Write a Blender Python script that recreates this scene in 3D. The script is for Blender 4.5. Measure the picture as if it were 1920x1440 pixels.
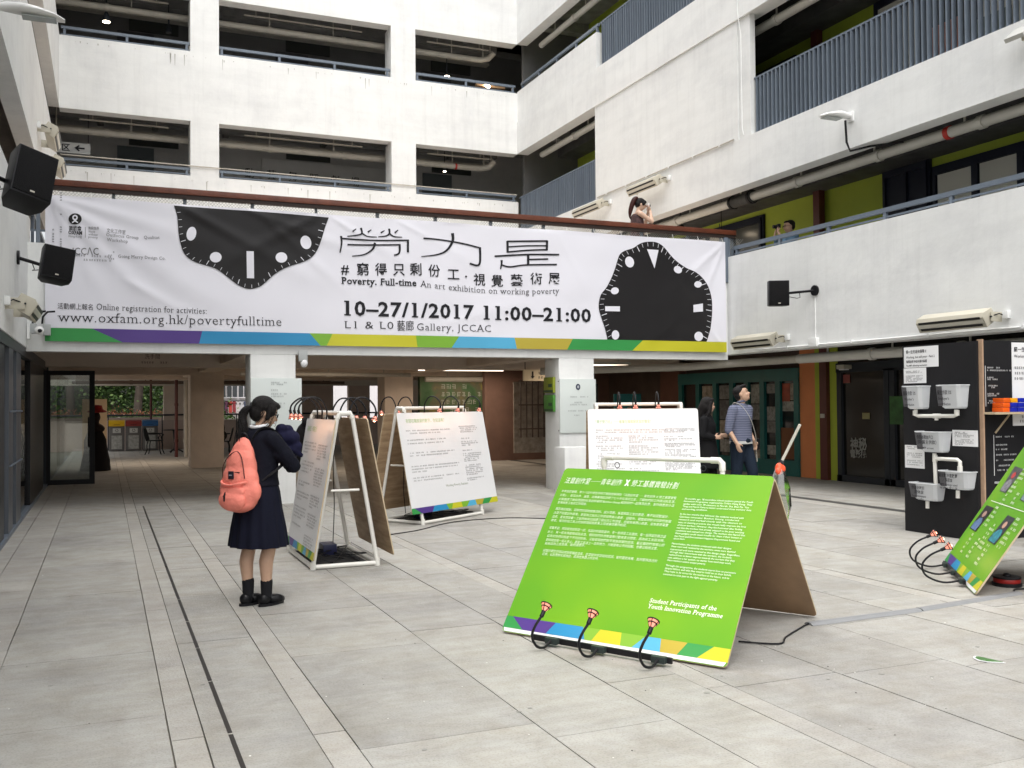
import bpy, bmesh, math, random
from mathutils import Vector as V, Matrix, Euler
from math import sin, cos, pi, radians, sqrt, atan2
random.seed(7)
for o in list(bpy.data.objects): bpy.data.objects.remove(o)
SC = bpy.context.scene
COL = SC.collection
# ------------------------------------------------------------------ camera, world, sun, exposure
CAMZ = 1.55
yaw, pitch, roll = radians(22.97), radians(1.17), radians(-0.45)
fw = V((sin(yaw)*cos(pitch), cos(yaw)*cos(pitch), sin(pitch)))
rt = V((cos(yaw), -sin(yaw), 0)); up = rt.cross(fw)
R_ = rt*cos(roll)+up*sin(roll); U_ = up*cos(roll)-rt*sin(roll)
cam = bpy.data.cameras.new('camera'); camo = bpy.data.objects.new('camera', cam); COL.objects.link(camo)
cam.sensor_width = 36; cam.lens = 33.75; cam.clip_end = 500; cam.clip_start = 0.05
m3 = Matrix((R_, U_, -fw)).transposed()
camo.matrix_world = Matrix.Translation((0, 0, CAMZ)) @ m3.to_4x4()
SC.camera = camo
SC.render.resolution_x, SC.render.resolution_y = 1024, 768
w = bpy.data.worlds.new('World'); SC.world = w; w.use_nodes = True
nt = w.node_tree; nt.nodes.clear()
sky = nt.nodes.new('ShaderNodeTexSky'); sky.sky_type = 'NISHITA'; sky.sun_disc = False
sky.sun_elevation = radians(62); sky.sun_rotation = radians(200); sky.air_density = 1.2; sky.dust_density = 6; sky.ozone_density = 1
hs = nt.nodes.new('ShaderNodeHueSaturation'); hs.inputs['Saturation'].default_value = 0.22
bg = nt.nodes.new('ShaderNodeBackground'); bg.inputs['Strength'].default_value = 0.15
wo = nt.nodes.new('ShaderNodeOutputWorld')
nt.links.new(sky.outputs[0], hs.inputs['Color']); nt.links.new(hs.outputs[0], bg.inputs['Color']); nt.links.new(bg.outputs[0], wo.inputs[0])
sl = bpy.data.lights.new('sun', 'SUN'); sl.energy = 0.85; sl.angle = radians(30); sl.color = (1, .985, .965)
so = bpy.data.objects.new('sun', sl); COL.objects.link(so)
so.rotation_euler = (radians(28), 0, radians(200-180+180))
so.location = (0, 0, 40)
SC.cycles.max_bounces = 12; SC.cycles.diffuse_bounces = 8
SC.view_settings.view_transform = 'Standard'; SC.view_settings.look = 'None'
SC.view_settings.exposure = 0.97; SC.view_settings.gamma = 1; SC.view_settings.use_curve_mapping = False
# ------------------------------------------------------------------ projection helpers (read a point off a real plane)
C0 = V((0, 0, CAMZ))
def ray(u, v): return fw + R_*((u-960)/1800) + U_*((720-v)/1800)
def G(u, v, z=0): d = ray(u, v); return C0+d*((z-CAMZ)/d.z)
def PX(u, v, X): d = ray(u, v); return C0+d*(X/d.x)
def PY(u, v, Y): d = ray(u, v); return C0+d*(Y/d.y)
def PN(u, v, p, n): d = ray(u, v); return C0+d*((p-C0).dot(n)/d.dot(n))
# ------------------------------------------------------------------ materials
MC = {}
def mat(name, col, rough=.7, metal=0, var=0., vscale=3., bump=0., bscale=40., spec=.5, emit=None, es=0, stain=0, objvar=0, alpha=None, streak=0, brush=0, band=0, mott=0):
    if name in MC: return MC[name]
    if max(col) < .06 and spec == .5: spec = .18
    m = bpy.data.materials.new(name); m.use_nodes = True; n = m.node_tree; b = n.nodes['Principled BSDF']
    b.inputs['Base Color'].default_value = (*col, 1); b.inputs['Roughness'].default_value = rough; b.inputs['Metallic'].default_value = metal
    b.inputs['Specular IOR Level'].default_value = spec
    if emit: b.inputs['Emission Color'].default_value = (*emit, 1); b.inputs['Emission Strength'].default_value = es
    tc = n.nodes.new('ShaderNodeNewGeometry')
    cur = None
    def rgb():
        r = n.nodes.new('ShaderNodeRGB'); r.outputs[0].default_value = (*col, 1); return r.outputs[0]
    def mulmix(cur, fac, dark):
        mx = n.nodes.new('ShaderNodeMix'); mx.data_type = 'RGBA'; mx.blend_type = 'MULTIPLY'
        mx.inputs[0].default_value = 1
        n.links.new(cur, mx.inputs[6]); n.links.new(fac, mx.inputs[7]); return mx.outputs[2]
    def ramp(src, a, b_, c0, c1):
        r = n.nodes.new('ShaderNodeValToRGB'); r.color_ramp.elements[0].position = a; r.color_ramp.elements[1].position = b_
        r.color_ramp.elements[0].color = (*c0, 1); r.color_ramp.elements[1].color = (*c1, 1); n.links.new(src, r.inputs[0]); return r.outputs[0]
    if var:
        cur = cur or rgb()
        t = n.nodes.new('ShaderNodeTexNoise'); t.inputs['Scale'].default_value = vscale; t.inputs['Detail'].default_value = 6; t.inputs['Roughness'].default_value = .6
        n.links.new(tc.outputs['Position'], t.inputs['Vector'])
        cur = mulmix(cur, ramp(t.outputs[0], .3, .7, (1-var,)*3, (1,)*3), 0)
    if stain:
        cur = cur or rgb()
        t = n.nodes.new('ShaderNodeTexNoise'); t.inputs['Scale'].default_value = .7; t.inputs['Detail'].default_value = 8; t.inputs['Roughness'].default_value = .72
        n.links.new(tc.outputs['Position'], t.inputs['Vector'])
        cur = mulmix(cur, ramp(t.outputs[0], .32, .52, (1-stain, 1-stain, 1-stain*.9), (1,)*3), 0)
    if streak:
        cur = cur or rgb()
        mp = n.nodes.new('ShaderNodeMapping'); mp.inputs['Scale'].default_value = (2.2, 2.2, .12)
        n.links.new(tc.outputs['Position'], mp.inputs['Vector'])
        t = n.nodes.new('ShaderNodeTexNoise'); t.inputs['Scale'].default_value = 3; t.inputs['Detail'].default_value = 7; t.inputs['Roughness'].default_value = .7
        n.links.new(mp.outputs[0], t.inputs['Vector'])
        cur = mulmix(cur, ramp(t.outputs[0], .25, .5, (1-streak,)*3, (1,)*3), 0)
    if mott:
        cur = cur or rgb(); t = n.nodes.new('ShaderNodeTexNoise'); t.inputs['Scale'].default_value = 3.1; t.inputs['Detail'].default_value = 10; t.inputs['Roughness'].default_value = .75; t.inputs['Distortion'].default_value = .4
        n.links.new(tc.outputs['Position'], t.inputs['Vector']); cur = mulmix(cur, ramp(t.outputs[0], .36, .60, (1-mott*.85, 1-mott, 1-mott*1.25), (1,)*3), 0)
        t = n.nodes.new('ShaderNodeTexNoise'); t.inputs['Scale'].default_value = 90; t.inputs['Detail'].default_value = 3
        n.links.new(tc.outputs['Position'], t.inputs['Vector']); cur = mulmix(cur, ramp(t.outputs[0], .33, .5, (.84, .84, .83), (1,)*3), 0)
    for amt, sc3, lo, hi in ((brush, (.5, 7, 1), .3, .62), (band, (.22, .22, 1.7), .36, .56)):
        if amt:
            cur = cur or rgb(); mp = n.nodes.new('ShaderNodeMapping'); mp.inputs['Scale'].default_value = sc3; n.links.new(tc.outputs['Position'], mp.inputs['Vector'])
            t = n.nodes.new('ShaderNodeTexNoise'); t.inputs['Scale'].default_value = 1.6; t.inputs['Detail'].default_value = 9; t.inputs['Roughness'].default_value = .66
            n.links.new(mp.outputs[0], t.inputs['Vector']); cur = mulmix(cur, ramp(t.outputs[0], lo, hi, (1-amt, 1-amt, 1-amt*.97), (1,)*3), 0)
    if objvar:
        cur = cur or rgb()
        oi = n.nodes.new('ShaderNodeObjectInfo')
        cur = mulmix(cur, ramp(oi.outputs['Random'], 0, 1, (1-objvar, 1-objvar, 1-objvar*.9), (1, 1, 1)), 0)
    if cur: n.links.new(cur, b.inputs['Base Color'])
    if bump:
        t = n.nodes.new('ShaderNodeTexNoise'); t.inputs['Scale'].default_value = bscale; t.inputs['Detail'].default_value = 8; t.inputs['Roughness'].default_value = .55
        n.links.new(tc.outputs['Position'], t.inputs['Vector'])
        bp = n.nodes.new('ShaderNodeBump'); bp.inputs['Strength'].default_value = bump; bp.inputs['Distance'].default_value = .02
        n.links.new(t.outputs[0], bp.inputs['Height']); n.links.new(bp.outputs[0], b.inputs['Normal'])
    if alpha is not None: b.inputs['Alpha'].default_value = alpha
    MC[name] = m; return m
def glass(name, tint=(.8, .85, .85), rough=.02, mixmin=.08, ior=1.5):
    m = bpy.data.materials.new(name); m.use_nodes = True; n = m.node_tree; n.nodes.clear()
    o = n.nodes.new('ShaderNodeOutputMaterial'); tr = n.nodes.new('ShaderNodeBsdfTransparent'); gl = n.nodes.new('ShaderNodeBsdfGlossy')
    tr.inputs[0].default_value = (*tint, 1); gl.inputs['Roughness'].default_value = rough
    fr = n.nodes.new('ShaderNodeFresnel'); fr.inputs[0].default_value = ior
    ad = n.nodes.new('ShaderNodeMath'); ad.operation = 'ADD'; ad.inputs[1].default_value = mixmin
    mx = n.nodes.new('ShaderNodeMixShader'); n.links.new(fr.outputs[0], ad.inputs[0]); n.links.new(ad.outputs[0], mx.inputs[0])
    n.links.new(tr.outputs[0], mx.inputs[1]); n.links.new(gl.outputs[0], mx.inputs[2]); n.links.new(mx.outputs[0], o.inputs[0])
    MC[name] = m; return m
WHITE = mat('white_wall_paint', (.80, .812, .80), .75, var=.05, vscale=1.3, bump=.42, bscale=2.6, stain=.10, streak=.08, band=.055)
BEIGE = mat('beige_wall_paint', (.68, .58, .49), .8, var=.12, vscale=2, bump=.2, bscale=10, stain=.12)
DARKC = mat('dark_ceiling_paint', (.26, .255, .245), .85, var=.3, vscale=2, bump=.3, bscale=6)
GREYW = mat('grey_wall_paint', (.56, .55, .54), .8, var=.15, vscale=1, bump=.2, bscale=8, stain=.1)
LIME = mat('lime_wall_paint', (.36, .45, .04), .7, var=.12, vscale=1.2, stain=.08)
BLUEST = mat('blue_grey_steel', (.155, .19, .235), .45, var=.12, vscale=6, objvar=.15)
DKST = mat('dark_grey_steel', (.035, .04, .047), .4, var=.1, vscale=4)
BLACKP = mat('black_plastic', (.012, .012, .014), .42, var=.1, vscale=10)
CREAMM = mat('cream_metal', (.52, .49, .4), .45, var=.08, vscale=8)
PVC = mat('white_pvc_pipe', (.74, .73, .68), .32, var=.06, vscale=9)
PIPEM = mat('cream_painted_pipe', (.50, .47, .41), .5, var=.2, vscale=4)
BROWNP = mat('dark_red_pipe', (.10, .022, .018), .45, var=.15, vscale=5)
PAPER = mat('white_paper_print', (.80, .81, .82), .5, var=.03)
INK = mat('black_ink', (.018, .018, .022), .55)
WINK = mat('white_ink', (.85, .88, .78), .5)
LAMPON = mat('lit_lamp_glass', (.9, .8, .6), .3, emit=(1, .82, .6), es=14)
SKIN = mat('skin', (.52, .33, .23), .5, var=.08, vscale=20, spec=.4)
HAIR = mat('black_hair', (.012, .010, .010), .5, var=.4, vscale=60, bump=.6, bscale=150)
# ------------------------------------------------------------------ mesh helpers
class MB:
    def __init__(s): s.v = []; s.f = []; s.m = []; s.mi = 0
    def add(s, vs, fs):
        k = len(s.v); s.v += [tuple(p) for p in vs]; s.f += [tuple(i+k for i in f) for f in fs]; s.m += [s.mi]*len(fs)
    def box(s, a, b):
        x0, y0, z0 = (min(a[i], b[i]) for i in range(3)); x1, y1, z1 = (max(a[i], b[i]) for i in range(3))
        s.add([(x0,y0,z0),(x1,y0,z0),(x1,y1,z0),(x0,y1,z0),(x0,y0,z1),(x1,y0,z1),(x1,y1,z1),(x0,y1,z1)],
              [(0,3,2,1),(4,5,6,7),(0,1,5,4),(1,2,6,5),(2,3,7,6),(3,0,4,7)]); return s
    def obox(s, c, ax, ay, az):   # centre and three half-axis vectors
        c, ax, ay, az = V(c), V(ax), V(ay), V(az)
        P = [c+ax*i+ay*j+az*k for k in (-1,1) for j in (-1,1) for i in (-1,1)]
        s.add(P, [(0,2,3,1),(4,5,7,6),(0,1,5,4),(1,3,7,5),(3,2,6,7),(2,0,4,6)]); return s
    def tube(s, pts, r, n=10, caps=True, flat=None):
        pts = [V(p) for p in pts]; N = len(pts); rr = r if isinstance(r, (list, tuple)) else [r]*N
        k = len(s.v); ref = None; rings = []
        for i, p in enumerate(pts):
            t = (pts[min(i+1, N-1)]-pts[max(i-1, 0)])
            t = t.normalized() if t.length > 1e-9 else V((0,0,1))
            if ref is None:
                ref = V((0,0,1)) if abs(t.z) < .9 else V((1,0,0))
            a = (ref-t*ref.dot(t)).normalized(); ref = a; b = t.cross(a)
            fx, fy = flat or (1, 1)
            rings.append([p+(a*cos(q)*fx+b*sin(q)*fy)*rr[i] for q in [2*pi*j/n for j in range(n)]])
        vs = [q for R in rings for q in R]
        fs = [(i*n+j, i*n+(j+1)%n, (i+1)*n+(j+1)%n, (i+1)*n+j) for i in range(N-1) for j in range(n)]
        if caps: fs += [tuple(reversed(range(n))), tuple((N-1)*n+j for j in range(n))]
        s.add(vs, fs); return s
    def prism(s, poly, o, ax, ay, th):   # polygon in plane (o; ax, ay) extruded by vector th
        o, ax, ay, th = V(o), V(ax), V(ay), V(th); n = len(poly)
        A = [o+ax*p[0]+ay*p[1] for p in poly]; B = [p+th for p in A]
        s.add(A+B, [tuple(reversed(range(n))), tuple(range(n, 2*n))]+[(i, (i+1)%n, n+(i+1)%n, n+i) for i in range(n)]); return s
    def ell(s, c, r, n=12, m=8, rot=None):
        c = V(c); P = []; rot = rot or Matrix.Identity(3)
        for i in range(m+1):
            th = pi*i/m
            for j in range(n):
                ph = 2*pi*j/n; P.append(c+rot@V((r[0]*sin(th)*cos(ph), r[1]*sin(th)*sin(ph), r[2]*cos(th))))
        s.add(P, [(i*n+j, (i+1)*n+j, (i+1)*n+(j+1)%n, i*n+(j+1)%n) for i in range(m) for j in range(n)]); return s
    def loft(s, rings, caps=True):
        n = len(rings[0]); vs = [p for R in rings for p in R]
        fs = [(i*n+j, i*n+(j+1)%n, (i+1)*n+(j+1)%n, (i+1)*n+j) for i in range(len(rings)-1) for j in range(n)]
        if caps: fs += [tuple(reversed(range(n))), tuple((len(rings)-1)*n+j for j in range(n))]
        s.add(vs, fs); return s
    def quad(s, a, b, c, d): s.add([a, b, c, d], [(0,1,2,3)]); return s
    def mesh(s, name, mats, smooth=False, bevel=0, fix=True):
        me = bpy.data.meshes.new(name); me.from_pydata(s.v, [], s.f)
        mats = mats if isinstance(mats, (list, tuple)) else [mats]
        for m_ in mats: me.materials.append(m_)
        if len(mats) > 1: me.polygons.foreach_set('material_index', s.m)
        bm = bmesh.new(); bm.from_mesh(me)
        if smooth or fix: bmesh.ops.remove_doubles(bm, verts=bm.verts, dist=1e-5) if smooth else None
        if fix: bmesh.ops.recalc_face_normals(bm, faces=bm.faces)
        if bevel:
            ed = [e for e in bm.edges if len(e.link_faces) == 2 and e.calc_face_angle(0) > .6]
            bmesh.ops.bevel(bm, geom=ed, offset=bevel, segments=2, affect='EDGES', profile=.6, clamp_overlap=True)
        bm.to_mesh(me); bm.free()
        if smooth or bevel:
            me.polygons.foreach_set('use_smooth', [True]*len(me.polygons))
            me.set_sharp_from_angle(angle=radians(40))
        me.update(); return me
    def build(s, name, mats, parent=None, smooth=False, bevel=0, fix=True, **k):
        return link(name, s.mesh(name, mats, smooth, bevel, fix), parent, **k)
def link(name, me, parent=None, label=None, cat=None, group=None, kind=None):
    o = bpy.data.objects.new(name, me); COL.objects.link(o)
    if parent: o.parent = parent; o.matrix_parent_inverse = Matrix.Translation(-V(parent.location)) if not parent.parent else inv(parent)
    return tag(o, label, cat, group, kind)
def inv(p):   # pieces are modelled in world space; their parents only translate
    t = V((0,0,0)); q = p
    while q: t += V(q.location)+ (q.matrix_parent_inverse.translation if q.parent else V((0,0,0))); q = q.parent
    return Matrix.Translation(-t)
def tag(o, label=None, cat=None, group=None, kind=None):
    for k, x in (('label', label), ('category', cat), ('group', group), ('kind', kind)):
        if x: o[k] = x
    return o
def thing(name, label, cat, loc=(0,0,0), group=None):
    o = bpy.data.objects.new(name, None); COL.objects.link(o); o.location = loc; o.empty_display_size = .1
    return tag(o, label, cat, group)
def copy_tree(o, dx, label=None, rz=0):
    def rec(a, par):
        c = a.copy(); COL.objects.link(c)
        if par: c.parent = par
        for ch in a.children: rec(ch, c)
        return c
    c = rec(o, None); c.location = V(o.location)+V(dx); c.rotation_euler.z += rz
    if label: c['label'] = label
    return c
def remesh(mb, name, mats, vox=.01, smooth=6, parent=None, **k):
    me = mb.mesh('tmp', mats); o = bpy.data.objects.new('tmp', me); COL.objects.link(o)
    a = o.modifiers.new('r', 'REMESH'); a.mode = 'VOXEL'; a.voxel_size = vox
    if smooth: b = o.modifiers.new('s', 'SMOOTH'); b.iterations = smooth; b.factor = .5
    dg = bpy.context.evaluated_depsgraph_get(); dg.update()
    r = bpy.data.meshes.new_from_object(o.evaluated_get(dg)); bpy.data.objects.remove(o)
    r.materials.clear(); r.materials.append(mats if not isinstance(mats, (list, tuple)) else mats[0])
    r.polygons.foreach_set('use_smooth', [True]*len(r.polygons)); r.name = name
    return link(name, r, parent, **k)
# ------------------------------------------------------------------ lettering
TC = {}
def raw(ch, bold=0, shear=0):
    key = (ch, bold, shear)
    if key in TC: return TC[key]
    c = bpy.data.curves.new('t', 'FONT'); c.body = ch; c.size = 1; c.resolution_u = 2; c.offset = bold; c.shear = shear; c.dimensions = '2D'; c.fill_mode = 'FRONT'
    o = bpy.data.objects.new('t', c); COL.objects.link(o)
    dg = bpy.context.evaluated_depsgraph_get(); dg.update()
    m = bpy.data.meshes.new_from_object(o.evaluated_get(dg)); bpy.data.objects.remove(o)
    r = ([(v.co.x, v.co.y) for v in m.vertices], [tuple(p.vertices) for p in m.polygons])
    bpy.data.meshes.remove(m); bpy.data.curves.remove(c); TC[key] = r; return r
def slab(ch, bold):   # letter with slab serifs added on the free stem ends
    vs, fs = raw(ch, bold)
    vs = list(vs); fs = list(fs)
    if not ch.isascii() or not ch.isalnum() or ch in 'eocsgSOCGQ0235689tJjzZ': return vs, fs
    cnt = {}
    for f in fs:
        for i in range(len(f)):
            a, b = f[i], f[(i+1) % len(f)]; cnt[(min(a,b), max(a,b))] = cnt.get((min(a,b), max(a,b)), 0)+1
    H = .682+bold; X = .449+bold; D = -.23-bold
    for (a, b), c in cnt.items():
        if c != 1: continue
        (xa, ya), (xb, yb) = vs[a], vs[b]
        if abs(ya-yb) > .006: continue
        L = abs(xa-xb)
        if L > .24 or L < .02: continue
        t = .045+bold*.9; e = .07
        for lev, sgn in ((-bold, 1), (H, -1), (X, -1), (D, 1)):
            if abs(ya-lev) > .025: continue
            if ch in 'vwyVWYrf' and lev == -bold and ch in 'vwyVW': continue
            if sgn == 1 and ch == 'a' and False: continue
            if ch == 'a' and lev == X: continue
            if ch in 'i' and lev == H: continue
            x0, x1 = min(xa, xb), max(xa, xb)
            l = e; r = e
            if lev in (X, H) and ch in 'bdhklnmprui1uq' : r = 0 if ch not in 'u' else 0
            if ch in 'du' and lev == -bold: l = 0
            k = len(vs); vs += [(x0-l, ya), (x1+r, ya), (x1+r, ya+sgn*t), (x0-l, ya+sgn*t)]; fs.append((k, k+1, k+2, k+3))
    return vs, fs
def adv(ch, bold):
    vs, _ = raw(ch, bold); vs2, _ = raw(ch+'|', bold); v3, _ = raw('|', bold)
    if not vs2: return .3
    return max(x for x, y in vs2)-max(x for x, y in v3)
AD = {}
def layout(s, bold=0, serif=False, shear=0, track=0):
    if not serif:
        return raw(s, bold, shear)
    V2 = []; F2 = []; x = 0
    for ch in s:
        if (ch, bold) not in AD: AD[(ch, bold)] = adv(ch, bold) if ch != ' ' else .28
        if ch != ' ':
            vs, fs = slab(ch, bold); k = len(V2); V2 += [(a+x+shear*b, b) for a, b in vs]; F2 += [tuple(i+k for i in f) for f in fs]
        x += AD[(ch, bold)]+track+(.05 if ch.isascii() else 0)
    return V2, F2
def text(name, s, p0, p1, h, nrm, m, parent, bold=0, serif=False, shear=0, track=0, warp=None, off=.004, upv=None, bend=0):
    """lettering s on a surface: baseline from p0 to p1, full size h (cap height = .68 h)"""
    vs, fs = layout(s, bold, serif, shear, track)
    if not vs: return None
    p0, p1, nrm = V(p0), V(p1), V(nrm).normalized(); ax = p1-p0; L = ax.length; ax.normalize(); ay = nrm.cross(ax).normalized()
    x0 = min(a for a, b in vs); x1 = max(a for a, b in vs); k = L/(x1-x0)
    P = []
    for a, b in vs:
        t = (a-x0)/(x1-x0)
        q = p0+ax*((a-x0)*k)+ay*(b*h - bend*4*t*(1-t))
        q = warp(q) if warp else q
        P.append(q+nrm*off)
    mb = MB(); mb.add(P, fs); return mb.build(name, m, parent, fix=False)
def lines_blob(name, rows, frame, m, parent, dens=.8, ch=.012, off=.004, thick=.55, seed=1):
    """body print too small to read: rows = (x0, x1, y) in metres on the sheet, drawn as runs of tiny strokes"""
    o, ax, ay, n = frame; rnd = random.Random(seed); mb = MB()
    for x0, x1, y in rows:
        x = x0
        while x < x1-ch*.3:
            if rnd.random() < dens:
                wd = ch*.78
                for k in range(3):
                    yy = y+ch*(.1+.3*k)*thick/.55; hh = ch*.12
                    a = x+rnd.random()*wd*.3; b = x+wd*(.7+.3*rnd.random())
                    q = [o+ax*a+ay*yy, o+ax*b+ay*yy, o+ax*b+ay*(yy+hh), o+ax*a+ay*(yy+hh)]
                    mb.quad(*[p+n*off for p in q])
                xm = x+rnd.random()*wd
                q = [o+ax*xm+ay*y, o+ax*(xm+ch*.12)+ay*y, o+ax*(xm+ch*.12)+ay*(y+ch*.8), o+ax*xm+ay*(y+ch*.8)]
                mb.quad(*[p+n*(off+.0005) for p in q])
            x += ch
    return mb.build(name, m, parent, fix=False)
# ================================================================== THE SETTING
XL, XR, YB, YU = -1.07, 11.05, 15.4, 25.5
JOINT = mat('joint_dirt', (.225, .205, .17), .95, var=.4, vscale=30)
SLAB = mat('paving_concrete', (.445, .437, .402), .8, mott=.19, var=.17, vscale=1.6, bump=.25, bscale=60, stain=.2, objvar=.17, brush=.12, spec=.35)
SLABP = mat('paving_pinkish_concrete', (.455, .44, .402), .8, mott=.15, brush=.1, var=.14, vscale=2, bump=.25, bscale=60, stain=.14, objvar=.12, spec=.35)
g = MB(); g.box((-90, -60, -.3), (120, 160, -.022)); ground = g.build('ground', JOINT, kind='structure')
unit = MB().box((0, 0, -1), (1, 1, 0)).mesh('slab_shape', SLAB); unitp = MB().box((0, 0, -1), (1, 1, 0)).mesh('slab_shape_pink', SLABP)
xs = [-1.07, -.89, -.57, .28, .43, .90, 1.055, 1.92, 2.555, 3.0, 3.15, 3.85, 4.62, 5.35, 5.95, 6.13, 6.9, 7.7, 8.35, 9.1, 9.85, 10.2]
fixed = {-.57: [4.4, 5.16, 6.52, 7.36, 8.71, 9.6, 10.34, 11.28, 12.6, 13.8, 15.2], .43: [5.06, 6.65, 8.27, 9.7, 11.2, 13.1, 15.2],
         1.055: [4.28, 6.01, 7.29, 8.5, 9.7, 11.11, 12.3, 13.7, 15.2], 1.92: [4.06, 5.46, 6.34, 7.69, 9.0, 10.2, 11.4, 12.8, 14, 15.2]}
pieces = []
rnd = random.Random(3)
for i, x0 in enumerate(xs[:-1]):
    x1 = xs[i+1]; wd = x1-x0; narrow = wd < .35
    js = fixed.get(x0)
    if js is None:
        js = []; y = 2.2+rnd.random()
        while y < 15.2: js.append(y); y += (rnd.uniform(1.0, 1.9) if not narrow or wd < .2 else rnd.uniform(.5, .85))
        js.append(15.2)
    js = [1.2]+js
    for a, b in zip(js, js[1:]): pieces.append((x0, a, x1, b, narrow))
# the far part, under the deck, and the storefront walk
far = []
for i, x0 in enumerate(xs[:-1]):
    x1 = xs[i+1]; y = 15.2
    while y < 37.4:
        y2 = min(y+rnd.uniform(.9, 1.5), 37.5); far.append((x0, y, x1, y2, x1-x0 < .35)); y = y2
x = 10.42
while x < 13.1:
    y = 6.5+rnd.random()
    while y < 27:
        y2 = y+rnd.uniform(1.2, 2.2); far.append((x, y, min(x+.54, 13.13), y2, False)); y = y2
    x += .54
pieces.sort(key=lambda p: (p[0]+p[2])**2/4+(p[1]+p[3])**2/4)
vis = [p for p in pieces if (p[2]/max(p[3], .1) < 1.6) and p[3] > 2.9]
JG = .0033
for k, (x0, y0, x1, y1, nar) in enumerate(vis):
    if k < 296:
        o = link('paving_slab', unitp if nar else unit, ground)
        ja, jb, jc, jd = (rnd.uniform(.0016, .0048) for _ in range(4)); o.location = (x0+ja, y0+jb, rnd.uniform(-.002, .001)); o.scale = (x1-x0-ja-jc, y1-y0-jb-jd, .03)
    else: far.append((x0, y0, x1, y1, nar))
fm = MB()
for (x0, y0, x1, y1, nar) in far:
    fm.mi = 1 if nar else 0; fm.box((x0+JG, y0+JG, -.03), (x1-JG, y1-JG, rnd.uniform(-.0015, .001)))
fm.build('far_paving', [SLAB, SLABP], ground, kind='stuff')
# slot drain near the left wall: dark slot segments between slabs
DR = mat('drain_slot_dark', (.03, .027, .025), .6)
y = 3.2; dm = 0
while y < 15.1:
    L = rnd.uniform(.75, .98)
    MB().box((.535, y, -.01), (.556, y+L-.03, .0035)).build('drain_slot', DR, ground); y += L
MB().box((10.2, 6, -.02), (10.42, 30, -.008)).build('gutter', mat('gutter_dark', (.07, .07, .066), .6, var=.3), ground)
# surface wear: small bits of litter and pale specks, real chips on the slabs
SP = mat('pale_speck', (.75, .74, .7), .8); DSP = mat('dark_speck', (.06, .05, .045), .8)
gm = MB()
for _ in range(60):
    Y = 3.3+9*rnd.random(); X = -0.9+rnd.random()*min(10.5, Y*1.3+.8); r = rnd.uniform(.006, .018)
    gm.prism([(cos(a)*r*rnd.uniform(.8, 1.2), sin(a)*r*rnd.uniform(.8, 1.1)) for a in [2*pi*i/9 for i in range(9)]], (X, Y, .0012), (1,0,0), (0,1,0), (0,0,.0008))
gm.build('gum_spots', mat('old_gum', (.24,.235,.215), .7), kind='stuff', label='flattened old gum spots on the courtyard paving', cat='gum')
for nm, mm, cnt in (('pale_grit', SP, 90), ('dark_grit', DSP, 70)):
    q = MB()
    for _ in range(cnt):
        Y = 3.3+9*rnd.random()**1.3; X = -0.9+rnd.random()*min(10.5, Y*1.3+.8); r = rnd.uniform(.002, .0055)
        q.prism([(cos(a)*r*rnd.uniform(.6, 1.3), sin(a)*r) for a in (0, 1.2, 2.5, 3.7, 5)], (X, Y, .0012), (1,0,0), (0,1,0), (0,0,.0015))
    q.build(nm, mm, kind='stuff', label='scattered grit on the courtyard paving', cat='grit')

# ---------------- deck wing (the bridge that carries the banner), front plane Y = 15.4
deck = thing('deck_building', 'low white concrete deck across the courtyard, carrying the long banner, on square columns', 'building', (5, YB, 0))
b = MB(); b.box((XL, YB, 2.36), (XR, YB+.25, 3.93)); b.build('parapet_wall', WHITE, deck)
b = MB(); b.box((XL, YB+.25, 2.95), (16, 37.3, 3.9)); b.build('deck_slab', BEIGE, deck)
def col(x0, y0, x1, y1, z1, m, par, nm='column'): return MB().box((x0, y0, -.02), (x1, y1, z1)).build(nm, m, par, bevel=.01)
for x0 in (2.09, 7.44):
    MB().box((x0, YB+.004, -.02), (x0+.70, YB+.6, 2.36)).build('column', WHITE, deck, bevel=.008)
def beam(a, b_, nm='beam', m=BEIGE, par=deck): return MB().box(a, b_).build(nm, m, par)
beam((XL-2, 20.3, 2.33), (16, 20.8, 2.952)); beam((XL-2, 25.2, 2.33), (16, 25.75, 2.952)); beam((XL-2, 30.4, 2.35), (16, 30.8, 2.952))
for x0 in (2.15, 7.5): beam((x0, YB+.6, 2.4), (x0+.42, 37, 2.953))
for x0 in (1.97, 6.96): col(x0, 25.25, x0+.8, 26.0, 2.33, BEIGE, deck)
# back edge of the underpass: lintel, low wall, posts and piers
MB().box((-6, 37.0, 2.30), (16, 37.3, 2.952)).build('lintel', mat('pale_wall_paint', (.62, .58, .52), .8, var=.06), deck)
PNK = mat('pale_pink_wall', (.56, .46, .41), .8, var=.08, stain=.1)
MB().box((-6, 37.02, -.02), (16, 37.25, 1.05)).build('back_parapet', PNK, deck)
for a, b_ in ((1.95, 4.05), (4.95, 8.15), (8.75, 9.6), (10.3, 16)): MB().box((a, 37.01, 1.05), (b_, 37.26, 2.31)).build('pier', PNK if a > 4.9 and a < 9 else BEIGE, deck)
rl = thing('back_handrail', 'dark steel handrail on the low wall at the far end of the underpass', 'handrail', (0, 36.8, 0))
r = MB(); r.tube([(-4, 36.9, 1.24), (16, 36.9, 1.24)], .03); r.build('rail', DKST, rl)
for x in (-2, .1, 1.9, 4.5, 8.4, 10): MB().tube([(x, 36.9, 0), (x, 36.9, 1.24)], .02).build('post', DKST, rl)
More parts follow.
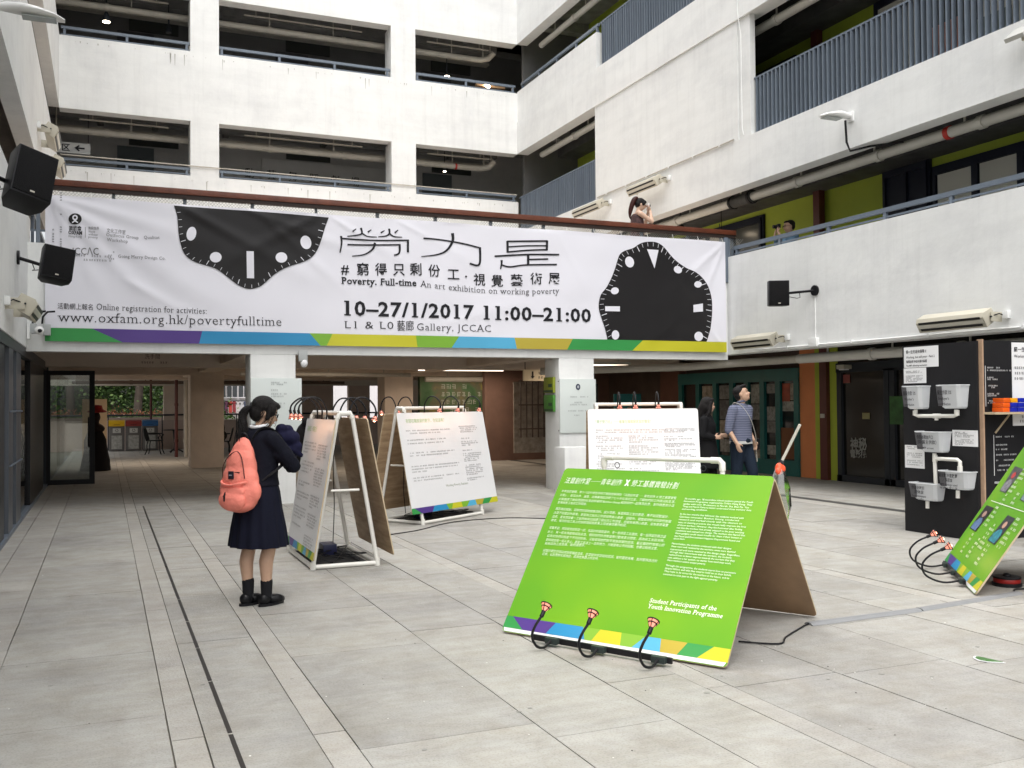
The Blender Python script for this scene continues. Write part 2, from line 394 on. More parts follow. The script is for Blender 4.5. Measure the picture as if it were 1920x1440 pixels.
# ceiling pipes and downpipes in the underpass
def pipe_thing(label, runs, r, m=PIPEM, hang=None, name='ceiling_pipe', joints=True, group=None):
    t = thing(name, label, 'pipe', runs[0][0], group)
    for run in runs:
        q = MB(); q.tube(run, r, 12); q.build('pipe_run', m, t, smooth=True)
        a, b_ = V(run[0]), V(run[-1]); L = (b_-a).length; n = int(L/2.2)
        if joints and len(run) == 2:
            for i in range(1, n+1):
                p = a+(b_-a)*(i/(n+1)); d = (b_-a).normalized()*.05
                MB().tube([p-d, p+d], r*1.22, 12).build('coupling', m, t, smooth=True)
        if hang:
            for i in range(0, n+2):
                p = a+(b_-a)*((i+.5)/(n+2)); MB().box((p.x-.012, p.y-.012, p.z), (p.x+.012, p.y+.012, hang)).build('hanger', m, t)
    return t
pipe_thing('long cream pipe hung across the underpass ceiling before the trees', [[(-1, 34.5, 2.36), (8, 34.5, 2.36)]], .06, mat('brown_painted_pipe', (.17, .12, .09), .6), 2.95)
pipe_thing('cream pipe under the deck ceiling right of the inner column', [[(2.9, 23, 2.3), (7, 23, 2.28)]], .05, PIPEM, 2.95)
pipe_thing('fat cream pipe under the deck ceiling running toward the mural wall', [[(7.9, 24.6, 2.22), (11.6, 24.4, 2.22)]], .07, PIPEM, 2.95)
def batten(label, x, y, L, e):
    t = thing('fluorescent_batten', label, 'lamp', (x, y, 2.4), 'lit battens under the deck')
    MB().box((x, y-.05, 2.44), (x+L, y+.05, 2.50)).build('housing', mat('pale_painted_pipe', (.6,.59,.54), .5, var=.12), t); MB().tube([(x+.03, y, 2.42), (x+L-.03, y, 2.42)], .014, 8).build('tube', mat('warm_tube', (1,.9,.75), .3, emit=(1,.85,.68), es=1.6), t)
    for a in (x+.3, x+L-.3): MB().box((a, y-.01, 2.5), (a+.02, y+.01, 2.95)).build('hanger', PIPEM, t)
    l = bpy.data.lights.new('batten_light', 'AREA'); l.shape = 'RECTANGLE'; l.size = L; l.size_y = .12; l.energy = e; l.color = (1, .80, .62)
    lo = bpy.data.objects.new('batten_light', l); COL.objects.link(lo); lo.location = (x+L/2, y, 2.395)
batten('lit warm batten lamp under the deck in front of the mural wall', 7.3, 23.4, 2.4, 26)
batten('added warm fill-light batten under the deck before the inner left column', 3.2, 22.0, 2.4, 20)  # added fill light, supplies the brown cast before the inner column
batten('added warm fill-light batten under the deck near the recycling bins', 0.0, 28.0, 2.4, 26)  # added as well, to lift and warm the passage near the bins
batten('added warm fill-light batten deep under the deck near the black shopfront', 8.8, 27.2, 2.4, 16)  # invented fitting, warms the deep end of the underpass
batten('added warm fill-light batten under the deck past the right-hand column', 9.3, 19.6, 2.0, 12)  # extra light put in to brighten the area past the column
for x, y, rr, mm in ((2.0, 31, .05, BROWNP), (2.28, 31, .07, PIPEM), (2.55, 31.2, .08, BROWNP), (1.5, 36.5, .04, BROWNP)):
    t = thing('downpipe', {2.0: 'slim dark red downpipe nearest the cafe table', 2.28: 'cream downpipe between two dark red ones', 2.55: 'thick dark red downpipe beside the far square column', 1.5: 'thin dark red pipe behind the black armchair'}[x], 'downpipe', (x, y, 0))
    MB().tube([(x, y, 0), (x, y, 2.6)], rr, 12).build('pipe_run', mm, t, smooth=True)
    for z in (.5, 1.6): MB().tube([(x, y, z-.04), (x, y, z+.04)], rr*1.25, 12).build('clamp', mm, t, smooth=True)
# things at the right, back of the underpass
DKW = mat('near_black_wall', (.018, .018, .02), .5, var=.2)
MUR = bpy.data.materials.new('green_mural'); MUR.use_nodes = True; n = MUR.node_tree; bs = n.nodes['Principled BSDF']; bs.inputs['Roughness'].default_value = .7
tx = n.nodes.new('ShaderNodeTexNoise'); tx.inputs['Scale'].default_value = 1.6; tx.inputs['Detail'].default_value = 7; ge = n.nodes.new('ShaderNodeNewGeometry'); n.links.new(ge.outputs['Position'], tx.inputs['Vector'])
cr = n.nodes.new('ShaderNodeValToRGB'); cr.color_ramp.elements[0].position = .3; cr.color_ramp.elements[0].color = (.01, .05, .01, 1); cr.color_ramp.elements[1].position = .72; cr.color_ramp.elements[1].color = (.30, .26, .03, 1)
e = cr.color_ramp.elements.new(.45); e.color = (.05, .11, .04, 1); e = cr.color_ramp.elements.new(.57); e.color = (.10, .09, .05, 1)
n.links.new(tx.outputs[0], cr.inputs[0]); n.links.new(cr.outputs[0], bs.inputs['Base Color'])
mw = thing('mural_wall', 'green painted mural wall with pale letters at the back of the underpass', 'wall', (10, 28, 0))
MB().box((8.82, 28, 0), (11.25, 28.2, 2.95)).build('wall', MUR, mw)
lt = mat('faded_white_paint', (.30, .31, .26), .8)
lines_blob('faded_lettering', [(0, 1.0, 2.02), (0, 1.3, 1.78), (0, 1.5, 1.54), (.1, 1.4, 1.3)], (V((9.5, 28, 0)), V((1,0,0)), V((0,0,1)), V((0,-1,0))), lt, mw, dens=.85, ch=.17, seed=4)
kw = thing('dark_shopfront', 'black shopfront wall between the mural and the white column', 'shopfront', (12, 29, 0))
MB().box((11.25, 28.6, 0), (14.6, 28.8, 2.95)).build('wall', DKW, kw)
for x in (11.3, 12.0, 12.7, 13.3): MB().box((x, 28.55, 0), (x+.05, 28.6, 2.2)).build('frame', DKST, kw)
MB().box((11.3, 28.54, .9), (13.4, 28.58, .94)).build('rail', DKST, kw)
ps = thing('framed_poster', 'small dark poster with a golden picture on the black shopfront', 'poster', (11.9, 28.5, 1.2))
MB().box((11.72, 28.5, 1.23), (12.2, 28.53, 1.88)).build('frame', mat('poster_frame', (.2, .2, .18), .5), ps)
MB().box((11.75, 28.49, 1.26), (12.17, 28.5, 1.85)).build('sheet', mat('poster_dark', (.02, .018, .015), .4), ps)
MB().prism([(-.16, 0), (-.05, .05), (0, .1), (.08, .04), (.17, .06), (.14, -.05), (-.1, -.08)], (11.96, 28.485, 1.62), (1,0,0), (0,0,1), (0,-.004,0)).build('golden_picture', mat('poster_gold', (.35, .2, .07), .5), ps)
rd = thing('red_standee', 'tall red board standing by the dark doorway of the underpass', 'signboard', (12.3, 28.2, 0))
MB().box((12.33, 28.2, .35), (12.62, 28.3, 1.95)).build('board', mat('red_board', (.42, .03, .015), .5), rd)
MB().box((12.40, 28.22, 0), (12.55, 28.28, .35)).build('foot', DKST, rd)
# dark zone between column two and the teal shop
dz = thing('inner_shop_wall', 'brown inner wall seen past the right-hand column', 'wall', (13, 22.5, 0))
MB().box((9.5, 24.3, 0), (16, 24.5, 2.95)).build('wall', mat('dark_brown_wall', (.22, .13, .10), .8, var=.3, vscale=2), dz)
gr = thing('metal_grille', 'dark metal window grille just right of the white column', 'grille', (10.2, 22, 0))
for i in range(9): MB().box((9.55+i*.16, 22.0, .7), (9.575+i*.16, 22.03, 2.15)).build('bar', mat('rusty_bar', (.07, .045, .035), .6), gr)
for z in (.9, 1.5, 2.1): MB().box((9.5, 21.99, z), (10.9, 22.0, z+.03)).build('crossbar', MC['rusty_bar'], gr)
MB().box((9.5, 22.3, .3), (10.9, 22.35, 2.1)).build('backing', mat('dim_shelf_wall', (.42, .36, .30), .8, var=.5, vscale=9), gr)
bb = thing('dark_notice_board', 'tall dark slate board standing inside the deck behind the white plaque board', 'board', (11, 21, 0))
MB().box((10.35, 21, .2), (11.2, 21.05, 2.02)).build('panel', mat('slate_board', (.022, .03, .032), .5), bb)
MB().box((10.5, 21.05, 0), (10.56, 21.3, 1.2)).build('leg', DKST, bb); MB().box((10.95, 21.05, 0), (11.01, 21.3, 1.2)).build('leg', DKST, bb)
tp = thing('teal_poster', 'teal poster with a pale portrait shape behind the lit white board', 'poster', (11.2, 19, 1.3))
MB().box((10.55, 19, 1.05), (11.25, 19.03, 1.75)).build('sheet', mat('teal_print', (.02, .16, .16), .5), tp)
MB().box((10.7, 19.03, 0), (10.75, 19.08, 1.4)).build('leg', DKST, tp); MB().box((11.05, 19.03, 0), (11.1, 19.08, 1.4)).build('leg', DKST, tp)
MB().prism([(-.12, -.15), (.12, -.15), (.09, 0), (.03, .12), (-.04, .1), (-.09, 0)], (10.93, 18.995, 1.35), (1,0,0), (0,0,1), (0,-.004,0)).build('figure_print', mat('pale_skin_print', (.3, .26, .2), .6), tp)

# ---------------- back wing (upper facade), front plane Y = 25.5
back = thing('back_building', 'white back block with three open bays on each storey above the banner', 'building', (5, YU, 4))
TH = .38
def wall(a, b_, par, m=WHITE, nm='wall'): return MB().box(a, b_).build(nm, m, par)
wall((-1.03, YU, 3.9), (XR, YU+TH, 7.40), back, nm='parapet_wall')
wall((-1.03, YU, 8.80), (XR, YU+TH, 10.58), back, nm='parapet_wall')
wall((-1.03, YU, 12.02), (XR, YU+TH, 13.85), back, nm='parapet_wall')
wall((-1.03, YU, 15.2), (XR, YU+TH, 17.0), back, nm='parapet_wall')
for z0, z1 in ((7.40, 8.80), (10.58, 12.02), (13.85, 15.2)):
    for x0 in (1.99, 7.26): wall((x0, YU+.0, z0), (x0+.70, YU+.62, z1), back, nm='column')
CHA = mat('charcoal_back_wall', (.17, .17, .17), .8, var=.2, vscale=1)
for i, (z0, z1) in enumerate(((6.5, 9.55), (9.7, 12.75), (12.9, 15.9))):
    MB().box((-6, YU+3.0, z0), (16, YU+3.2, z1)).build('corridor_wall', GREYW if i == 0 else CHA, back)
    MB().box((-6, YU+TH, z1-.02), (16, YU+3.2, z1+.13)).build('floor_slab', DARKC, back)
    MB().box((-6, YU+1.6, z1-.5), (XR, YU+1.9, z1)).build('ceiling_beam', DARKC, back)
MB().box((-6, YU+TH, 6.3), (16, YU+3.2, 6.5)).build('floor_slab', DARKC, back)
MB().box((-6, YU+3.0, 15.9), (16, YU+3.3, 17)).build('corridor_wall', WHITE, back)
MB().box((4.2, YU+2.93, 6.7), (8.9, YU+3.0, 8.75)).build('plastered_panel', mat('pale_grey_panel', (.62, .61, .60), .8, var=.08), back)
# doors, trays and cross beams inside the corridors
for i, (z0, z1) in enumerate(((6.5, 9.55), (9.7, 12.75))):
    for k, x in enumerate((-.2, 1.2, 3.1, 5.9, 8.4, 9.9)):
        MB().box((x, YU+TH, z1-.30), (x+.16, YU+3, z1-.02)).build('cross_beam', DARKC, back)
    MB().box((-5, YU+2.2, z1-.62), (XR, YU+2.45, z1-.56)).build('cable_tray', PIPEM, back)
    for k, x in enumerate((.3, 4.6, 9.1)):
        d0 = MB().box((x, YU+2.94, z0), (x+.95, YU+3.0, z0+2.25)).build('door', mat('corridor_door_%d' % i, ((.10,.12,.13), (.06,.06,.07))[i], .5), back); MB().box((x+.3, YU+2.93, z0+2.3), (x+1.6, YU+2.99, z0+2.65)).build('frame', mat('dim_pane', (.06,.065,.06), .2), d0)
# drip stains under the sills
rn0 = random.Random(11); STN = mat('drip_stain', (.46,.46,.43), .9); sq = MB()
for z in (7.40, 10.58):
    for _ in range(46):
        x = rn0.uniform(-.9, 10.9); w0 = rn0.uniform(.004, .018); h0 = rn0.uniform(.02, .06) if rn0.random() < .8 else rn0.uniform(.08, .3); zz = z-.10-rn0.uniform(0, .03)
        sq.quad((x-w0, YU-.003, zz), (x+w0, YU-.003, zz), (x+w0*.3, YU-.003, zz-h0), (x-w0*.3, YU-.003, zz-h0))
sq.build('drip_stains', STN, back, fix=False, kind='stuff')
# signs on the corridor wall
sg = thing('wall_lettering', 'row of dark Chinese characters on the grey corridor wall above the banner', 'lettering', (5.2, YU+2.9, 8.3))
for i, ch in enumerate('動藝舞蹈劇場'):
    a = 3.72+i*.62; text('character', ch, (a, YU+2.93, 8.18), (a+.26, YU+2.93, 8.18), .3, (0,-1,0), mat('dim_black', (.02,.02,.022), .6), sg)
es = thing('direction_sign', 'small white hanging sign with an arrow pointing left in the first bay', 'sign', (-.6, YU+.9, 8.0))
MB().box((-1.2, YU+.9, 7.93), (-.35, YU+.94, 8.2)).build('sign_board', mat('sign_white', (.55,.55,.53), .5), es)
text('sign_character', '区', (-1.0, YU+.9, 7.99), (-.82, YU+.9, 7.99), .2, (0,-1,0), INK, es, bold=.02)
MB().prism([(-.17,0),(-.07,.08),(-.04,.06),(-.08,.02),(.07,.02),(.07,-.02),(-.08,-.02),(-.04,-.06),(-.07,-.08)], (-.55, YU+.895, 8.07), (1,0,0), (0,0,1), (0,-.004,0)).build('arrow', INK, es)
for x in (-1.15, -.4): MB().tube([(x, YU+.92, 8.2), (x, YU+.92, 9.5)], .008, 6).build('hanger', DKST, es)
# pipes along the corridors
for k, (z, lab) in enumerate(((8.50, 'cream pipe running behind the lower row of bays of the back block'), (11.73, 'cream pipe running behind the upper row of bays of the back block'))):
    pipe_thing(lab, [[(-2, YU+.85, z), (10.2, YU+.85, z)], [(10.2, YU+.85, z), (10.45, YU+.8, z+.05), (10.6, YU+.7, z+.22)]], .085, PIPEM, z+1)
    t = thing('strip_light', ('unlit batten light rail hung in the lower corridor', 'unlit batten light rail hung in the upper corridor')[k], 'light', (3, YU+.6, z+.3))
    for x0, x1 in ((-.6, 1.5), (3.4, 6.6), (8.5, 10.4)):
        MB().box((x0, YU+.6, z+.22), (x1, YU+.64, z+.25)).build('batten', PIPEM, t)
        for x in (x0+.3, x1-.3): MB().box((x, YU+.61, z+.25), (x+.02, YU+.63, z+1.0)).build('hanger', PIPEM, t)
MB().tube([(9.4, YU+.85, 8.5), (9.46, YU+.85, 8.5)], .095, 12).build('pipe_band', mat('red_band', (.5,.03,.02), .5), tag(thing('pipe_marking', 'red band round the lower corridor pipe near the corner', 'band', (9.4, YU+.85, 8.5))), smooth=True)
def railing(label, p0, p1, z0, z1, par=None, step=1.55, r=.03, lower=True, group='low steel rails on the parapets', m=BLUEST, rw=1):
    t = thing('parapet_railing', label, 'railing', (p0[0], p0[1], z0), group)
    p0, p1 = V((*p0, 0)), V((*p1, 0)); L = (p1-p0).length; d = (p1-p0)/L; nrm = V((-d.y, d.x, 0))
    top = (p0+p1)/2; q = MB(); q.obox(top+V((0,0,z1-.03)), d*L/2, nrm*.03, V((0,0,.032*rw))); q.build('top_rail', m, t)
    if lower: q = MB(); q.obox(top+V((0,0,z0+.06)), d*L/2, nrm*.012, V((0,0,.014))); q.build('lower_rail', m, t)
    n = max(1, int(L/step))
    for i in range(n+1):
        p = p0+d*(.08+(L-.16)*i/n); q = MB(); q.obox(p+V((0,0,(z0+z1)/2-.02)), d*.03, nrm*.025, V((0,0,(z1-z0)/2-.02))); q.build('post', m, t)
    return t
for z, zt, st in ((7.40, 7.62, 'lower storey'), (10.58, 10.84, 'upper storey')):
    for a, b_, nm in ((-1.0, 1.99, 'left'), (2.69, 7.26, 'middle'), (7.96, XR-.02, 'right')):
        railing('low blue-grey rail in the %s bay of the %s of the back block' % (nm, st), (a, YU+.12), (b_, YU+.12), z, zt, step=1.3)
wr = thing('conduit', 'thin pale conduit running just above the lower parapet of the back block', 'conduit', (0, YU-.02, 7.6))
MB().tube([(-1, YU-.03, 7.66), (11, YU-.03, 7.60)], .014, 6).build('tube', PIPEM, wr)

# ---------------- right wing, face plane X = 11.05
right = thing('right_building', 'white right-hand block with open galleries, lime green walls and grey bars', 'building', (XR, 10, 0))
RW = .32
def rwall(y0, y1, z0, z1, nm='wall', m=WHITE, x0=XR, x1=None): return MB().box((x0, y0, z0), (x1 or XR+RW, y1, z1)).build(nm, m, right)
rwall(0, YB+.6, 2.46, 4.34, 'parapet_wall')
rwall(-2, YU, 5.62, 6.52, 'fascia')
rwall(14.98, 20.73, 6.52, 8.80, 'wall_panel')
rwall(-2, YU, 8.80, 9.71, 'fascia', x0=XR-.03)
rwall(20.62, YU, 9.71, 10.62, 'parapet_wall'); 
rwall(-2, YU, 12.02, 13.85, 'parapet_wall'); rwall(-2, YU, 15.2, 17, 'parapet_wall')
for y0 in (YB+.25, 24.9):   # stub piers
    pass
rwall(14.62, 14.98, 6.5, 8.82, 'pier', x0=XR+.02, x1=XR+.14)
for i, (z0, z1) in enumerate(((0, 3.15), (3.3, 6.35), (6.5, 9.55), (9.7, 12.75), (12.9, 15.9))):
    if i: MB().box((13.15, -2, z0), (13.35, 28, z1)).build('gallery_wall', LIME, right)
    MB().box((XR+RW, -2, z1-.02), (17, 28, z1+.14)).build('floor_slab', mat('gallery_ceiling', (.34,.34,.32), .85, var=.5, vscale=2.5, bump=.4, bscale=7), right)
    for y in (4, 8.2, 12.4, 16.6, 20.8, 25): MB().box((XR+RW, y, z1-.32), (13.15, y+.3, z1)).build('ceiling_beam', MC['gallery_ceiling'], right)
MB().box((XR+RW, YU+.3, 3.9), (16, YU+.4, 17)).build('end_wall', CHA, right)
# dark unit and window bands on the gallery walls
NAVY = mat('navy_window_frame', (.018, .022, .035), .4)
WG = glass('window_glass', (.35, .38, .36), .05, .15)
BLIND = mat('pale_blind', (.60, .60, .54), .7)
def window(y0, y1, z0, z1, label, n=4, X=13.15, par=None, blind=True):
    t = thing('shop_window', label, 'window', (X, y0, z0))
    MB().box((X-.06, y0, z0), (X-.005, y1, z1)).build('dark_panel', NAVY, t)
    w_ = (y1-y0-.1)/n
    for i in range(n):
        a = y0+.05+i*w_
        f = MB(); f.box((X-.1, a, z0+.06), (X-.06, a+.07, z1-.06)); f.box((X-.1, a+w_-.05, z0+.06), (X-.06, a+w_, z1-.06)); f.box((X-.1, a+.07, z1-.16), (X-.06, a+w_-.05, z1-.06)); f.box((X-.1, a+.07, z0+.06), (X-.06, a+w_-.05, z0+.14))
        f.build('frame', NAVY, t)
        if blind: MB().box((X-.075, a+.09, z0+.15), (X-.062, a+w_-.08, z1-.17)).build('pane', BLIND if i % 3 else mat('dim_pane', (.06,.065,.06), .2), t)
    return t
window(4.5, 12.3, 3.9, 5.56, 'dark framed window band with pale blinds on the first gallery', 9)
window(12.35, 13.45, 3.4, 5.75, 'tall dark glazed door beside the green wall on the first gallery', 2, blind=False)
window(16.9, 21, 3.4, 5.6, 'dark framed glazed door behind the man with the camera', 4)
window(4.5, 13.6, 6.6, 8.9, 'dark framed shop window behind the grey bars of the second gallery', 8)
window(15.8, 22, 6.6, 8.7, 'dark window behind the left-hand bars of the second gallery', 5)
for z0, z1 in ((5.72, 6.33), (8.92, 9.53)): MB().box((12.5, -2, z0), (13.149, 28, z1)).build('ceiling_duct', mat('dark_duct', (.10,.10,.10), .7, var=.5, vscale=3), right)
window(12, 22, 9.8, 12, 'dark window of the top gallery', 8)
MB().box((13.05, 13.8, 6.7), (13.12, 14.6, 8.6)).build('banner_sheet', mat('white_banner_sheet', (.5,.5,.47), .6, var=.1), tag(thing('shop_banner', 'white vertical shop banner with black figures behind the bars', 'banner', (13.1, 14.2, 7.5))))
sb = [o for o in bpy.data.objects if o.name == 'shop_banner'][0]
lines_blob('black_marks', [(0, .3, 1.4), (.05, .4, .95), (.3, .6, .5), (0, .35, .1)], (V((13.045, 14.5, 6.8)), V((0,-1,0)), V((0,0,1)), V((-1,0,0))), INK, sb, dens=.9, ch=.26, seed=2)
for (y0, y1, z0, z1, c, lab) in ((11.6, 12.2, 7.4, 7.9, (.45,.2,.15), 'small reddish poster pinned in the second gallery window'), (9.6, 10.5, 6.75, 7.3, (.5,.52,.48), 'pale poster low in the second gallery window'), (9.0, 9.6, 7.6, 8.3, (.4,.44,.42), 'pale green poster high in the second gallery window'), (12.9, 13.5, 6.8, 7.15, (.55,.53,.5), 'pale leaflet sheet low behind the bars beside the banner'), (10.6, 11.3, 7.2, 7.7, (.16,.2,.18), 'dim poster in the middle of the gallery window')):
    t = thing('gallery_poster', lab, 'poster', (13, y0, z0)); MB().box((12.98, y0, z0), (13.0, y1, z1)).build('sheet', mat('poster_%d' % int(y0*10), c, .6, var=.35, vscale=5), t)
for (y, z0, z1, lab) in ((15.1, 3.4, 6.3, 'dark red downpipe on the green wall of the first gallery'), (15.1, 6.5, 9.5, 'dark red downpipe behind the bars of the second gallery')):
    t = thing('downpipe', lab, 'downpipe', (13, y, z0)); MB().box((12.98, y-.09, z0), (13.12, y+.09, z1)).build('pipe_run', BROWNP, t)
    MB().box((12.965, y-.1, z0+.9), (12.98, y+.1, z0+.95)).build('clamp', BROWNP, t)
# bars
def bars(label, y0, y1, z0, z1, step=.112, X=XR+.1, m=BLUEST, top=True):
    t = thing('bar_screen', label, 'railing', (X, y0, z0), 'grey bar screens of the galleries')
    sh = MB().box((-.035, -.012, 0), (.045, .012, z1-z0-.03)).mesh('bar_shape', m); n = int((y1-y0)/step); rr = random.Random(int(y0*10))
    for i in range(n):
        o = link('bar', sh, t); o.matrix_parent_inverse = inv(t); o.location = (X+rr.uniform(-.004,.004), y0+.05+i*step, z0); o.rotation_euler = (0, 0, rr.uniform(-.12, .12))
    MB().box((X-.02, y0, z1-.03), (X+.03, y1, z1)).build('top_rail', m, t); MB().box((X-.01, y0, z0+.03), (X+.02, y1, z0+.05)).build('bottom_rail', m, t)
    return t
bars('long blue-grey bar screen nearest the camera on the second gallery', 6.2, 14.95, 6.52, 7.60, X=XR+.12)
bars('short blue-grey bar screen left of the blank wall, just over the banner', 20.76, YU-.02, 6.52, 7.54, .105, X=XR+.05)
bars('blue-grey bar screen of the top gallery at the upper edge', 12, 20.6, 9.73, 10.85, .105)
railing('blue-grey rail along the white parapet below the man with the camera', (XR+.12, 5), (XR+.12, YB-.1), 4.34, 4.54, step=1.15, rw=1.1)
railing('low rail on the short top parapet beside the corner', (XR+.12, 20.7), (XR+.12, YU-.05), 10.62, 10.88, step=1.1)
# pipes under the galleries
for (z, X, y0, y1, lab, gap) in ((5.55, 11.62, 4, 22, 'long cream pipe slung under the second gallery with a red band', True), (8.72, 11.6, 4, 25, 'cream pipe slung under the third gallery', False), (2.32, 11.6, 5, 14.0, 'cream pipe under the ground floor soffit above the shopfronts', False), (11.9, 11.6, 12, 25, 'cream pipe under the top gallery', False)):
    pipe_thing(lab, [[(X, y0, z), (X, y1, z)]], .085, mat('pale_painted_pipe', (.6,.59,.54), .5, var=.12), z+.8)
t = thing('pipe_marking', 'red band round the long pipe under the second gallery', 'band', (11.62, 10.6, 5.55)); MB().tube([(11.62, 10.55, 5.55), (11.62, 10.63, 5.55)], .1, 12).build('pipe_band', MC['red_band'], t, smooth=True)
t = thing('pipe_valve', 'black rubber sleeve on the pipe under the second gallery', 'pipe coupling', (11.62, 15.6, 5.55))
MB().tube([(11.62, 15.3, 5.55), (11.62, 16.0, 5.55)], .12, 14).build('sleeve', mat('grey_rubber', (.06,.06,.055), .7, var=.4, vscale=8), t, smooth=True)
for y in (15.35, 15.95): MB().tube([(11.62, y-.03, 5.55), (11.62, y+.03, 5.55)], .14, 14).build('collar', BLACKP, t, smooth=True)
pipe_thing('bent cream pipe crossing from the deck to the shopfront ceiling', [[(7.9, 17.2, 2.18), (10.6, 16.2, 2.25), (11.3, 15.3, 2.30), (11.6, 14.6, 2.32), (11.6, 14.0, 2.32)]], .075, PIPEM, None)
MB().box((13.32, -2, 0), (13.45, 28, 3.2)).build('ground_back_wall', mat('dim_brown_paint', (.10,.07,.055), .8, var=.3), right)
# ground floor shopfronts, plane X = 13.15
shop = thing('teal_shopfront', 'teal framed shopfront with posters behind its narrow panes', 'shopfront', (13.15, 18, 0))
TEAL = mat('teal_paint', (.012, .13, .12), .45, var=.15)
DGL = mat('dark_shop_glass', (.012, .015, .014), .08, spec=.6)
MB().box((13.15, 15.83, 0), (13.3, 20.3, 2.2)).build('backing', DGL, shop)
for y in (15.83, 16.42, 16.95, 17.5, 18.05, 18.7, 19.4, 20.15): MB().box((13.08, y, .3), (13.15, y+.15, 2.0)).build('mullion', TEAL, shop)
MB().box((13.07, 15.83, 1.98), (13.15, 20.3, 2.24)).build('head_rail', TEAL, shop); MB().box((13.07, 15.83, 0), (13.15, 20.3, .32)).build('kick_panel', TEAL, shop)
prn = random.Random(5)
for y0, y1 in ((16.0,16.4),(16.6,16.92),(17.12,17.47),(17.68,18.0),(18.25,18.65),(18.9,19.35)):
    z = 1.93; lastc = None
    while z > .5:
        h = prn.uniform(.2, .45)
        if prn.random() < .78:
            c = prn.choice([k_ for k_ in [(.38,.38,.35),(.42,.42,.37),(.26,.26,.24),(.16,.16,.16),(.44,.38,.3)] if k_ != lastc]); lastc = c
            t = thing('window_poster', '%s printed sheet %s behind the %s teal shop pane from the right' % ({.38:'pale',.42:'cream',.26:'grey',.16:'dark',.44:'yellowish'}[c[0]], 'high' if z > 1.6 else 'at chest height' if z > 1.1 else 'low', {16.0:'first',16.6:'second',17.12:'third',17.68:'fourth',18.25:'fifth',18.9:'sixth'}[y0]), 'poster', (13.14, y0, z), 'sheets taped behind the teal shopfront')
            MB().box((13.135, y0, z-h), (13.149, y1, z)).build('sheet', mat('sheet_%d' % int(c[0]*100+c[2]*1000), c, .6, var=.75, vscale=11), t)
        z -= h+.02
t = thing('window_poster', 'red and yellow poster at the right end of the teal shopfront', 'poster', (13.14, 15.9, 1.7)); MB().box((13.13, 16.15, 1.55), (13.134, 16.4, 1.93)).build('sheet', mat('red_yellow_print', (.4,.06,.02), .5, var=.6, vscale=6), t)
MB().box((13.1, 15.98, .35), (13.149, 16.42, 1.0)).build('door_panel', mat('rust_panel', (.16,.06,.02), .6), shop)
pl = thing('striped_pier', 'pier painted orange and lime green with a dark red pipe', 'pier', (13.15, 15.2, 0))
ORG = mat('orange_paint', (.72, .25, .09), .65, var=.08, stain=.06); LIM2 = mat('lime_paint_bright', (.42, .50, .05), .65, var=.08)
MB().box((13.12, 15.37, 0), (13.3, 15.83, 2.95)).build('orange_band', ORG, pl); MB().box((13.12, 14.74, 0), (13.3, 15.37, 2.95)).build('green_band', LIM2, pl)
MB().box((13.03, 14.94, 0), (13.12, 15.14, 2.95)).build('red_pipe_casing', BROWNP, pl); MB().box((13.0, 14.99, 1.22), (13.03, 15.09, 1.3)).build('lock', PIPEM, pl)
MB().box((13.12, 20.3, 0), (13.4, 21.2, 2.95)).build('rust_pier', mat('rust_pier_paint', (.16,.07,.045), .7, var=.2), tag(thing('rust_coloured_pier', 'rust coloured pier at the far end of the teal shopfront', 'pier', (13.2, 20.7, 0))))
ds = thing('dark_shopfront', 'black glazed shopfront with white characters between the striped pier and the black kiosk', 'shopfront', (13.15, 12, 0))
MB().box((13.15, 4, 0), (13.3, 14.74, 2.95)).build('backing', mat('smoked_glass', (.014,.014,.013), .12, spec=.6, var=.3, vscale=.7), ds)
for y in (14.6, 13.38, 13.24, 12.2, 11, 9.5, 8): MB().box((13.09, y, 0), (13.15, y+.12, 2.14)).build('frame', DKST, ds)
MB().box((13.09, 4, 2.1), (13.15, 14.74, 2.28)).build('head_rail', DKST, ds); MB().box((13.09, 4, 0), (13.15, 14.74, .12)).build('sill', DKST, ds)
n_ = (-1,0,0); dimw = mat('dim_white_print', (.24,.24,.22), .6)
pz = lambda u, v, X=13.145: PX(u, v, X)
text('door_characters', '神秘', pz(1595, 842), pz(1626, 842), .25, n_, dimw, ds, bold=.03); text('door_characters', '電影院', pz(1595, 857), pz(1625, 857), .17, n_, dimw, ds, bold=.03)
def flat(name, u0, v0, u1, v1, X, m, par, th=.006):
    a, b_ = PX(u0, v0, X), PX(u1, v1, X); return MB().box((X-th, a.y, a.z), (X, b_.y, b_.z)).build(name, m, par)
flat('door_sticker', 1581, 703, 1594, 718, 13.14, mat('sticker_red', (.24,.06,.05), .6), ds); flat('door_notice', 1617, 774, 1631, 786, 13.14, mat('sticker_yellow', (.24,.22,.1), .6), ds)
t = thing('window_poster', 'green landscape poster in the black shopfront beside the kiosk', 'poster', (13.1, 13, 1)); flat('sheet', 1668, 743, 1694, 796, 13.08, mat('green_landscape', (.05,.16,.04), .6, var=.7, vscale=4), t)
t = thing('wall_lamp', 'small square emergency lamp above the black shopfront', 'lamp', (13.0, 14.4, 2.2)); MB().box((12.9, 14.3, 2.16), (13.1, 14.5, 2.24)).build('housing', CREAMM, t); MB().box((12.93, 14.33, 2.14), (13.05, 14.47, 2.16)).build('lens', PAPER, t)

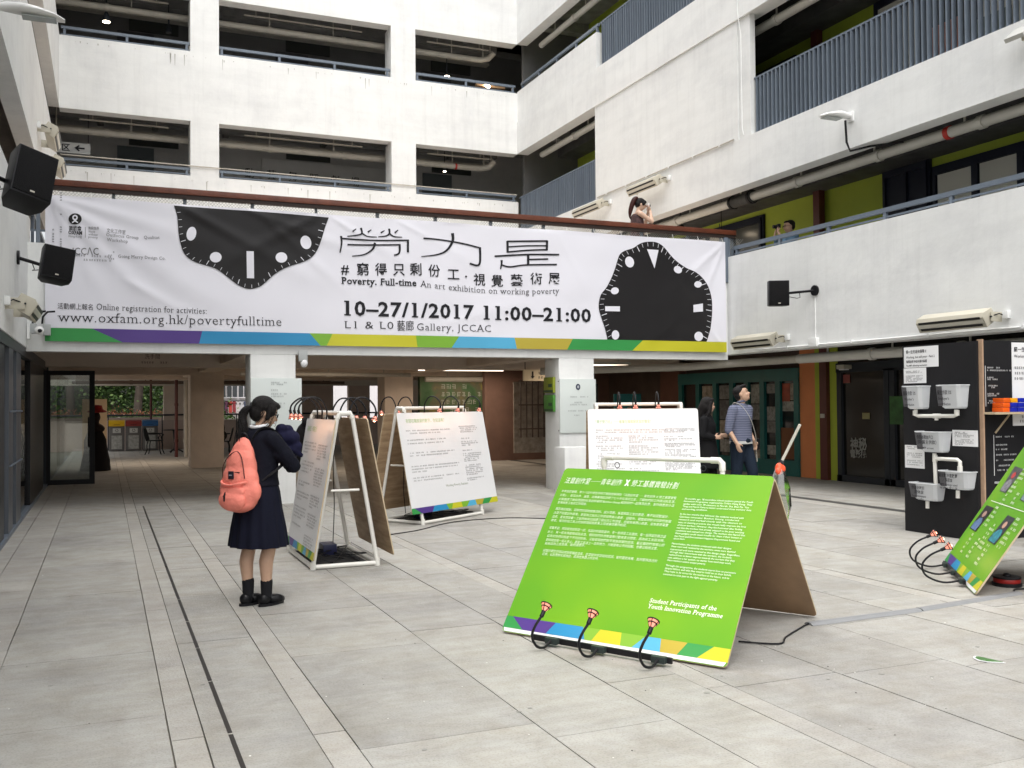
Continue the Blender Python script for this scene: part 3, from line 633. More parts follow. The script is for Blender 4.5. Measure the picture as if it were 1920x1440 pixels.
# ---------------- left wing, face plane X = -1.03 / storefront X = -1.07
left = thing('left_building', 'white left-hand block close to the camera with glazed ground floor', 'building', (-1.1, 10, 0))
LW = .24
def lwall(y0, y1, z0, z1, nm='wall', m=WHITE, x1=-1.03): return MB().box((x1-LW, y0, z0), (x1, y1, z1)).build(nm, m, left)
lwall(2, YB+.5, 2.40, 4.34, 'parapet_wall'); lwall(2, YU, 5.6, 7.38, 'parapet_wall'); lwall(2, YU, 8.8, 10.58, 'parapet_wall'); lwall(2, YU, 12.02, 13.85, 'parapet_wall'); lwall(2, YU, 15.2, 17, 'parapet_wall')
for i, (z0, z1) in enumerate(((0, 3.15), (3.3, 6.35), (6.5, 9.55), (9.7, 12.75), (12.9, 15.9))):
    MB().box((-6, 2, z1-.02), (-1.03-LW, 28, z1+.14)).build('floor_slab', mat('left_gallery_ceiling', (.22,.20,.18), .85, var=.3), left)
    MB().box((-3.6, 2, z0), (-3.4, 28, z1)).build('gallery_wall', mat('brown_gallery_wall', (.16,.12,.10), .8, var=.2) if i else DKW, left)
railing('grey steel posts and rail at the left end of the deck beside the first parapet', (-1.1, YB+.8), (-1.1, YU-.5), 3.93, 4.75, step=1.2, m=BLUEST)
pipe_thing('cream pipe inside the left-hand first gallery above the big speaker', [[(-1.9, 6, 5.45), (-1.9, 24, 5.45)]], .08, PIPEM, 6.3)
# glazed ground floor, dark steel frames
GL = glass('storefront_glass', (.62, .66, .64), .01, .10)
sf = thing('glazed_shopfront', 'dark steel framed sliding glass doors along the left wall', 'shopfront', (-1.1, 14, 0))
for (u0, u1, o_) in ((-9, 8, 0), (14, 22, .05), (28, 37, .05)):
    y0, y1 = PX(u0, 760, -1.07).y, PX(u1, 760, -1.07).y; MB().box((-1.12, y0, .02), (-1.07+o_*.3, y1, 2.3)).build('frame_post', DKST if u0 < 0 else mat('mid_grey_steel', (.075,.085,.10), .4), sf)
MB().box((-1.14, 16.5, 0), (-1.06, 19.9, 2.35)).build('dark_door_panel', mat('black_door_panel', (.012,.012,.013), .35), sf)
MB().box((-1.16, 9, 2.27), (-1.05, 20.9, 2.42)).build('head_rail', DKST, sf); MB().box((-1.14, 9, 0), (-1.04, 20.9, .05)).build('bottom_rail', BLUEST, sf)
for z in (.85, 1.5): MB().tube([(-1.04, 12.9, z), (-1.04, 14.6, z)], .012, 6).build('link_bar', BLUEST, sf)
MB().box((-1.11, 9, .05), (-1.10, 16.5, 2.27)).build('pane', GL, sf)
MB().box((-1.13, 20.9, 0), (-1.03, 21.05, 2.95)).build('end_post', DKST, sf)
for (y0, z0, y1, z1, c) in ((19.5, .2, 19.8, 1.9, (.3,.25,.2)), (18, .6, 18.4, 1.4, (.25,.05,.03)), (16.8, .1, 17.2, 1.1, (.16,.17,.17)), (22.4, .1, 22.8, 1.7, (.35,.3,.25))):
    t = thing('shop_display', {19.5:'tan cabinet in the middle of the left-hand glazed shop',18:'red low cabinet inside the left-hand glazed shop',16.8:'grey low cabinet nearest the door panel in the left-hand shop',22.4:'beige cabinet beyond the open glass door'}[y0], 'display', (-2.4, y0, z0), 'display units inside the left-hand shop'); MB().box((-2.6, y0, 0), (-2.1, y1+.3, z1)).build('cabinet', mat('disp_%d' % int(y0), c, .6, var=.5, vscale=6), t, bevel=.02); MB().box((-2.62, y0-.02, z1), (-2.08, y1+.32, z1+.03)).build('top', DKST, t)
# open glass door leaf
dr = thing('glass_door', 'open black framed glass door standing across the underpass entrance', 'door', (-1.07, 20.9, 0))
f = MB(); f.box((-1.06, 20.88, .02), (-.99, 20.94, 2.27)); f.box((-.29, 20.88, .02), (-.19, 20.94, 2.27)); f.box((-.99, 20.88, 2.18), (-.29, 20.94, 2.27)); f.box((-.99, 20.88, .02), (-.29, 20.94, .12)); f.build('frame', mat('black_frame', (.014,.015,.017), .4), dr)
MB().box((-.99, 20.9, .12), (-.29, 20.915, 2.18)).build('pane', GL, dr)
MB().tube([(-.3, 20.80, .75), (-.3, 20.80, 1.35)], .018, 8).build('pull_handle', BLACKP, dr)
for z in (.8, 1.3): MB().tube([(-.3, 20.80, z), (-.3, 20.9, z)], .012, 8).build('handle_standoff', BLACKP, dr)
# ================================================================== THE BANNER AND ITS RAIL
BY = YB-.045          # banner plane
ban = thing('exhibition_banner', 'long white banner printed with two wavy black clock faces, hung on the deck', 'banner', (5, BY, 2.5))
BX0, BX1 = -.80, 10.98
def ztop(x): t = (x-BX0)/(BX1-BX0); return 4.625+.006*sin(t*pi*9)
ZB = 2.50
def ridge(x, z, x0, z0, ang, wdt, amp, L):
    dx, dz = x-x0, z-z0; a = radians(ang); s = dx*cos(a)+dz*sin(a); d = -dx*sin(a)+dz*cos(a)
    if s < 0: return 0
    return amp*math.exp(-(d/(wdt*(.35+s*.55)))**2)*min(1, s/.25)*math.exp(-(s/L)**2)
def warp_d(x, z):
    tx = min(1, max(0, (x-BX0)/.12))*min(1, max(0, (BX1-x)/.12)); tz = min(1, max(0, (z-ZB)/.22))*min(1, max(0, (4.66-z)/.05))
    d = 0
    for (x0, z0, ang, wd, am, L) in ((-.8,4.66,-33,.13,.075,2.8), (-.8,4.66,-47,.10,.06,2.2), (-.8,4.66,-14,.10,.05,2.2), (-.8,4.66,-62,.09,.04,1.5), (1.0,4.66,-28,.09,.06,1.8), (1.9,4.68,-18,.08,.045,1.8), (2.2,4.6,-40,.08,.035,1.7), (3.2,4.66,-150,.09,.045,1.5),
                                     (3.3,4.66,-30,.09,.03,1.8), (4.4,4.66,-25,.08,.02,1.6), (10.98,4.66,-140,.10,.035,2), (10.98,2.5,130,.08,.03,1.6), (9,2.5,35,.1,.02,2), (10.98,4.66,-115,.08,.04,1.6), (0.2,3.5,-30,.12,.035,2.5), (5.2,2.9,15,.12,.015,3), (7.4,4.6,-60,.1,.012,2)):
        d += ridge(x, z, x0, z0, ang, wd, am, L)
    d += .010*sin(x*2.1+z*1.2)+.006*sin(x*5.3-z*4.1+1)+.004*sin(x*1.3+z*9+2)
    return d*tx*tz*.43
def bw(p):   # drape: any print point follows the cloth
    t = (p.z-ZB)/(4.66-ZB); zz = ZB+(ztop(p.x)-ZB)*t
    return V((p.x, BY-.012-warp_d(p.x, p.z), zz))
def cloth_grid(nx, nz):
    q = MB(); P = []
    for j in range(nz+1):
        for i in range(nx+1): P.append(bw(V((BX0+(BX1-BX0)*i/nx, 0, ZB+(4.66-ZB)*j/nz))))
    q.add(P, [(j*(nx+1)+i, j*(nx+1)+i+1, (j+1)*(nx+1)+i+1, (j+1)*(nx+1)+i) for j in range(nz) for i in range(nx)])
    return q
CLOTH = mat('banner_vinyl', (.74, .74, .805), .42, bump=.05, bscale=6, spec=.4)
c_ = cloth_grid(420, 84).build('cloth', CLOTH, ban, smooth=True, fix=False)
def print_poly(name, pts, m, off, px=True, par=None, nrm=V((0,-1,0))):
    """flat printed shape following the cloth; pts are banner pixels read off its plane"""
    P = [PY(u, v, BY) for u, v in pts] if px else [V((x, BY, z)) for x, z in pts]
    bm = bmesh.new(); vs = [bm.verts.new((p.x, BY, p.z)) for p in P]; bm.faces.new(vs)
    x0, x1 = min(p.x for p in P), max(p.x for p in P); z0, z1 = min(p.z for p in P), max(p.z for p in P)
    st = .056
    if x1-x0 > .12:
        for i in range(1, int((x1-x0)/st)+1): bmesh.ops.bisect_plane(bm, geom=bm.verts[:]+bm.edges[:]+bm.faces[:], plane_co=(x0+i*st, 0, 0), plane_no=(1,0,0))
        for i in range(1, int((z1-z0)/st)+1): bmesh.ops.bisect_plane(bm, geom=bm.verts[:]+bm.edges[:]+bm.faces[:], plane_co=(0, 0, z0+i*st), plane_no=(0,0,1))
    for v in bm.verts:
        q = bw(V(v.co)); v.co = (q.x, q.y-off*2.2, q.z)
    me = bpy.data.meshes.new(name); bm.to_mesh(me); bm.free(); me.materials.append(m)
    me.polygons.foreach_set('use_smooth', [True]*len(me.polygons))
    return link(name, me, par or ban)
BLK1 = mat('banner_black_print', (.012, .011, .012), .45, spec=.3)
SC_ = {'green': (.03,.27,.06), 'purple': (.075,.035,.22), 'blue': (.02,.24,.47), 'lime': (.18,.40,.03), 'yellow': (.52,.50,.02), 'olive': (.42,.34,.04), 'cyan': (.08,.38,.60)}
SM = {k: mat('print_'+k, v, .45) for k, v in SC_.items()}
for m_, a, b_, c2, d_ in (('green', 84, 230, 84, 172), ('purple', 230, 373, 172, 379), ('blue', 373, 600, 379, 580), ('lime', 600, 612, 580, 623), ('yellow', 612, 782, 623, 779), ('lime', 782, 846, 779, 860), ('cyan', 846, 968, 860, 964), ('olive', 968, 1062, 964, 1073), ('green', 1062, 1184, 1073, 1204), ('yellow', 1184, 1361, 1204, 1361)):
    xa, xb, xc, xd = (min(BX1, max(BX0, PY(u, 650, BY).x)) for u in (a, b_, c2, d_))
    print_poly('stripe', [(xa, 2.502), (xb, 2.502), (xd, 2.70), (xc, 2.70)], SM[m_], .0062, px=False)
# wavy clock faces
def spline(P, k=5):
    R = []; n = len(P)
    for i in range(n):
        p0, p1, p2, p3 = (P[(i+j-1) % n] for j in range(4))
        for t in [a/k for a in range(k)]:
            R.append(tuple(.5*(2*p1[c]+(p2[c]-p0[c])*t+(2*p0[c]-5*p1[c]+4*p2[c]-p3[c])*t*t+(3*p1[c]-p0[c]-3*p2[c]+p3[c])*t**3) for c in (0, 1)))
    return R
def open_spline(P, k=4):
    Q = [P[0]]+P+[P[-1]]; R = []
    for i in range(len(P)-1):
        p0, p1, p2, p3 = Q[i:i+4]
        for t in [a/k for a in range(k)]:
            R.append(tuple(.5*(2*p1[c]+(p2[c]-p0[c])*t+(2*p0[c]-5*p1[c]+4*p2[c]-p3[c])*t*t+(3*p1[c]-p0[c]-3*p2[c]+p3[c])*t**3) for c in (0, 1)))
    return R+[P[-1]]
c1 = open_spline([(326,381),(332,402),(334,430),(338,453),(345,472),(356,483),(372,491),(403,501),(423,515),(443,531),(458,538.5),(470,540.5),(482,538),(493,532),(513,514),(530,503),(547,496),(568,489),(585,479),(596,463),(603,443),(610,420),(616,404)])
print_poly('clock_face', c1, BLK1, .0045)
def ell_px(cx, cy, rx, ry, tilt=0, n=22):
    t = radians(tilt); return [(cx+rx*cos(a)*cos(t)-ry*sin(a)*sin(t), cy+rx*cos(a)*sin(t)+ry*sin(a)*cos(t)) for a in [2*pi*i/n for i in range(n)]]
for q in ((358.5,435,9,13.5,12), (404,480,11,10,0), (527,481,11,10,0), (573,452,10,13,-15)): print_poly('clock_mark', ell_px(*q), CLOTH, .007)
print_poly('clock_mark', [(461.5,469),(475,469.5),(476,520.5),(462.5,520)], CLOTH, .007)
def ticks(C, inner, n, L, par_pts=0, wpx=.75, name='minute_marks'):
    # evenly spaced short strokes from the outline toward the inside point
    seg = [sqrt((C[i+1][0]-C[i][0])**2+(C[i+1][1]-C[i][1])**2) for i in range(len(C)-1)]; T = sum(seg); q = MB()
    for k in range(1, n):
        s = T*k/n; i = 0
        while s > seg[i]: s -= seg[i]; i += 1
        t = s/seg[i]; x = C[i][0]+(C[i+1][0]-C[i][0])*t; y = C[i][1]+(C[i+1][1]-C[i][1])*t
        tx, ty = (C[i+1][0]-C[i][0])/seg[i], (C[i+1][1]-C[i][1])/seg[i]; nx, ny = -ty, tx
        if (inner[0]-x)*nx+(inner[1]-y)*ny < 0: nx, ny = -nx, -ny
        # lean the strokes toward the centre
        dx, dy = inner[0]-x, inner[1]-y; dl = sqrt(dx*dx+dy*dy); nx, ny = nx*.35+dx/dl*.65, ny*.35+dy/dl*.65
        big = k % 5 == 0; l = L*(1.35 if big else 1); w2 = wpx*(.9 if big else .5)
        pts = [(x-tx*w2+nx*1.5, y-ty*w2+ny*1.5), (x+tx*w2+nx*1.5, y+ty*w2+ny*1.5), (x+tx*w2+nx*l, y+ty*w2+ny*l), (x-tx*w2+nx*l, y-ty*w2+ny*l)]
        q.add([bw(PY(a, b_, BY))+V((0, -.016, 0)) for a, b_ in pts], [(0,1,2,3)])
    return q.build(name, CLOTH, ban, fix=False, kind='stuff')
ticks(c1, (470, 400), 32, 8)
cz = lambda x, y: (1080+x/4.234, 340+y/4.234)
c2 = open_spline([cz(*p) for p in ((250,1285),(225,1170),(195,1080),(177,1010),(178,950),(195,890),(240,830),(280,750),(310,670),(330,600),(350,560),(390,535),(450,515),(500,482),(550,466),(620,467),(670,490),(710,530),(750,580),(800,630),(870,680),(950,720),(1010,775),(1050,850),(1070,920),(1075,1000),(1070,1100),(1055,1190),(1035,1260),(1018,1293))])
print_poly('clock_face', c2, BLK1, .0045)
for (x, y, rx, ry, t) in ((420,628,35,45,-15),(802,693,34,28,35),(961,812,30,26,0),(302,862,32,28,-20),(306,1218,30,38,0),(967,1230,34,38,0)):
    a, b_ = cz(x, y); print_poly('clock_mark', ell_px(a, b_, rx/4.234, ry/4.234, t), CLOTH, .007)
for P in (((225,987),(343,987),(343,1028),(225,1026)), ((922,978),(998,966),(1000,1030),(924,1036)), ((557,525),(648,533),(617,682))): print_poly('clock_mark', [cz(*p) for p in P], CLOTH, .007)
ticks(c2, cz(620, 900), 46, 9)
# fold seam across the cloth
# lettering
N_ = V((0,-1,0))
def btext(name, s, u0, v0, u1, v1, h, **k):
    kk = dict(serif=True, warp=bw, off=.009); kk.update(k)
    return text(name, s, PY(u0, v0, BY), PY(u1, v1, BY), h, N_, kk.pop('m', INK), ban, **kk)
btext('web_address', 'www.oxfam.org.hk/povertyfulltime', 108, 603, 527, 611, .21, bold=-.010)
btext('registration_text', '活動網上報名', 108, 577.5, 174, 580, .098, serif=False)
btext('registration_text', 'Online registration for activities:', 181, 580, 387, 588, .135, bold=-.006)
btext('title_text', 'Poverty. Full-time', 639.5, 530, 780, 535, .16, bold=.022)
btext('subtitle_text', 'An art exhibition on working poverty', 787, 536, 1047.6, 549, .155, bend=.055, bold=-.008)
btext('date_text', '10–27/1/2017', 645, 589.5, 888, 597, .335, bold=.025)
btext('time_text', '11:00–21:00', 906, 597.5, 1107, 603, .335, bold=.025)
btext('place_text', 'L1 & L0', 645, 614.8, 737, 616.5, .175, bold=-.008)
btext('place_text', '藝廊', 744, 618, 775, 618.5, .19, serif=False)
btext('place_text', 'Gallery, JCCAC', 781, 619, 920, 622, .175, bold=-.008)
for ch, x, y in (('#',100,388),('窮',228,392),('得',358,395),('只',487,395),('剩',608,395),('份',742,405),('工',880,430),('視',1068,467),('覺',1195,475),('藝',1335,470),('術',1475,460),('展',1605,458)):
    u, v = 620+x/3.84, 400+y/3.84; btext('heading_character', ch, u-10.5 if ch != '#' else u-7, v+9.5, u+11.5 if ch != '#' else u+8, v+10, .225, serif=False, bold=.012)
print_poly('heading_dot', ell_px(620+972/3.84, 400+448/3.84, 2, 2, 0, 8), INK, .0045)
tz = lambda x, y: (620+x/3.84, 400+y/3.84)
def stroke(pts, w0, w1=None):
    P = open_spline([tz(*p) for p in pts], 6) if len(pts) > 2 else [tz(*p) for p in pts]
    w1 = w1 or w0; A = []; B = []; n = len(P)
    for i, p in enumerate(P):
        a, b_ = P[max(0, i-1)], P[min(n-1, i+1)]; dx, dy = b_[0]-a[0], b_[1]-a[1]; l = sqrt(dx*dx+dy*dy) or 1
        ww = (w0+(w1-w0)*i/(n-1))/3.84/1.6; A.append((p[0]-dy/l*ww, p[1]+dx/l*ww)); B.append((p[0]+dy/l*ww, p[1]-dx/l*ww))
    q = MB(); VV = [bw(PY(a, b_, BY))+V((0,-.009,0)) for a, b_ in A+B]; q.add(VV, [(i, i+1, n+i+1, n+i) for i in range(n-1)])
    return q
def strokes(name, L):
    q = MB()
    for s in L: r = stroke(*s); q.add(r.v, r.f)
    q.build(name, INK, ban, fix=False)
strokes('title_character', [([(72,150),(76,200),(65,272)],13,7), ([(80,168),(300,182),(560,184)],9), ([(553,180),(553,272)],13), ([(118,213),(300,216),(498,216)],9), ([(493,213),(493,262),(480,285),(452,292)],13,9), ([(315,200),(300,245),(240,285),(152,297)],14,5),
    ([(155,118),(180,97)],10,5), ([(215,90),(222,125),(200,142),(118,152)],12,6), ([(222,128),(260,152),(330,158)],9,5), ([(265,122),(290,103)],10,5), ([(358,128),(385,110)],10,5), ([(418,97),(420,132),(395,150),(340,156)],12,6), ([(422,134),(455,156),(512,161)],9,5), ([(458,128),(483,108)],10,5)])
strokes('title_character', [([(665,170),(780,180),(940,205),(1072,237)],9,9), ([(875,132),(876,190),(830,260),(760,290),(650,303)],18,5), ([(1072,232),(1074,300),(1070,350),(1050,366),(998,352)],14,10)])
strokes('title_character', [([(1270,185),(1272,270)],13), ([(1553,186),(1552,256)],13), ([(1268,188),(1410,188),(1556,189)],10), ([(1275,228),(1400,222),(1550,223)],8), ([(1270,266),(1410,255),(1555,252)],9), ([(1178,297),(1400,286),(1642,289)],10), ([(1418,288),(1418,360)],14), ([(1425,322),(1562,320)],9), ([(1228,325),(1228,350),(1220,392)],14,7), ([(1232,362),(1290,375),(1400,362),(1625,361)],9)])
# sponsors' marks, top left
lg = lambda x, y: (80+x/4.8, 360+y/4.8)
print_poly('round_emblem', ell_px(*lg(293, 232), 12.3, 10.6), BLK1, .0045)
a = lg(292, 220); ring = ell_px(a[0], a[1], 5.2, 5.2)
print_poly('emblem_ring', ring, CLOTH, .0068); print_poly('emblem_core', ell_px(a[0], a[1], 2.4, 2.4), BLK1, .008)
print_poly('emblem_leg', [lg(262,262), lg(300,238), lg(306,246), lg(270,270)], CLOTH, .0072); print_poly('emblem_leg', [lg(322,262), lg(284,240), lg(279,248), lg(314,270)], CLOTH, .0075)
DG = mat('grey_ink', (.13, .13, .14), .55)
def lt_(s, x0, y0, x1, y1, h, serif=False, bold=0, m=DG): return btext('sponsor_text', s, *lg(x0, y0), *lg(x1, y1), h, serif=serif, bold=bold, m=m)
lt_('樂施會', 236, 330, 352, 334, .072, bold=.02, m=INK); lt_('OXFAM', 232, 368, 355, 376, .078, bold=.03, m=INK); lt_('Hong Kong', 234, 396, 352, 402, .05)
lt_('無窮世界', 412, 326, 508, 330, .05); lt_('World', 412, 356, 470, 360, .05); lt_('without', 412, 380, 495, 386, .05); lt_('poverty', 412, 404, 495, 411, .05)
print_poly('divider_line', [lg(382,305), lg(386,305), lg(386,402), lg(382,402)], DG, .0045)
lt_('文化工作室', 575, 352, 745, 368, .075); lt_('Outfocus Group', 572, 388, 862, 412, .068, serif=True); lt_('Workshop', 575, 432, 765, 448, .068, serif=True); lt_('Qualitat', 912, 408, 1052, 408, .068, serif=True)
lt_('JCCΛC', 262, 555, 505, 558, .150); lt_('Going Merry Design Co.', 680, 582, 1105, 600, .068, serif=True)
lines_blob('small_print', [(0, .52, 0), (.14, .52, -.06)], (PY(*lg(272, 577), BY-.03), V((1,0,0)), V((0,0,1)), N_), DG, ban, ch=.035)
lines_blob('small_print', [(0, .35, 0), (.5, .85, .0), (.1, .3, .1)], (PY(*lg(172, 520), BY-.03), V((0,0,1)), V((-1,0,0)), N_), DG, ban, ch=.035, thick=.4)
lines_blob('small_print', [(0, .09, 0), (0, .07, .05), (.03, .09, .1)], (PY(*lg(590, 608), BY-.03), V((1,0,0)), V((0,0,1)), N_), DG, ban, ch=.03)
# hem eyelets and ties
for i in range(22):
    x = BX0+.05+(BX1-BX0-.1)*i/21
    MB().tube([(x, BY-.02, ztop(x)-.02), (x, BY+.05, 4.75)], .005, 5).build('tie', mat('cord_white', (.7,.7,.68), .6), ban)
# wooden rail, net and steel frame on the deck edge
dr_ = thing('deck_railing', 'red-brown timber handrail on steel posts along the top of the banner', 'railing', (5, YB, 3.93))
WOOD = mat('brown_timber_rail', (.16, .045, .022), .45, var=.45, vscale=5, bump=.3, bscale=30)
MB().box((-1.0, YB-.05, 4.775), (11.25, YB+.07, 4.865)).build('handrail', WOOD, dr_, bevel=.008)
MB().box((-1.0, YB-.035, 4.715), (11.25, YB+.05, 4.772)).build('under_rail', mat('brown_metal', (.035,.025,.022), .5), dr_)
for i in range(13):
    x = -.92+i*12.1/12; MB().box((x, YB+.02, 3.93), (x+.05, YB+.07, 4.72)).build('post', BLUEST, dr_)
for z in (4.1,): MB().box((-1, YB+.03, z), (11.25, YB+.05, z+.03)).build('rail', BLUEST, dr_)
MB().box((10.97, YB-.05, 3.85), (11.06, YB+.12, 4.72)).build('end_post', BLUEST, dr_, bevel=.01); MB().box((11.08, YB-.02, 3.9), (11.12, YB+.1, 4.72)).build('end_post', BLUEST, dr_)
net = MB()
for k in range(250):
    x = -.95+k*.049
    for s in (1, -1):
        a = (x, YB+.012, 4.52 if s > 0 else 4.72); b_ = (x+.2, YB+.012, 4.72 if s > 0 else 4.52); net.tube([a, b_], .003, 3, caps=False)
net.build('wire_net', mat('net_wire', (.33,.34,.32), .6), dr_, kind='stuff')
# ================================================================== WALL FITTINGS
def speaker(label, c, yaw_, tilt, size, wallp, rl=0):
    t = thing('wall_speaker', label, 'speaker', c); w_, d_, h_ = size; M = Matrix.Rotation(yaw_, 3, 'Z') @ Matrix.Rotation(rl, 3, 'Y') @ Matrix.Rotation(tilt, 3, 'X')
    prof = [(-w_/2, -d_*.5), (w_/2, -d_*.5), (w_/2, d_*.1), (w_*.33, d_*.5), (-w_*.33, d_*.5), (-w_/2, d_*.1)]
    q = MB(); q.prism(prof, V(c)+M@V((0,0,-h_/2)), M@V((1,0,0)), M@V((0,1,0)), M@V((0,0,h_))); q.build('cabinet', BLACKP, t, bevel=.012)
    q = MB(); q.obox(V(c)+M@V((0,-d_*.5-.006,0)), M@V((w_*.46,0,0)), M@V((0,.006,0)), M@V((0,0,h_*.46))); q.build('grille', mat('speaker_grille', (.008,.008,.009), .75, bump=.8, bscale=200), t, bevel=.004)
    q = MB(); q.obox(V(c)+M@V((0,-d_*.5-.014,-h_*.40)), M@V((.02,0,0)), M@V((0,.002,0)), M@V((0,0,.008))); q.build('badge', PIPEM, t)
    wp = V(wallp); e_ = V(c)+M@V((0, d_*.45, 0))
    MB().tube([wp, wp+(e_-wp)*.5, e_], .022, 8).build('bracket_arm', BLACKP, t, smooth=True)
    dn = V((1,0,0)) if abs(wp.x) > 5 else V((-1,0,0))
    MB().tube([wp-dn*.03, wp+dn*.012], .09, 20).build('wall_plate', BLACKP, t)
    mid = wp+(e_-wp)*.4
    MB().tube([mid+V((0,0,.0)), mid+V((.03,.02,-.09)), mid+V((.0,.06,-.1)), e_], .006, 6).build('cable', BLACKP, t, smooth=True)
    return t
speaker('big black speaker at the left edge above the smaller one', PY(52, 340, 9.9), radians(22), radians(-16), (.36, .34, .50), (-1.03, 9.6, 3.66), radians(15))
speaker('black speaker on a long arm in front of the left end of the banner', PY(105, 498, 13.4), radians(12), radians(-10), (.37, .30, .42), (-1.03, 13.6, 3.45), radians(9))
speaker('small black speaker on the white wall right of the banner', (10.62, 13.35, 3.40), radians(-26), radians(2), (.34, .28, .43), (XR, 12.9, 3.42))
t = thing('cable_trunking', 'thin white trunking running down from the right-hand speaker to a small box', 'trunking', (XR, 12.9, 2.5)); MB().box((XR-.015, 12.9, 2.62), (XR, 12.925, 3.35)).build('trunk', WHITE, t); MB().box((XR-.07, 12.82, 2.47), (XR, 13.02, 2.62)).build('box', WHITE, t, bevel=.005)
def heater(label, p, along, out, L=1.05, tilt=.55, group='cream slotted infrared heaters on the walls'):
    """cream radiant heater: p wall point at its middle, along = length direction, out = away from the wall"""
    t = thing('wall_heater', label, 'heater', p, group); p, al, ou = V(p), V(along), V(out); zz = V((0,0,1))
    f = (ou*cos(tilt)-zz*sin(tilt)); u = (ou*sin(tilt)+zz*cos(tilt)); c = p+ou*.20
    prof = [(-.10,.085), (.06,.10), (.11,.05), (.11,-.10), (-.03,-.10), (-.10,-.05)]
    q = MB(); q.prism(prof, c-al*L/2, f, u, al*L); q.build('housing', CREAMM, t, bevel=.006)
    for k in (.045, -.055):
        q = MB(); q.obox(c+f*.112+u*k, al*(L/2-.05), f*.004, u*.017); q.build('slot', mat('heater_slot', (.02,.02,.02), .4), t)
    q = MB(); q.obox(c+f*.116-u*.005, al*(L/2-.02), f*.003, u*.026); q.build('reflector_bar', mat('heater_bar', (.62,.60,.52), .35), t)
    for s in (-1, 1):
        q = MB(); q.obox(p+ou*.10+al*s*(L/2+.02), al*.006, ou*.10, zz*.065); q.build('bracket', CREAMM, t, bevel=.003)
        MB().tube([c+al*s*(L/2+.025)-al*.01, c+al*s*(L/2+.035)], .012, 8).build('bolt', DKST, t)
    q = MB(); q.obox(p+al*(L/2+.12)+ou*.03+zz*.02, al*.04, ou*.03, zz*.05); q.build('junction_box', WHITE, t, bevel=.004)
    MB().tube([p+al*(L/2+.12)+ou*.03, p+al*(L/2+.05)+ou*.08+zz*.04, c+al*L/2], .008, 6).build('cable', BLACKP, t, smooth=True)
    return t
heater('cream wall heater just left of the woman on the deck', (XR, 20.75, 6.3), (0,-1,0), (-1,0,0), 1.35)
heater('cream wall heater above the head of the woman on the deck', (XR, 18.1, 6.3), (0,-1,0), (-1,0,0), 1.2)
heater('cream wall heater below the small right-hand speaker', (XR, 14.3, 2.66), (0,-1,0), (-1,0,0), 1.15)
heater('largest cream wall heater above the black kiosk', (XR, 9.85, 2.66), (0,-1,0), (-1,0,0), 1.15)
heater('upper cream heater on the left wall above the big speaker', (-1.03, 18.0, 6.15), (0,-1,0), (1,0,0), 1.0)
heater('lower cream heater on the left wall just above the timber rail', (-1.03, 20.4, 6.2), (0,-1,0), (1,0,0), 1.0)
heater('cream heater at the left edge above the glazed doors', (-1.03, 12.6, 2.72), (0,-1,0), (1,0,0), 1.0)
# security camera at the left end of the banner
t = thing('security_camera', 'small white dome camera with two looping cables below the left heater', 'camera', (-.95, 15.2, 2.6))
MB().box((-1.02, 15.1, 2.52), (-.98, 15.3, 2.76)).build('backplate', WHITE, t); MB().box((-.98, 15.15, 2.6), (-.9, 15.28, 2.74)).build('box', mat('camera_grey', (.4,.42,.42), .4), t, bevel=.008)
q = MB(); q.ell((-.86, 15.1, 2.64), (.065, .065, .06), 16, 10); q.build('dome', mat('gloss_white', (.75,.75,.74), .25), t, smooth=True); MB().ell((-.85, 15.045, 2.63), (.03, .02, .028), 12, 8).build('lens', BLACKP, t, smooth=True)
MB().box((-.82, 15.2, 2.58), (-.72, 15.3, 2.74)).build('side_box', MC['camera_grey'], t, bevel=.008)
for a in (0, .12): MB().tube([(-.95+a, 15.2, 2.74), (-.94+a, 15.2, 2.84), (-.88+a, 15.18, 2.91), (-.78+a, 15.18, 2.92)], .014, 8).build('cable', BLACKP, t, smooth=True)
# street-lamp style floodlights
def floodlamp(label, p, out, s=1.0, nm='wall_floodlight'):
    t = thing(nm, label, 'lamp', p); p, ou = V(p), V(out); zz = V((0,0,1)); al = zz.cross(ou)
    R = []
    for k, (d, w_, h0, h1) in enumerate(((0, .05, -.04, .05), (.12, .07, -.05, .08), (.30, .13, -.06, .09), (.50, .15, -.07, .05), (.68, .13, -.08, .0), (.80, .05, -.09, -.05))):
        c = p+ou*d*s; R.append([c+al*(w_*s*cos(a))+zz*((h0+h1)/2+(h1-h0)/2*sin(a))*s for a in [2*pi*i/14 for i in range(14)]])
    q = MB(); q.loft(R); q.build('hood', mat('gloss_white', (.75,.75,.74), .25), t, smooth=True)
    q = MB(); q.obox(p+ou*.5*s-zz*.085*s, ou*.2*s, al*.09*s, zz*.006); q.build('glass_cover', mat('lamp_glass_grey', (.25,.28,.26), .15), t)
    q = MB(); q.obox(p-ou*.0, ou*.03, al*.07, zz*.08); q.build('wall_plate', WHITE, t, bevel=.01)
    return t
fl = floodlamp('white hooded lamp with a black cable on the right-hand fascia', (XR, 12.0, 6.12), (-1,0,0), .8)
MB().tube([(XR-.12, 12.0, 6.05), (XR-.1, 12.0, 5.7), (XR-.05, 11.98, 5.56), (XR+.1, 11.7, 5.58), (XR+.4, 11.3, 5.58)], .018, 8).build('cable', BLACKP, fl, smooth=True)
fl = floodlamp('large white hooded lamp at the top left corner', PX(-8, 12, -1.03), (1,0,0), .8)
t = thing('square_floodlight', 'square grey floodlight on the fascia at the right edge of the photo', 'lamp', (XR-.2, 8.7, 6.3))
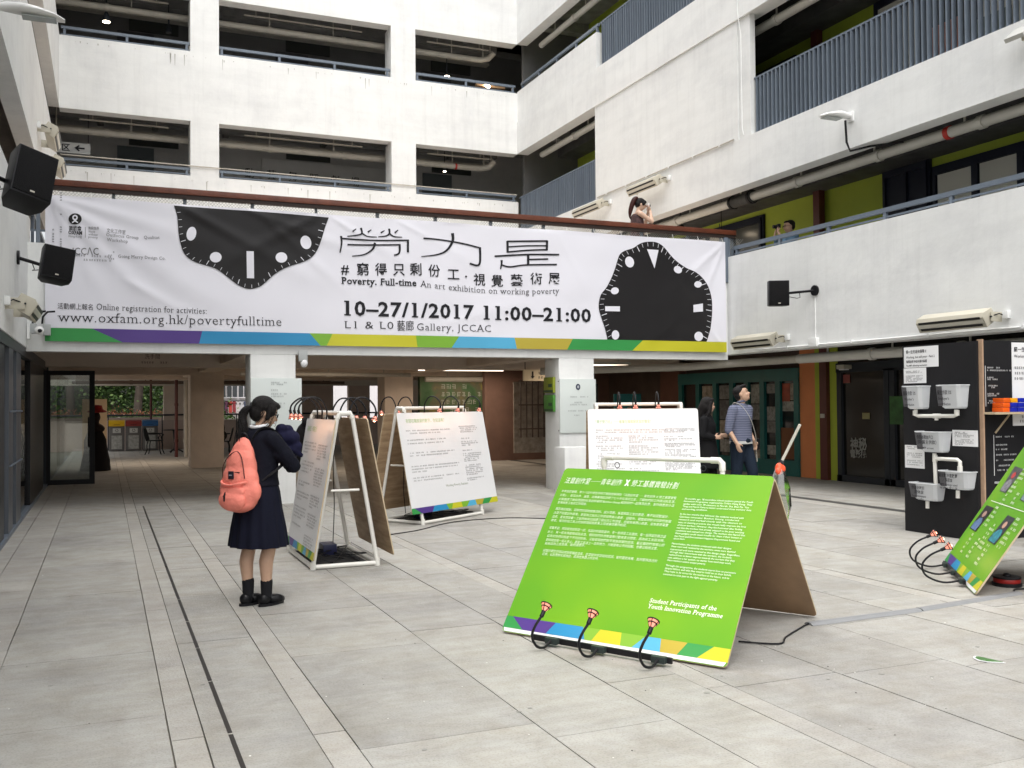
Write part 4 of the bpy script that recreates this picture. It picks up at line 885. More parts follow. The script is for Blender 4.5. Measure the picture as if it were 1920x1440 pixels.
q = MB(); M = Euler((0, radians(-38), 0)).to_matrix(); c = V((XR-.22, 8.72, 6.27)); q.obox(c, M@V((.14,0,0)), V((0,.14,0)), M@V((0,0,.03))); q.build('frame', mat('lamp_frame', (.5,.5,.47), .4), t, bevel=.004)
q = MB(); q.obox(c-M@V((0,0,.033)), M@V((.115,0,0)), V((0,.115,0)), M@V((0,0,.003))); q.build('glass_cover', MC['lamp_glass_grey'], t); MB().box((XR-.12, 8.66, 6.2), (XR, 8.78, 6.3)).build('bracket', CREAMM, t)
# white cable on the right-hand pier
t = thing('white_cable', 'white cable running down the edge of the blank wall beside the long bar screen', 'cable', (XR, 14.9, 7)); MB().tube([(XR-.045, 14.9, 10.4), (XR-.045, 14.9, 8.9), (XR-.01, 14.86, 8.5), (XR-.0, 14.86, 6.7), (XR-.01, 14.80, 6.56)], .011, 6).build('tube', WHITE, t, smooth=True)
# conduits and bolts on the fascia
for (z, y0, y1, lab) in ((6.55, 15.1, 20.6, 'thin conduit line along the foot of the blank wall'), (2.50, 5, 14.4, 'white conduit along the lower edge of the right-hand parapet')):
    t = thing('conduit', lab, 'conduit', (XR, y0, z)); MB().tube([(XR-.02, y0, z), (XR-.02, y1, z)], .014, 6).build('tube', WHITE if z < 3 else PIPEM, t)
    for k in range(6): y = y0+(y1-y0)*(k+.5)/6; MB().box((XR-.035, y-.02, z-.025), (XR, y+.02, z+.025)).build('clip', WHITE, t)
# ceiling lamps that are lit
def downlight(label, p, r=.09, L=.25, lit=True):
    t = thing('ceiling_lamp', label, 'lamp', p); p = V(p)
    q = MB(); q.loft([[p+V((rr*cos(a), rr*sin(a), z)) for a in [2*pi*i/14 for i in range(14)]] for rr, z in ((r, 0), (r*1.05, .02), (r*.8, L*.6), (r*.3, L), (.01, L+.5))]); q.build('shade', DKST, t, smooth=True)
    q = MB(); q.tube([p+V((0,0,-.012)), p+V((0,0,-.002))], r*.88, 14); q.build('bulb', LAMPON if lit else mat('dull_bulb', (.2,.2,.2), .3), t)
downlight('lit conical lamp in the top left bay of the back block', (0.02, YU+1.0, 11.42), .1); downlight('unlit smaller cone lamp right of the lit one in the top left bay', (1.55, YU+1.4, 11.5), .08, lit=False)
downlight('lit round lamp in the upper right-hand bay near the corner', (9.3, YU+1.2, 11.25), .09, .1); downlight('small lit lamp in the lower right-hand bay near the corner', (9.35, YU+1.6, 8.52), .05, .1)
downlight('lit lamp under the first gallery right of the woman on the deck', (12.1, 18.6, 5.52), .1, .1); downlight('bright lamp just above the right end of the banner', (11.75, 16.6, 4.35), .055, .4)
t = thing('floor_lamp_glow', 'lit ball lamps hanging just behind the end of the timber rail', 'lamp', (11.6, 16.4, 4.6))
for z, r in ((4.62, .05), (4.74, .04)): MB().ell((11.72, 16.5, z), (r, r, r), 12, 8).build('ball', mat('amber_lamp', (.8,.5,.2), .3, emit=(1,.55,.2), es=3), t, smooth=True)
MB().tube([(11.72, 16.5, 4.6), (11.72, 16.5, 6.2)], .008, 6).build('cord', BLACKP, t)
t = thing('spot_lamp', 'lit timber-mounted spot lamp behind the top rail at the corner', 'lamp', (10.7, YU+1, 10.9)); MB().box((10.1, YU+.8, 10.95), (11.0, YU+.95, 11.05)).build('batten', mat('tan_board', (.35,.22,.12), .6), t); MB().tube([(10.35, YU+.75, 11.0), (10.45, YU+.7, 10.9)], .05, 10).build('bulb', LAMPON, t)
# notices on the columns
def panel(name, label, cat, x0, z0, x1, z1, y, m, th=.02): 
    t = thing(name, label, cat, (x0, y, z0)); MB().box((x0, y-th, z0), (x1, y, z1)).build('plate', m, t, bevel=.002); return t
PLQ = mat('frosted_plaque', (.62,.67,.65), .2, spec=.6)
t = panel('wall_plaque', 'frosted glass plaque with a round crest on the right-hand white column', 'plaque', 7.44, 1.02, 8.16, 1.98, YB-.005, PLQ)
q = MB(); q.prism([(.045*cos(a), .055*sin(a)) for a in [2*pi*i/20 for i in range(20)]], (7.80, YB-.027, 1.84), (1,0,0), (0,0,1), (0,-.003,0)); q.build('crest', mat('navy_print', (.02,.03,.07), .5), t)
q = MB(); q.prism([(.022*cos(a), .028*sin(a)) for a in [2*pi*i/12 for i in range(12)]], (7.80, YB-.031, 1.84), (1,0,0), (0,0,1), (0,-.002,0)); q.build('crest_core', mat('silver_print', (.4,.42,.45), .5), t)
lines_blob('engraved_text', [(.2,.56,.60),(.28,.44,.5),(.2,.52,.46),(.16,.58,.35),(.28,.46,.27)], (V((7.44,YB-.026,1.05)), V((1,0,0)), V((0,0,1)), N_), mat('engraved_grey', (.25,.27,.28), .5), t, ch=.028)
for x in (7.42, 8.17):
    for z in (1.06, 1.94): MB().tube([(x, YB-.02, z), (x, YB+.003, z)], .008, 8).build('stud', DKST, t)
t = panel('wall_plaque', 'frosted glass plaque with lines of text on the left-hand white column, behind the schoolgirl', 'plaque', 2.09, 1.0, 2.88, 1.98, YB-.005, PLQ)
lines_blob('engraved_text', [(.28,.52,.88),(.28,.48,.85),(.28,.40,.76),(.28,.52,.70),(.28,.46,.66),(.28,.50,.55),(.28,.5,.52),(.28,.45,.49)], (V((2.12,YB-.026,1.02)), V((1,0,0)), V((0,0,1)), N_), MC['engraved_grey'], t, ch=.028)
for z0, z1, lab, c in ((1.74, 2.02, 'upper small lime green sign on the side of the right-hand column', (.24,.29,.02)), (1.40, 1.70, 'lower small green sign on the side of the right-hand column', (.06,.22,.03))):
    t = thing('column_sign', lab, 'sign', (7.42, 15.75, z0)); MB().box((7.39, 15.55, z0), (7.435, 15.95, z1)).build('plate', mat('sign_%d' % int(z0*10), c, .5), t, bevel=.003); MB().box((7.385, 15.6, z0+.1), (7.39, 15.75, z0+.16)).build('pictogram', mat('dark_green_print', (.02,.06,.02), .5), t); MB().box((7.385, 15.56, z0+.01), (7.39, 15.94, z0+.05)).build('band', MC['dark_green_print'], t)
t = thing('toilet_sign', 'hanging lit sign with a down arrow deep in the underpass left of the right-hand column', 'sign', (9.7, 21, 2.1)); MB().box((8.85, 20.2, 2.07), (9.5, 20.24, 2.33)).build('sign_board', mat('warm_sign', (.7,.6,.42), .5), t)
MB().prism([(0,-.08),(.05,-.02),(.02,-.02),(.02,.09),(-.02,.09),(-.02,-.02),(-.05,-.02)], (9.08, 20.195, 2.2), (1,0,0), (0,0,1), (0,-.004,0)).build('arrow', INK, t); lines_blob('sign_text', [(0,.2,.1),(0,.2,0)], (V((9.22,20.195,2.12)), V((1,0,0)), V((0,0,1)), N_), INK, t, ch=.07)
for x in (8.9, 9.45): MB().tube([(x, 20.22, 2.33), (x, 20.22, 2.95)], .01, 6).build('hanger', DKST, t)
t = thing('beam_lettering', 'faded sign lettering on the beam over the left part of the underpass', 'lettering', (.86, 20.3, 2.5))
lines_blob('lettering', [(-.15,.35,-.02)], (V((.8, 20.3, 2.42)), V((1,0,0)), V((0,0,1)), N_), mat('brown_print', (.12,.07,.05), .6), t, ch=.05); text('character', '洗手間', (.72, 20.3, 2.5), (1.0, 20.3, 2.5), .11, N_, MC['brown_print'], t); MB().box((.86, 20.285, 2.64), (.97, 20.3, 2.72)).build('red_mark', mat('red_mark', (.5,.08,.05), .5), t)
t = thing('junction_lamp', 'small grey bulkhead fitting under the banner right of the left-hand column', 'lamp', (2.9, YB, 2.3)); MB().box((2.83, YB-.06, 2.25), (2.97, YB+.0, 2.42)).build('housing', mat('camera_grey', (.4,.42,.42), .4), t, bevel=.005); MB().ell((2.92, YB-.03, 2.22), (.06,.05,.07), 12, 8).build('globe', PAPER, t, smooth=True)
t = thing('white_plinth', 'plain white plinth box at the foot of the right-hand column', 'plinth', (7.3, 14.9, 0)); MB().box((7.12, 14.55, 0), (7.68, 14.95, .80)).build('body', WHITE, t, bevel=.004); MB().box((7.685, 14.57, 0), (7.75, 14.95, .79)).build('black_side_panel', BLACKP, t)  # black panel set along the right side of the plinth
# ================================================================== DISPLAY BOARDS
GREEN = bpy.data.materials.new('lime_board_print'); GREEN.use_nodes = True; n = GREEN.node_tree; bs = n.nodes['Principled BSDF']; bs.inputs['Roughness'].default_value = .5; bs.inputs['Specular IOR Level'].default_value = .3
tx = n.nodes.new('ShaderNodeTexNoise'); tx.inputs['Scale'].default_value = 1.9; tx.inputs['Detail'].default_value = 1; ge = n.nodes.new('ShaderNodeNewGeometry'); n.links.new(ge.outputs['Position'], tx.inputs['Vector'])
cr = n.nodes.new('ShaderNodeValToRGB'); cr.color_ramp.elements[0].position = .45; cr.color_ramp.elements[0].color = (.108, .325, .012, 1); cr.color_ramp.elements[1].position = .68; cr.color_ramp.elements[1].color = (.145, .355, .010, 1)
n.links.new(tx.outputs[0], cr.inputs[0]); n.links.new(cr.outputs[0], bs.inputs['Base Color'])
PLY = bpy.data.materials.new('plywood'); PLY.use_nodes = True; n = PLY.node_tree; bs = n.nodes['Principled BSDF']; bs.inputs['Roughness'].default_value = .6
tc = n.nodes.new('ShaderNodeNewGeometry'); mp = n.nodes.new('ShaderNodeMapping'); mp.inputs['Scale'].default_value = (1.2, 1.2, 9); tx = n.nodes.new('ShaderNodeTexNoise'); tx.inputs['Scale'].default_value = 2.2; tx.inputs['Detail'].default_value = 9; tx.inputs['Roughness'].default_value = .62
n.links.new(tc.outputs['Position'], mp.inputs[0]); n.links.new(mp.outputs[0], tx.inputs['Vector']); cr = n.nodes.new('ShaderNodeValToRGB')
cr.color_ramp.elements[0].position = .3; cr.color_ramp.elements[0].color = (.26, .165, .09, 1); cr.color_ramp.elements[1].position = .72; cr.color_ramp.elements[1].color = (.50, .36, .22, 1); n.links.new(tx.outputs[0], cr.inputs[0]); n.links.new(cr.outputs[0], bs.inputs['Base Color'])
PLYD = mat('warm_brown_plywood', (.36, .23, .13), .5, var=.35, vscale=3)
BWHITE = mat('board_white', (.72, .73, .74), .42, var=.02); EDGE = mat('board_edge_ply', (.52, .42, .28), .6, var=.2, vscale=20)
BULB = mat('warm_bulb', (1, .6, .4), .3, emit=(1, .50, .28), es=7); CUPG = mat('lit_lamp_cup', (.6, .22, .16), .3, emit=(1, .30, .20), es=.45)
def goose(par, pts, aim, r=.0085, light=0):
    t = MB().tube(open_spline3(pts), r, 8).build('spotlight_arm', BLACKP, par, smooth=True)
    p = V(pts[-1]); a = V(aim).normalized(); ref = a.orthogonal().normalized(); b_ = a.cross(ref)
    MB().tube([p-a*.005, p+a*.035], .014, 10).build('socket', BLACKP, t, smooth=True)
    rg = lambda rr, z, nn=14: [p+a*z+(ref*cos(q)+b_*sin(q))*rr for q in [2*pi*i/nn for i in range(nn)]]
    q = MB(); q.loft([rg(.012, .035), rg(.022, .055), rg(.034, .08)], caps=False); q.build('cup', CUPG, t, smooth=True, fix=False)
    q = MB()
    for rr, z in ((.035, .081), (.026, .062)): L = rg(rr, z); q.tube(L+[L[0]], .0042, 5, caps=False)
    for i in (0, 3, 7, 10): q.tube([rg(.012, .035)[i], rg(.023, .056)[i], rg(.035, .081)[i]], .0034, 4)
    q.build('cage', BLACKP, t)
    MB().ell(p+a*.072, (.019, .019, .019), 10, 7).build('bulb', BULB, t, smooth=True)
    if light:
        l = bpy.data.lights.new('spot_glow', 'POINT'); l.energy = light; l.color = (1, .55, .32); l.shadow_soft_size = .03
        lo = bpy.data.objects.new('spot_glow', l); COL.objects.link(lo); lo.location = p+a*.11
    return t
def open_spline3(P, k=5):
    P = [V(p) for p in P]; Q = [P[0]]+P+[P[-1]]; R = []
    for i in range(len(P)-1):
        p0, p1, p2, p3 = Q[i:i+4]
        for t in [a/k for a in range(k)]: R.append(.5*(2*p1+(p2-p0)*t+(2*p0-5*p1+4*p2-p3)*t*t+(3*p1-p0-3*p2+p3)*t**3))
    return R+[P[-1]]
def sheet(name, o, ax, ay, w_, h_, th, mats, par, rad=.03):
    """board with rounded corners; mats = (front print, back, edge)"""
    o, ax, ay = V(o), V(ax).normalized(), V(ay).normalized(); nn = ax.cross(ay); P = []
    for cx, cy, a0 in ((w_-rad, rad, -90), (w_-rad, h_-rad, 0), (rad, h_-rad, 90), (rad, rad, 180)):
        for k in range(4): a = radians(a0+30*k); P.append((cx+rad*cos(a), cy+rad*sin(a)))
    A = [o+ax*x+ay*y for x, y in P]; B = [p-nn*th for p in A]; n_ = len(P); q = MB()
    q.mi = 0; q.add(A, [tuple(range(n_))]); q.mi = 1; q.add(B, [tuple(reversed(range(n_)))]); q.mi = 2
    q.add(A+B, [(i, n_+i, n_+(i+1)%n_, (i+1)%n_) for i in range(n_)])
    return q.build(name, mats, par, fix=False)
def stripe_row(par, o, ax, ay, w_, y0, y1, off=.002):
    nn = ax.cross(ay); k = w_
    L = [('green', 0, .03, 0, .10), ('purple', .03, .245, .10, .215), ('blue', .245, .375, .215, .40), ('lime', .375, .40, .40, .40), ('lime', .40, .455, .40, .43), ('yellow', .455, .55, .43, .56), ('lime', .55, .655, .56, .61), ('cyan', .655, .72, .61, .73), ('olive', .72, .83, .73, .80), ('green', .83, .935, .80, .88), ('yellow', .935, 1, .88, 1)]
    for c, a, b_, a2, b2 in L:
        q = MB(); q.quad(*[o+ax*x*k+ay*y+nn*off for x, y in ((a2, y0), (b2, y0), (b_, y1), (a, y1))]); q.build('stripe', SM[c], par, fix=False)
def fr_pt(fr, u, v): o, ax, ay, nn = fr; return PN(u, v, o, nn)
# ---- big green A-board in front
def green_board(label, BL, BR, away, lean, H, bar=(.25, .85)):
    t = thing('a_frame_board', label, 'display board', (BL[0], BL[1], 0), 'lime green A-frame boards'); BL, BR = V((*BL, .015)), V((*BR, .015)); ax = (BR-BL).normalized(); w_ = (BR-BL).length; aw = V((*away, 0)).normalized()
    ay = (aw*lean+V((0,0,H-.015))).normalized(); L = sqrt(lean**2+(H-.015)**2)
    sheet('front_panel', BL, ax, ay, w_, L, .014, (GREEN, PLY, EDGE), t)
    base = BL+aw*lean*2; ayb = (-aw*lean+V((0,0,H-.015))).normalized()
    sheet('back_panel', base+ax*w_, -ax, ayb, w_, L-.012, .014, (BWHITE, PLYD, EDGE), t)
    nn = ax.cross(ay); q = MB(); q.quad(*[BL+ax*x+ay*y+nn*.0015 for x, y in ((.02, .004), (w_-.02, .004), (w_-.008, .030), (.008, .030))]); q.build('white_foot_strip', BWHITE, t, fix=False)
    stripe_row(t, BL, ax, ay, w_, .030, .115)
    top = BL+aw*(lean+.022)+V((0,0,H)); a, b_ = top+ax*w_*bar[0], top+ax*w_*bar[1]
    q = MB(); z = V((0,0,.075)); q.tube([a-V((0,0,.03)), a+z*.6, a+z+ax*.03, b_+z-ax*.03, b_+z*.6, b_-V((0,0,.03))], .018, 12); q.build('pipe_handle', PVC, t, smooth=True)
    for p, s in ((a, 1), (b_, -1)): q = MB(); q.tube([p+z*.1, p+z*.75, p+z+ax*.02*s, p+z+ax*.08*s], .0225, 12); q.build('pipe_elbow', PVC, t, smooth=True)
    for k in (.12, .85): q = MB(); c = a+(b_-a)*k+V((0,0,.02)); L_ = [c+(ax*cos(q2)+V((0,0,1))*sin(q2))*.02 for q2 in [2*pi*i/12 for i in range(13)]]; q.tube(L_, .003, 5); q.build('wire_ring', DKST, t)
    return t, (BL, ax, ay, nn), w_, L, aw
gb, fr, W_, L_, aw = green_board('nearest lime green A-frame board with white text and three bent lamps at its foot', (2.467, 6.038), (3.304, 4.656), (.850, .526), .828, 1.064, (.20, .77))
o_, ax, ay, nn = fr
def gtext(s, u0, v0, u1, v1, h, name='body_text', **k):
    kk = dict(serif=False, off=.0025); kk.update(k); return text(name, s, fr_pt(fr, u0, v0), fr_pt(fr, u1, v1), h, nn, WINK, gb, **kk)
gx = lambda x, y: (1040+x/7.2, 860+y/7.2)
gtext('法寶創作室──青年創作', *gx(135, 328), *gx(900, 362), .060, 'title_text', shear=.16, bold=-.008); gtext('X', *gx(940, 362), *gx(1000, 366), .066, 'title_text', bold=.06, serif=True); gtext('勞工基層實驗計劃', *gx(1030, 366), *gx(1662, 405), .060, 'title_text', shear=.16, bold=-.008)
rows = [('半年前的暑假，有十八位中學生參與了樂施會舉辦的「法寶創作室──青年創作 X 勞工基層實驗', (92,452),(1640,550)), ('計劃」。經深水埗、油塘、北角等地區訪問了七十多位清潔工友，了解他們的工作情況和生活，', (72,505),(1625,602)), ('計劃邀請了來自德國的社會創新導師 Bonhun Georg 和同學們一起構思創意，製作改善的小法', (55,560),(1612,652)), ('寶來改善工友的工作環境。', (38,605),(430,630)),
 ('構思階段開始，同學們仔細地搜集資料，設計草圖，反覆聽取工友的意見，再不斷調整設計。', (8,690),(1535,803)), ('法寶不但要創作實用，更是為工友的工作環境帶來小改善。過程中，現實與想像令同學們有點', (-15,742),(1570,868)), ('沮喪，更有想放棄一工友們本來已經適了惡劣的工作環境，但當未來關心改進，沒有甚麼需要', (-35,795),(1530,918)), ('改善，有的則怕工具上的加裝減成會影響上司或食環署的檢控。', (-50,845),(970,918)),
 ('懷著希望，同學會嘗試學習一試。在設計的過程當中，有一些得受工友讚賞，有一些得留在概念設', (-75,945),(1498,1072)), ('計上。有一些未來能夠成為永恆，但同學們仍然希望用行動來表示關懷，因為與工友聊天時，', (-95,1000),(1478,1128)), ('從來到他們的態度下不完的的份，又能受到他們對平常發聲權的感恩。最近面對們常開心的', (-105,1055),(1480,1188)), ('對同樣是每一個人身上，盡是工友送上一生的勞力，只期望有公平的回報，也要以點關注實。', (-120,1110),(1388,1232)), ('將來是為工友發聲，始終讓更多。', (-135,1160),(410,1190)),
 ('這個計劃從參與以成長和相處成長，在實踐中學習如何嘗試，如何面對失敗，如何堅持自己的', (-160,1252),(1380,1402)), ('初衷，以創意轉化成改變，成為社會路上的支持。', (-170,1300),(590,1368))]
for s, a, b_ in rows: gtext(s, *gx(*a), *gx(*b_), .025, shear=.1, bold=-.012)
hx = lambda x, y: (1220+x/5.14, 900+y/5.14)
er = [('Six months ago, 18 secondary school students joined the Youth', (328,188),(985,225)), ('Innovation Programme organised by Oxfam Hong Kong. They', (320,212),(978,250)), ('spoke with over 70 cleaners in North, Sha Shui Po, Yau', (315,238),(945,275)), ('Tong and North Point to better understand those workers’ lives', (308,262),(968,302)), ('and working conditions.', (302,288),(545,300)),
 ('In the two months that followed, the students worked with', (285,335),(895,378)), ('German innovator Bonhun Georg, conducted', (278,362),(850,400)), ('research and worked closely with the cleaners to', (272,388),(880,430)), ('ways of cleaning practices that would really improve the lives', (265,415),(918,462)), ('of those workers. However, they felt frustrated after finding', (258,442),(882,488)), ('out that the workers had already adapted to the poor working', (250,468),(900,518)), ('conditions and seemed not change. The workers also feared that', (242,495),(910,545)), ('these gadgets could cause trouble for them if their bosses or', (235,520),(882,570)), ('the Food and Environment Hygiene Department found out', (228,548),(862,600)), ('about them.', (220,572),(330,580)),
 ('Nevertheless, the students continued with their designs:', (205,620),(780,672)), ('these were well received by the workers, some were deemed', (198,646),(815,705)), ('impractical and were retained at the design stage. Regardless,', (190,675),(860,740)), ('through their interactions with the workers, the students', (185,700),(778,760)), ('realised how to better express towards the workers that they', (178,728),(810,790)), ('met, without a fair system, no matter how hard they work,', (168,755),(775,815)), ('these workers cannot escape poverty.', (160,780),(530,820)),
 ('Through this programme, the students learnt how to persevere', (145,830),(820,908)), ('despite failure, and why they need to hold on to their beliefs.', (138,858),(778,930)), ('They hope to be voices for the workers in the future, and to', (130,885),(755,958)), ('continue to take part in the fight against poverty.', (120,915),(645,975))]
for s, a, b_ in er: gtext(s, *hx(*a), *hx(*b_), .019, bold=-.006)
gtext('Student Participants of the', *hx(-12, 1180), *hx(632, 1262), .044, 'signature_text', serif=True, bold=.006, shear=.15); gtext('Youth Innovation Programme', *hx(-30, 1235), *hx(690, 1335), .044, 'signature_text', serif=True, bold=.006, shear=.15)
rail0, rail1 = G(1000, 1203), G(1262, 1250)
q = MB(); c = (rail0+rail1)/2+V((0,0,.035)); d_ = (rail1-rail0); q.obox(c-aw*.012, d_/2, aw*.011, V((0,0,.018))); q.build('lamp_rail', BLACKP, gb, bevel=.003)
for k, (u, v) in enumerate(((1038, 1212), (1125, 1228), (1238, 1248))):
    p = G(u, v)+V((0,0,.045))-aw*.015; q = MB(); q.obox(p+aw*.0-V((0,0,.006)), ax*.045, aw*.022, V((0,0,.02))); q.build('transformer_box', mat('dark_green_box', (.03,.04,.038), .4), gb, bevel=.004)
    s = -ax; goose(gb, [p-aw*.01, p-aw*.09+V((0,0,-.028)), p-aw*.15+s*.02+V((0,0,-.012)), p-aw*.185+s*.03+V((0,0,.055)), p-aw*.165+s*.02+V((0,0,.115)), p-aw*.11+s*.005+V((0,0,.172))], aw*.75+V((0,0,.8)), light=.35)
# ---- second green board, right edge
def g2():
    t, fr2, w2, l2, aw2 = green_board('lime green A-frame board with portrait photos cut by the right edge of the photo', (7.291, 6.80), (6.326, 5.59), (.782, -.623), .735, 1.15, (.2, .8)); o2, ax2, ay2, nn2 = fr2
    P = lambda x, y, h=.001: o2+ax2*x+ay2*y+nn2*(.002+h)
    rn = random.Random(4)
    Q = lambda u, v, h=0: PN(u, v, o2+nn2*(.003+h), nn2)
    for k, (c4, cols) in enumerate(((((1850,947),(1864,952.5),(1829,997),(1818,990)), ((.05,.05,.05), (.35,.22,.18), (.12,.22,.42))), (((1889.6,965.6),(1903.8,972.3),(1864.6,1021.7),(1851,1013)), ((.05,.06,.07), (.5,.3,.22), (.03,.3,.38))), (((1903,873.8),(1918.8,879.6),(1885.4,924.4),(1874,920.2)), ((.10,.10,.10), (.45,.04,.04), (.28,.28,.3))), (((1941,893),(1957,900),(1926,944),(1912,937)), ((.06,.06,.06), (.3,.3,.3), (.2,.3,.35))))):
        P4 = [Q(*p) for p in c4]; bl = lambda x, y, h: (P4[3]*(1-x)+P4[2]*x)*(1-y)+(P4[0]*(1-x)+P4[1]*x)*y+nn2*h
        q = MB(); q.quad(bl(0,0,0), bl(1,0,0), bl(1,1,0), bl(0,1,0)); ph = q.build('photo_print', mat('photo_ground_%d' % k, cols[0], .4, var=.8, vscale=30), t, fix=False)
        q = MB(); q.add([bl(x, y, .001) for x, y in ((.1,.03),(.85,.03),(.9,.35),(.65,.52),(.35,.5),(.05,.3))], [tuple(range(6))]); q.build('figure_print', mat('photo_figure_%d' % k, cols[2], .5, var=.6, vscale=25), ph, fix=False)
        q = MB(); q.add([bl(.5+.2*cos(a), .68+.13*sin(a), .0012) for a in [2*pi*i/10 for i in range(10)]], [tuple(range(10))]); q.build('face_print', mat('photo_face_%d' % k, cols[1], .5), ph, fix=False)
    for (c2, n_, L_2) in (((1866,953),5,.16), ((1860,985),6,.2), ((1905,975),7,.18), ((1918,882),6,.2), ((1822,1004),5,.10), ((1833,1012),5,.14), ((1850,1024),5,.12), ((1885,930),4,.10), ((1906,928),3,.12)):
        o4 = Q(*c2); lines_blob('caption_text', [(0, L_2*(.6+.4*((i*7) % 3)/2), -i*.045) for i in range(n_)], (o4, ax2, ay2, nn2), WINK, t, ch=.028, seed=c2[0], thick=.5)
    a5, b5 = Q(1858, 939), Q(1960, 974); q = MB(); q.quad(a5, b5, b5+ay2*.006, a5+ay2*.006); q.build('rule_line', WINK, t, fix=False)
    q = MB(); q.obox(o2+ax2*w2*.45-aw2*.015+V((0,0,.03)), ax2*w2*.33, aw2*.011, V((0,0,.018))); q.build('lamp_rail', BLACKP, t, bevel=.003)
    for k in (.22, .48, .74):
        p = o2+ax2*w2*k-aw2*.03+V((0,0,.035)); q = MB(); q.obox(p, ax2*.045, aw2*.022, V((0,0,.02))); q.build('transformer_box', MC['dark_green_box'], t, bevel=.004)
        goose(t, [p-aw2*.01, p-aw2*.14-V((0,0,.02)), p-aw2*.27+V((0,0,.03)), p-aw2*.30+V((0,0,.12)), p-aw2*.24+V((0,0,.20)), p-aw2*.15+V((0,0,.25))], aw2*.9+V((0,0,.45)), light=.3)
    return t
g2()
# ---- white boards on pipe trestles
def trestle(label, fl, d, away, depth, wid, H, fr_panel, bk_panel, rows, title, lamps_f, lamps_b, under=True, light=.4, bkf=None):
    """fl = front-left foot, d = direction along the board; panels: (x0, x1, zb, zt, nb, nt)"""
    t = thing('display_stand', label, 'display board', (fl[0], fl[1], 0), 'white boards on white pipe trestles'); fl = V((*fl, 0)); d = V((*d, 0)).normalized(); aw = V((*away, 0)).normalized(); z = V((0,0,1)); r = .022
    P = lambda x, n_, h: fl+d*x+aw*n_+z*h
    c = depth/2
    for x in (0, wid):
        for n0, n1 in ((0, c-.07), (depth, c+.07)): MB().tube([P(x, n0, .03), P(x, n1, H-.02)], r, 12).build('leg', PVC, t, smooth=True)
        MB().tube([P(x, c-.07, H-.05), P(x, c-.05, H), P(x, c+.05, H), P(x, c+.07, H-.05)], r*1.2, 12).build('elbow', PVC, t, smooth=True)
        MB().tube([P(x, 0, .025), P(x, depth, .025)], r, 12).build('foot_pipe', PVC, t, smooth=True)
        MB().tube([P(x, depth*.28, H*.5), P(x, depth*.72, H*.5)], r*.55, 8).build('side_brace', PVC, t, smooth=True)
        for n0 in (0, depth): MB().tube([P(x, n0, .0), P(x, n0, .07)], r*1.3, 12).build('corner_joint', PVC, t, smooth=True)
    for n0 in (0, depth): MB().tube([P(0, n0, .025), P(wid, n0, .025)], r, 12).build('foot_pipe', PVC, t, smooth=True)
    for n0 in (c-.05, c+.05): MB().tube([P(0, n0, H), P(wid, n0, H)], r, 12).build('top_pipe', PVC, t, smooth=True)
    x0, x1, zb, zt, nb, nt_ = fr_panel; o = P(x0, nb, zb); ay = (P(x0, nt_, zt)-o); h_ = ay.length; ay.normalize()
    sheet('front_panel', o, d, ay, x1-x0, h_, .012, (BWHITE, PLY, EDGE), t); nn = d.cross(ay)
    q0 = stripe_row(t, o, d, ay, x1-x0, .0, .075)
    if bk_panel:
        X0, X1, zb2, zt2, nb2, nt2 = bk_panel; o2 = P(X1, nb2, zb2); ay2 = P(X1, nt2, zt2)-o2; h2 = ay2.length; ay2.normalize(); sheet('back_panel', o2, -d, ay2, X1-X0, h2, .012, (BWHITE, PLY, EDGE), t)
    frm = (o, d, ay, nn)
    if rows: lines_blob('body_text', rows, frm, DG, t, ch=.019, off=.002, dens=.8)
    for ti in title:
        s, tx0, tx1, ty, th_, m_ = ti[:6]; text('title_text', s, o+d*tx0+ay*ty, o+d*tx1+ay*ty, th_, nn, m_, t, off=.002, bold=ti[6] if len(ti) > 6 else 0)
    for x in lamps_f:
        b_ = P(x, nt_-.01, zt); goose(t, [b_, b_+z*.10-aw*.0, b_+z*.20-aw*.07, b_+z*.21-aw*.17, b_+z*.15-aw*.25, b_+z*.09-aw*.27], aw*.25-z, light=light)
    for x in lamps_b:
        b_ = P(x, c+.08, zt); goose(t, [b_, b_+z*.10, b_+z*.20+aw*.07, b_+z*.20+aw*.17, b_+z*.13+aw*.24, b_+z*.06+aw*.26], -aw*.25-z, light=0)
    if under:
        q = MB(); q.prism([(.05, .05), (wid-.05, .05), (wid-.05, depth-.06), (.05, depth-.06)], P(0,0,.012), d, aw, (0,0,.006)); q.build('black_mat', mat('black_mat_sheet', (.03,.03,.03), .8), t)
        rn = random.Random(len(label))
        q = MB(); q.obox(P(wid*.35, depth*.5, .075), d*.12, aw*.07, z*.055); q.build('power_adaptor', mat('navy_plastic', (.012,.016,.06), .4), t, bevel=.008)
        for k in range(5):
            pts = [P(rn.uniform(.05, wid-.05), rn.uniform(.03, depth-.05), rn.uniform(.03, .10)) for _ in range(5)]; MB().tube(open_spline3(pts), .005, 6).build('cable', BLACKP, t, smooth=True)
        MB().tube(open_spline3([P(wid*.4, c+.08, zt-.05), P(.25, c+.1, .9), P(.2, c+.12, .5), P(.22, c+.1, .1)]), .005, 6).build('cable', BLACKP, t, smooth=True)
    return t, frm
GTI = mat('pale_green_ink', (.33, .52, .25), .5)
def para(x0, x1, y, n, step, indent=0, rn=random.Random(9)): return [(x0+(indent if i else 0), x1-(rn.uniform(.0, .08) if i < n-1 else (x1-x0)*rn.uniform(.2, .7)), y-i*step) for i in range(n)]
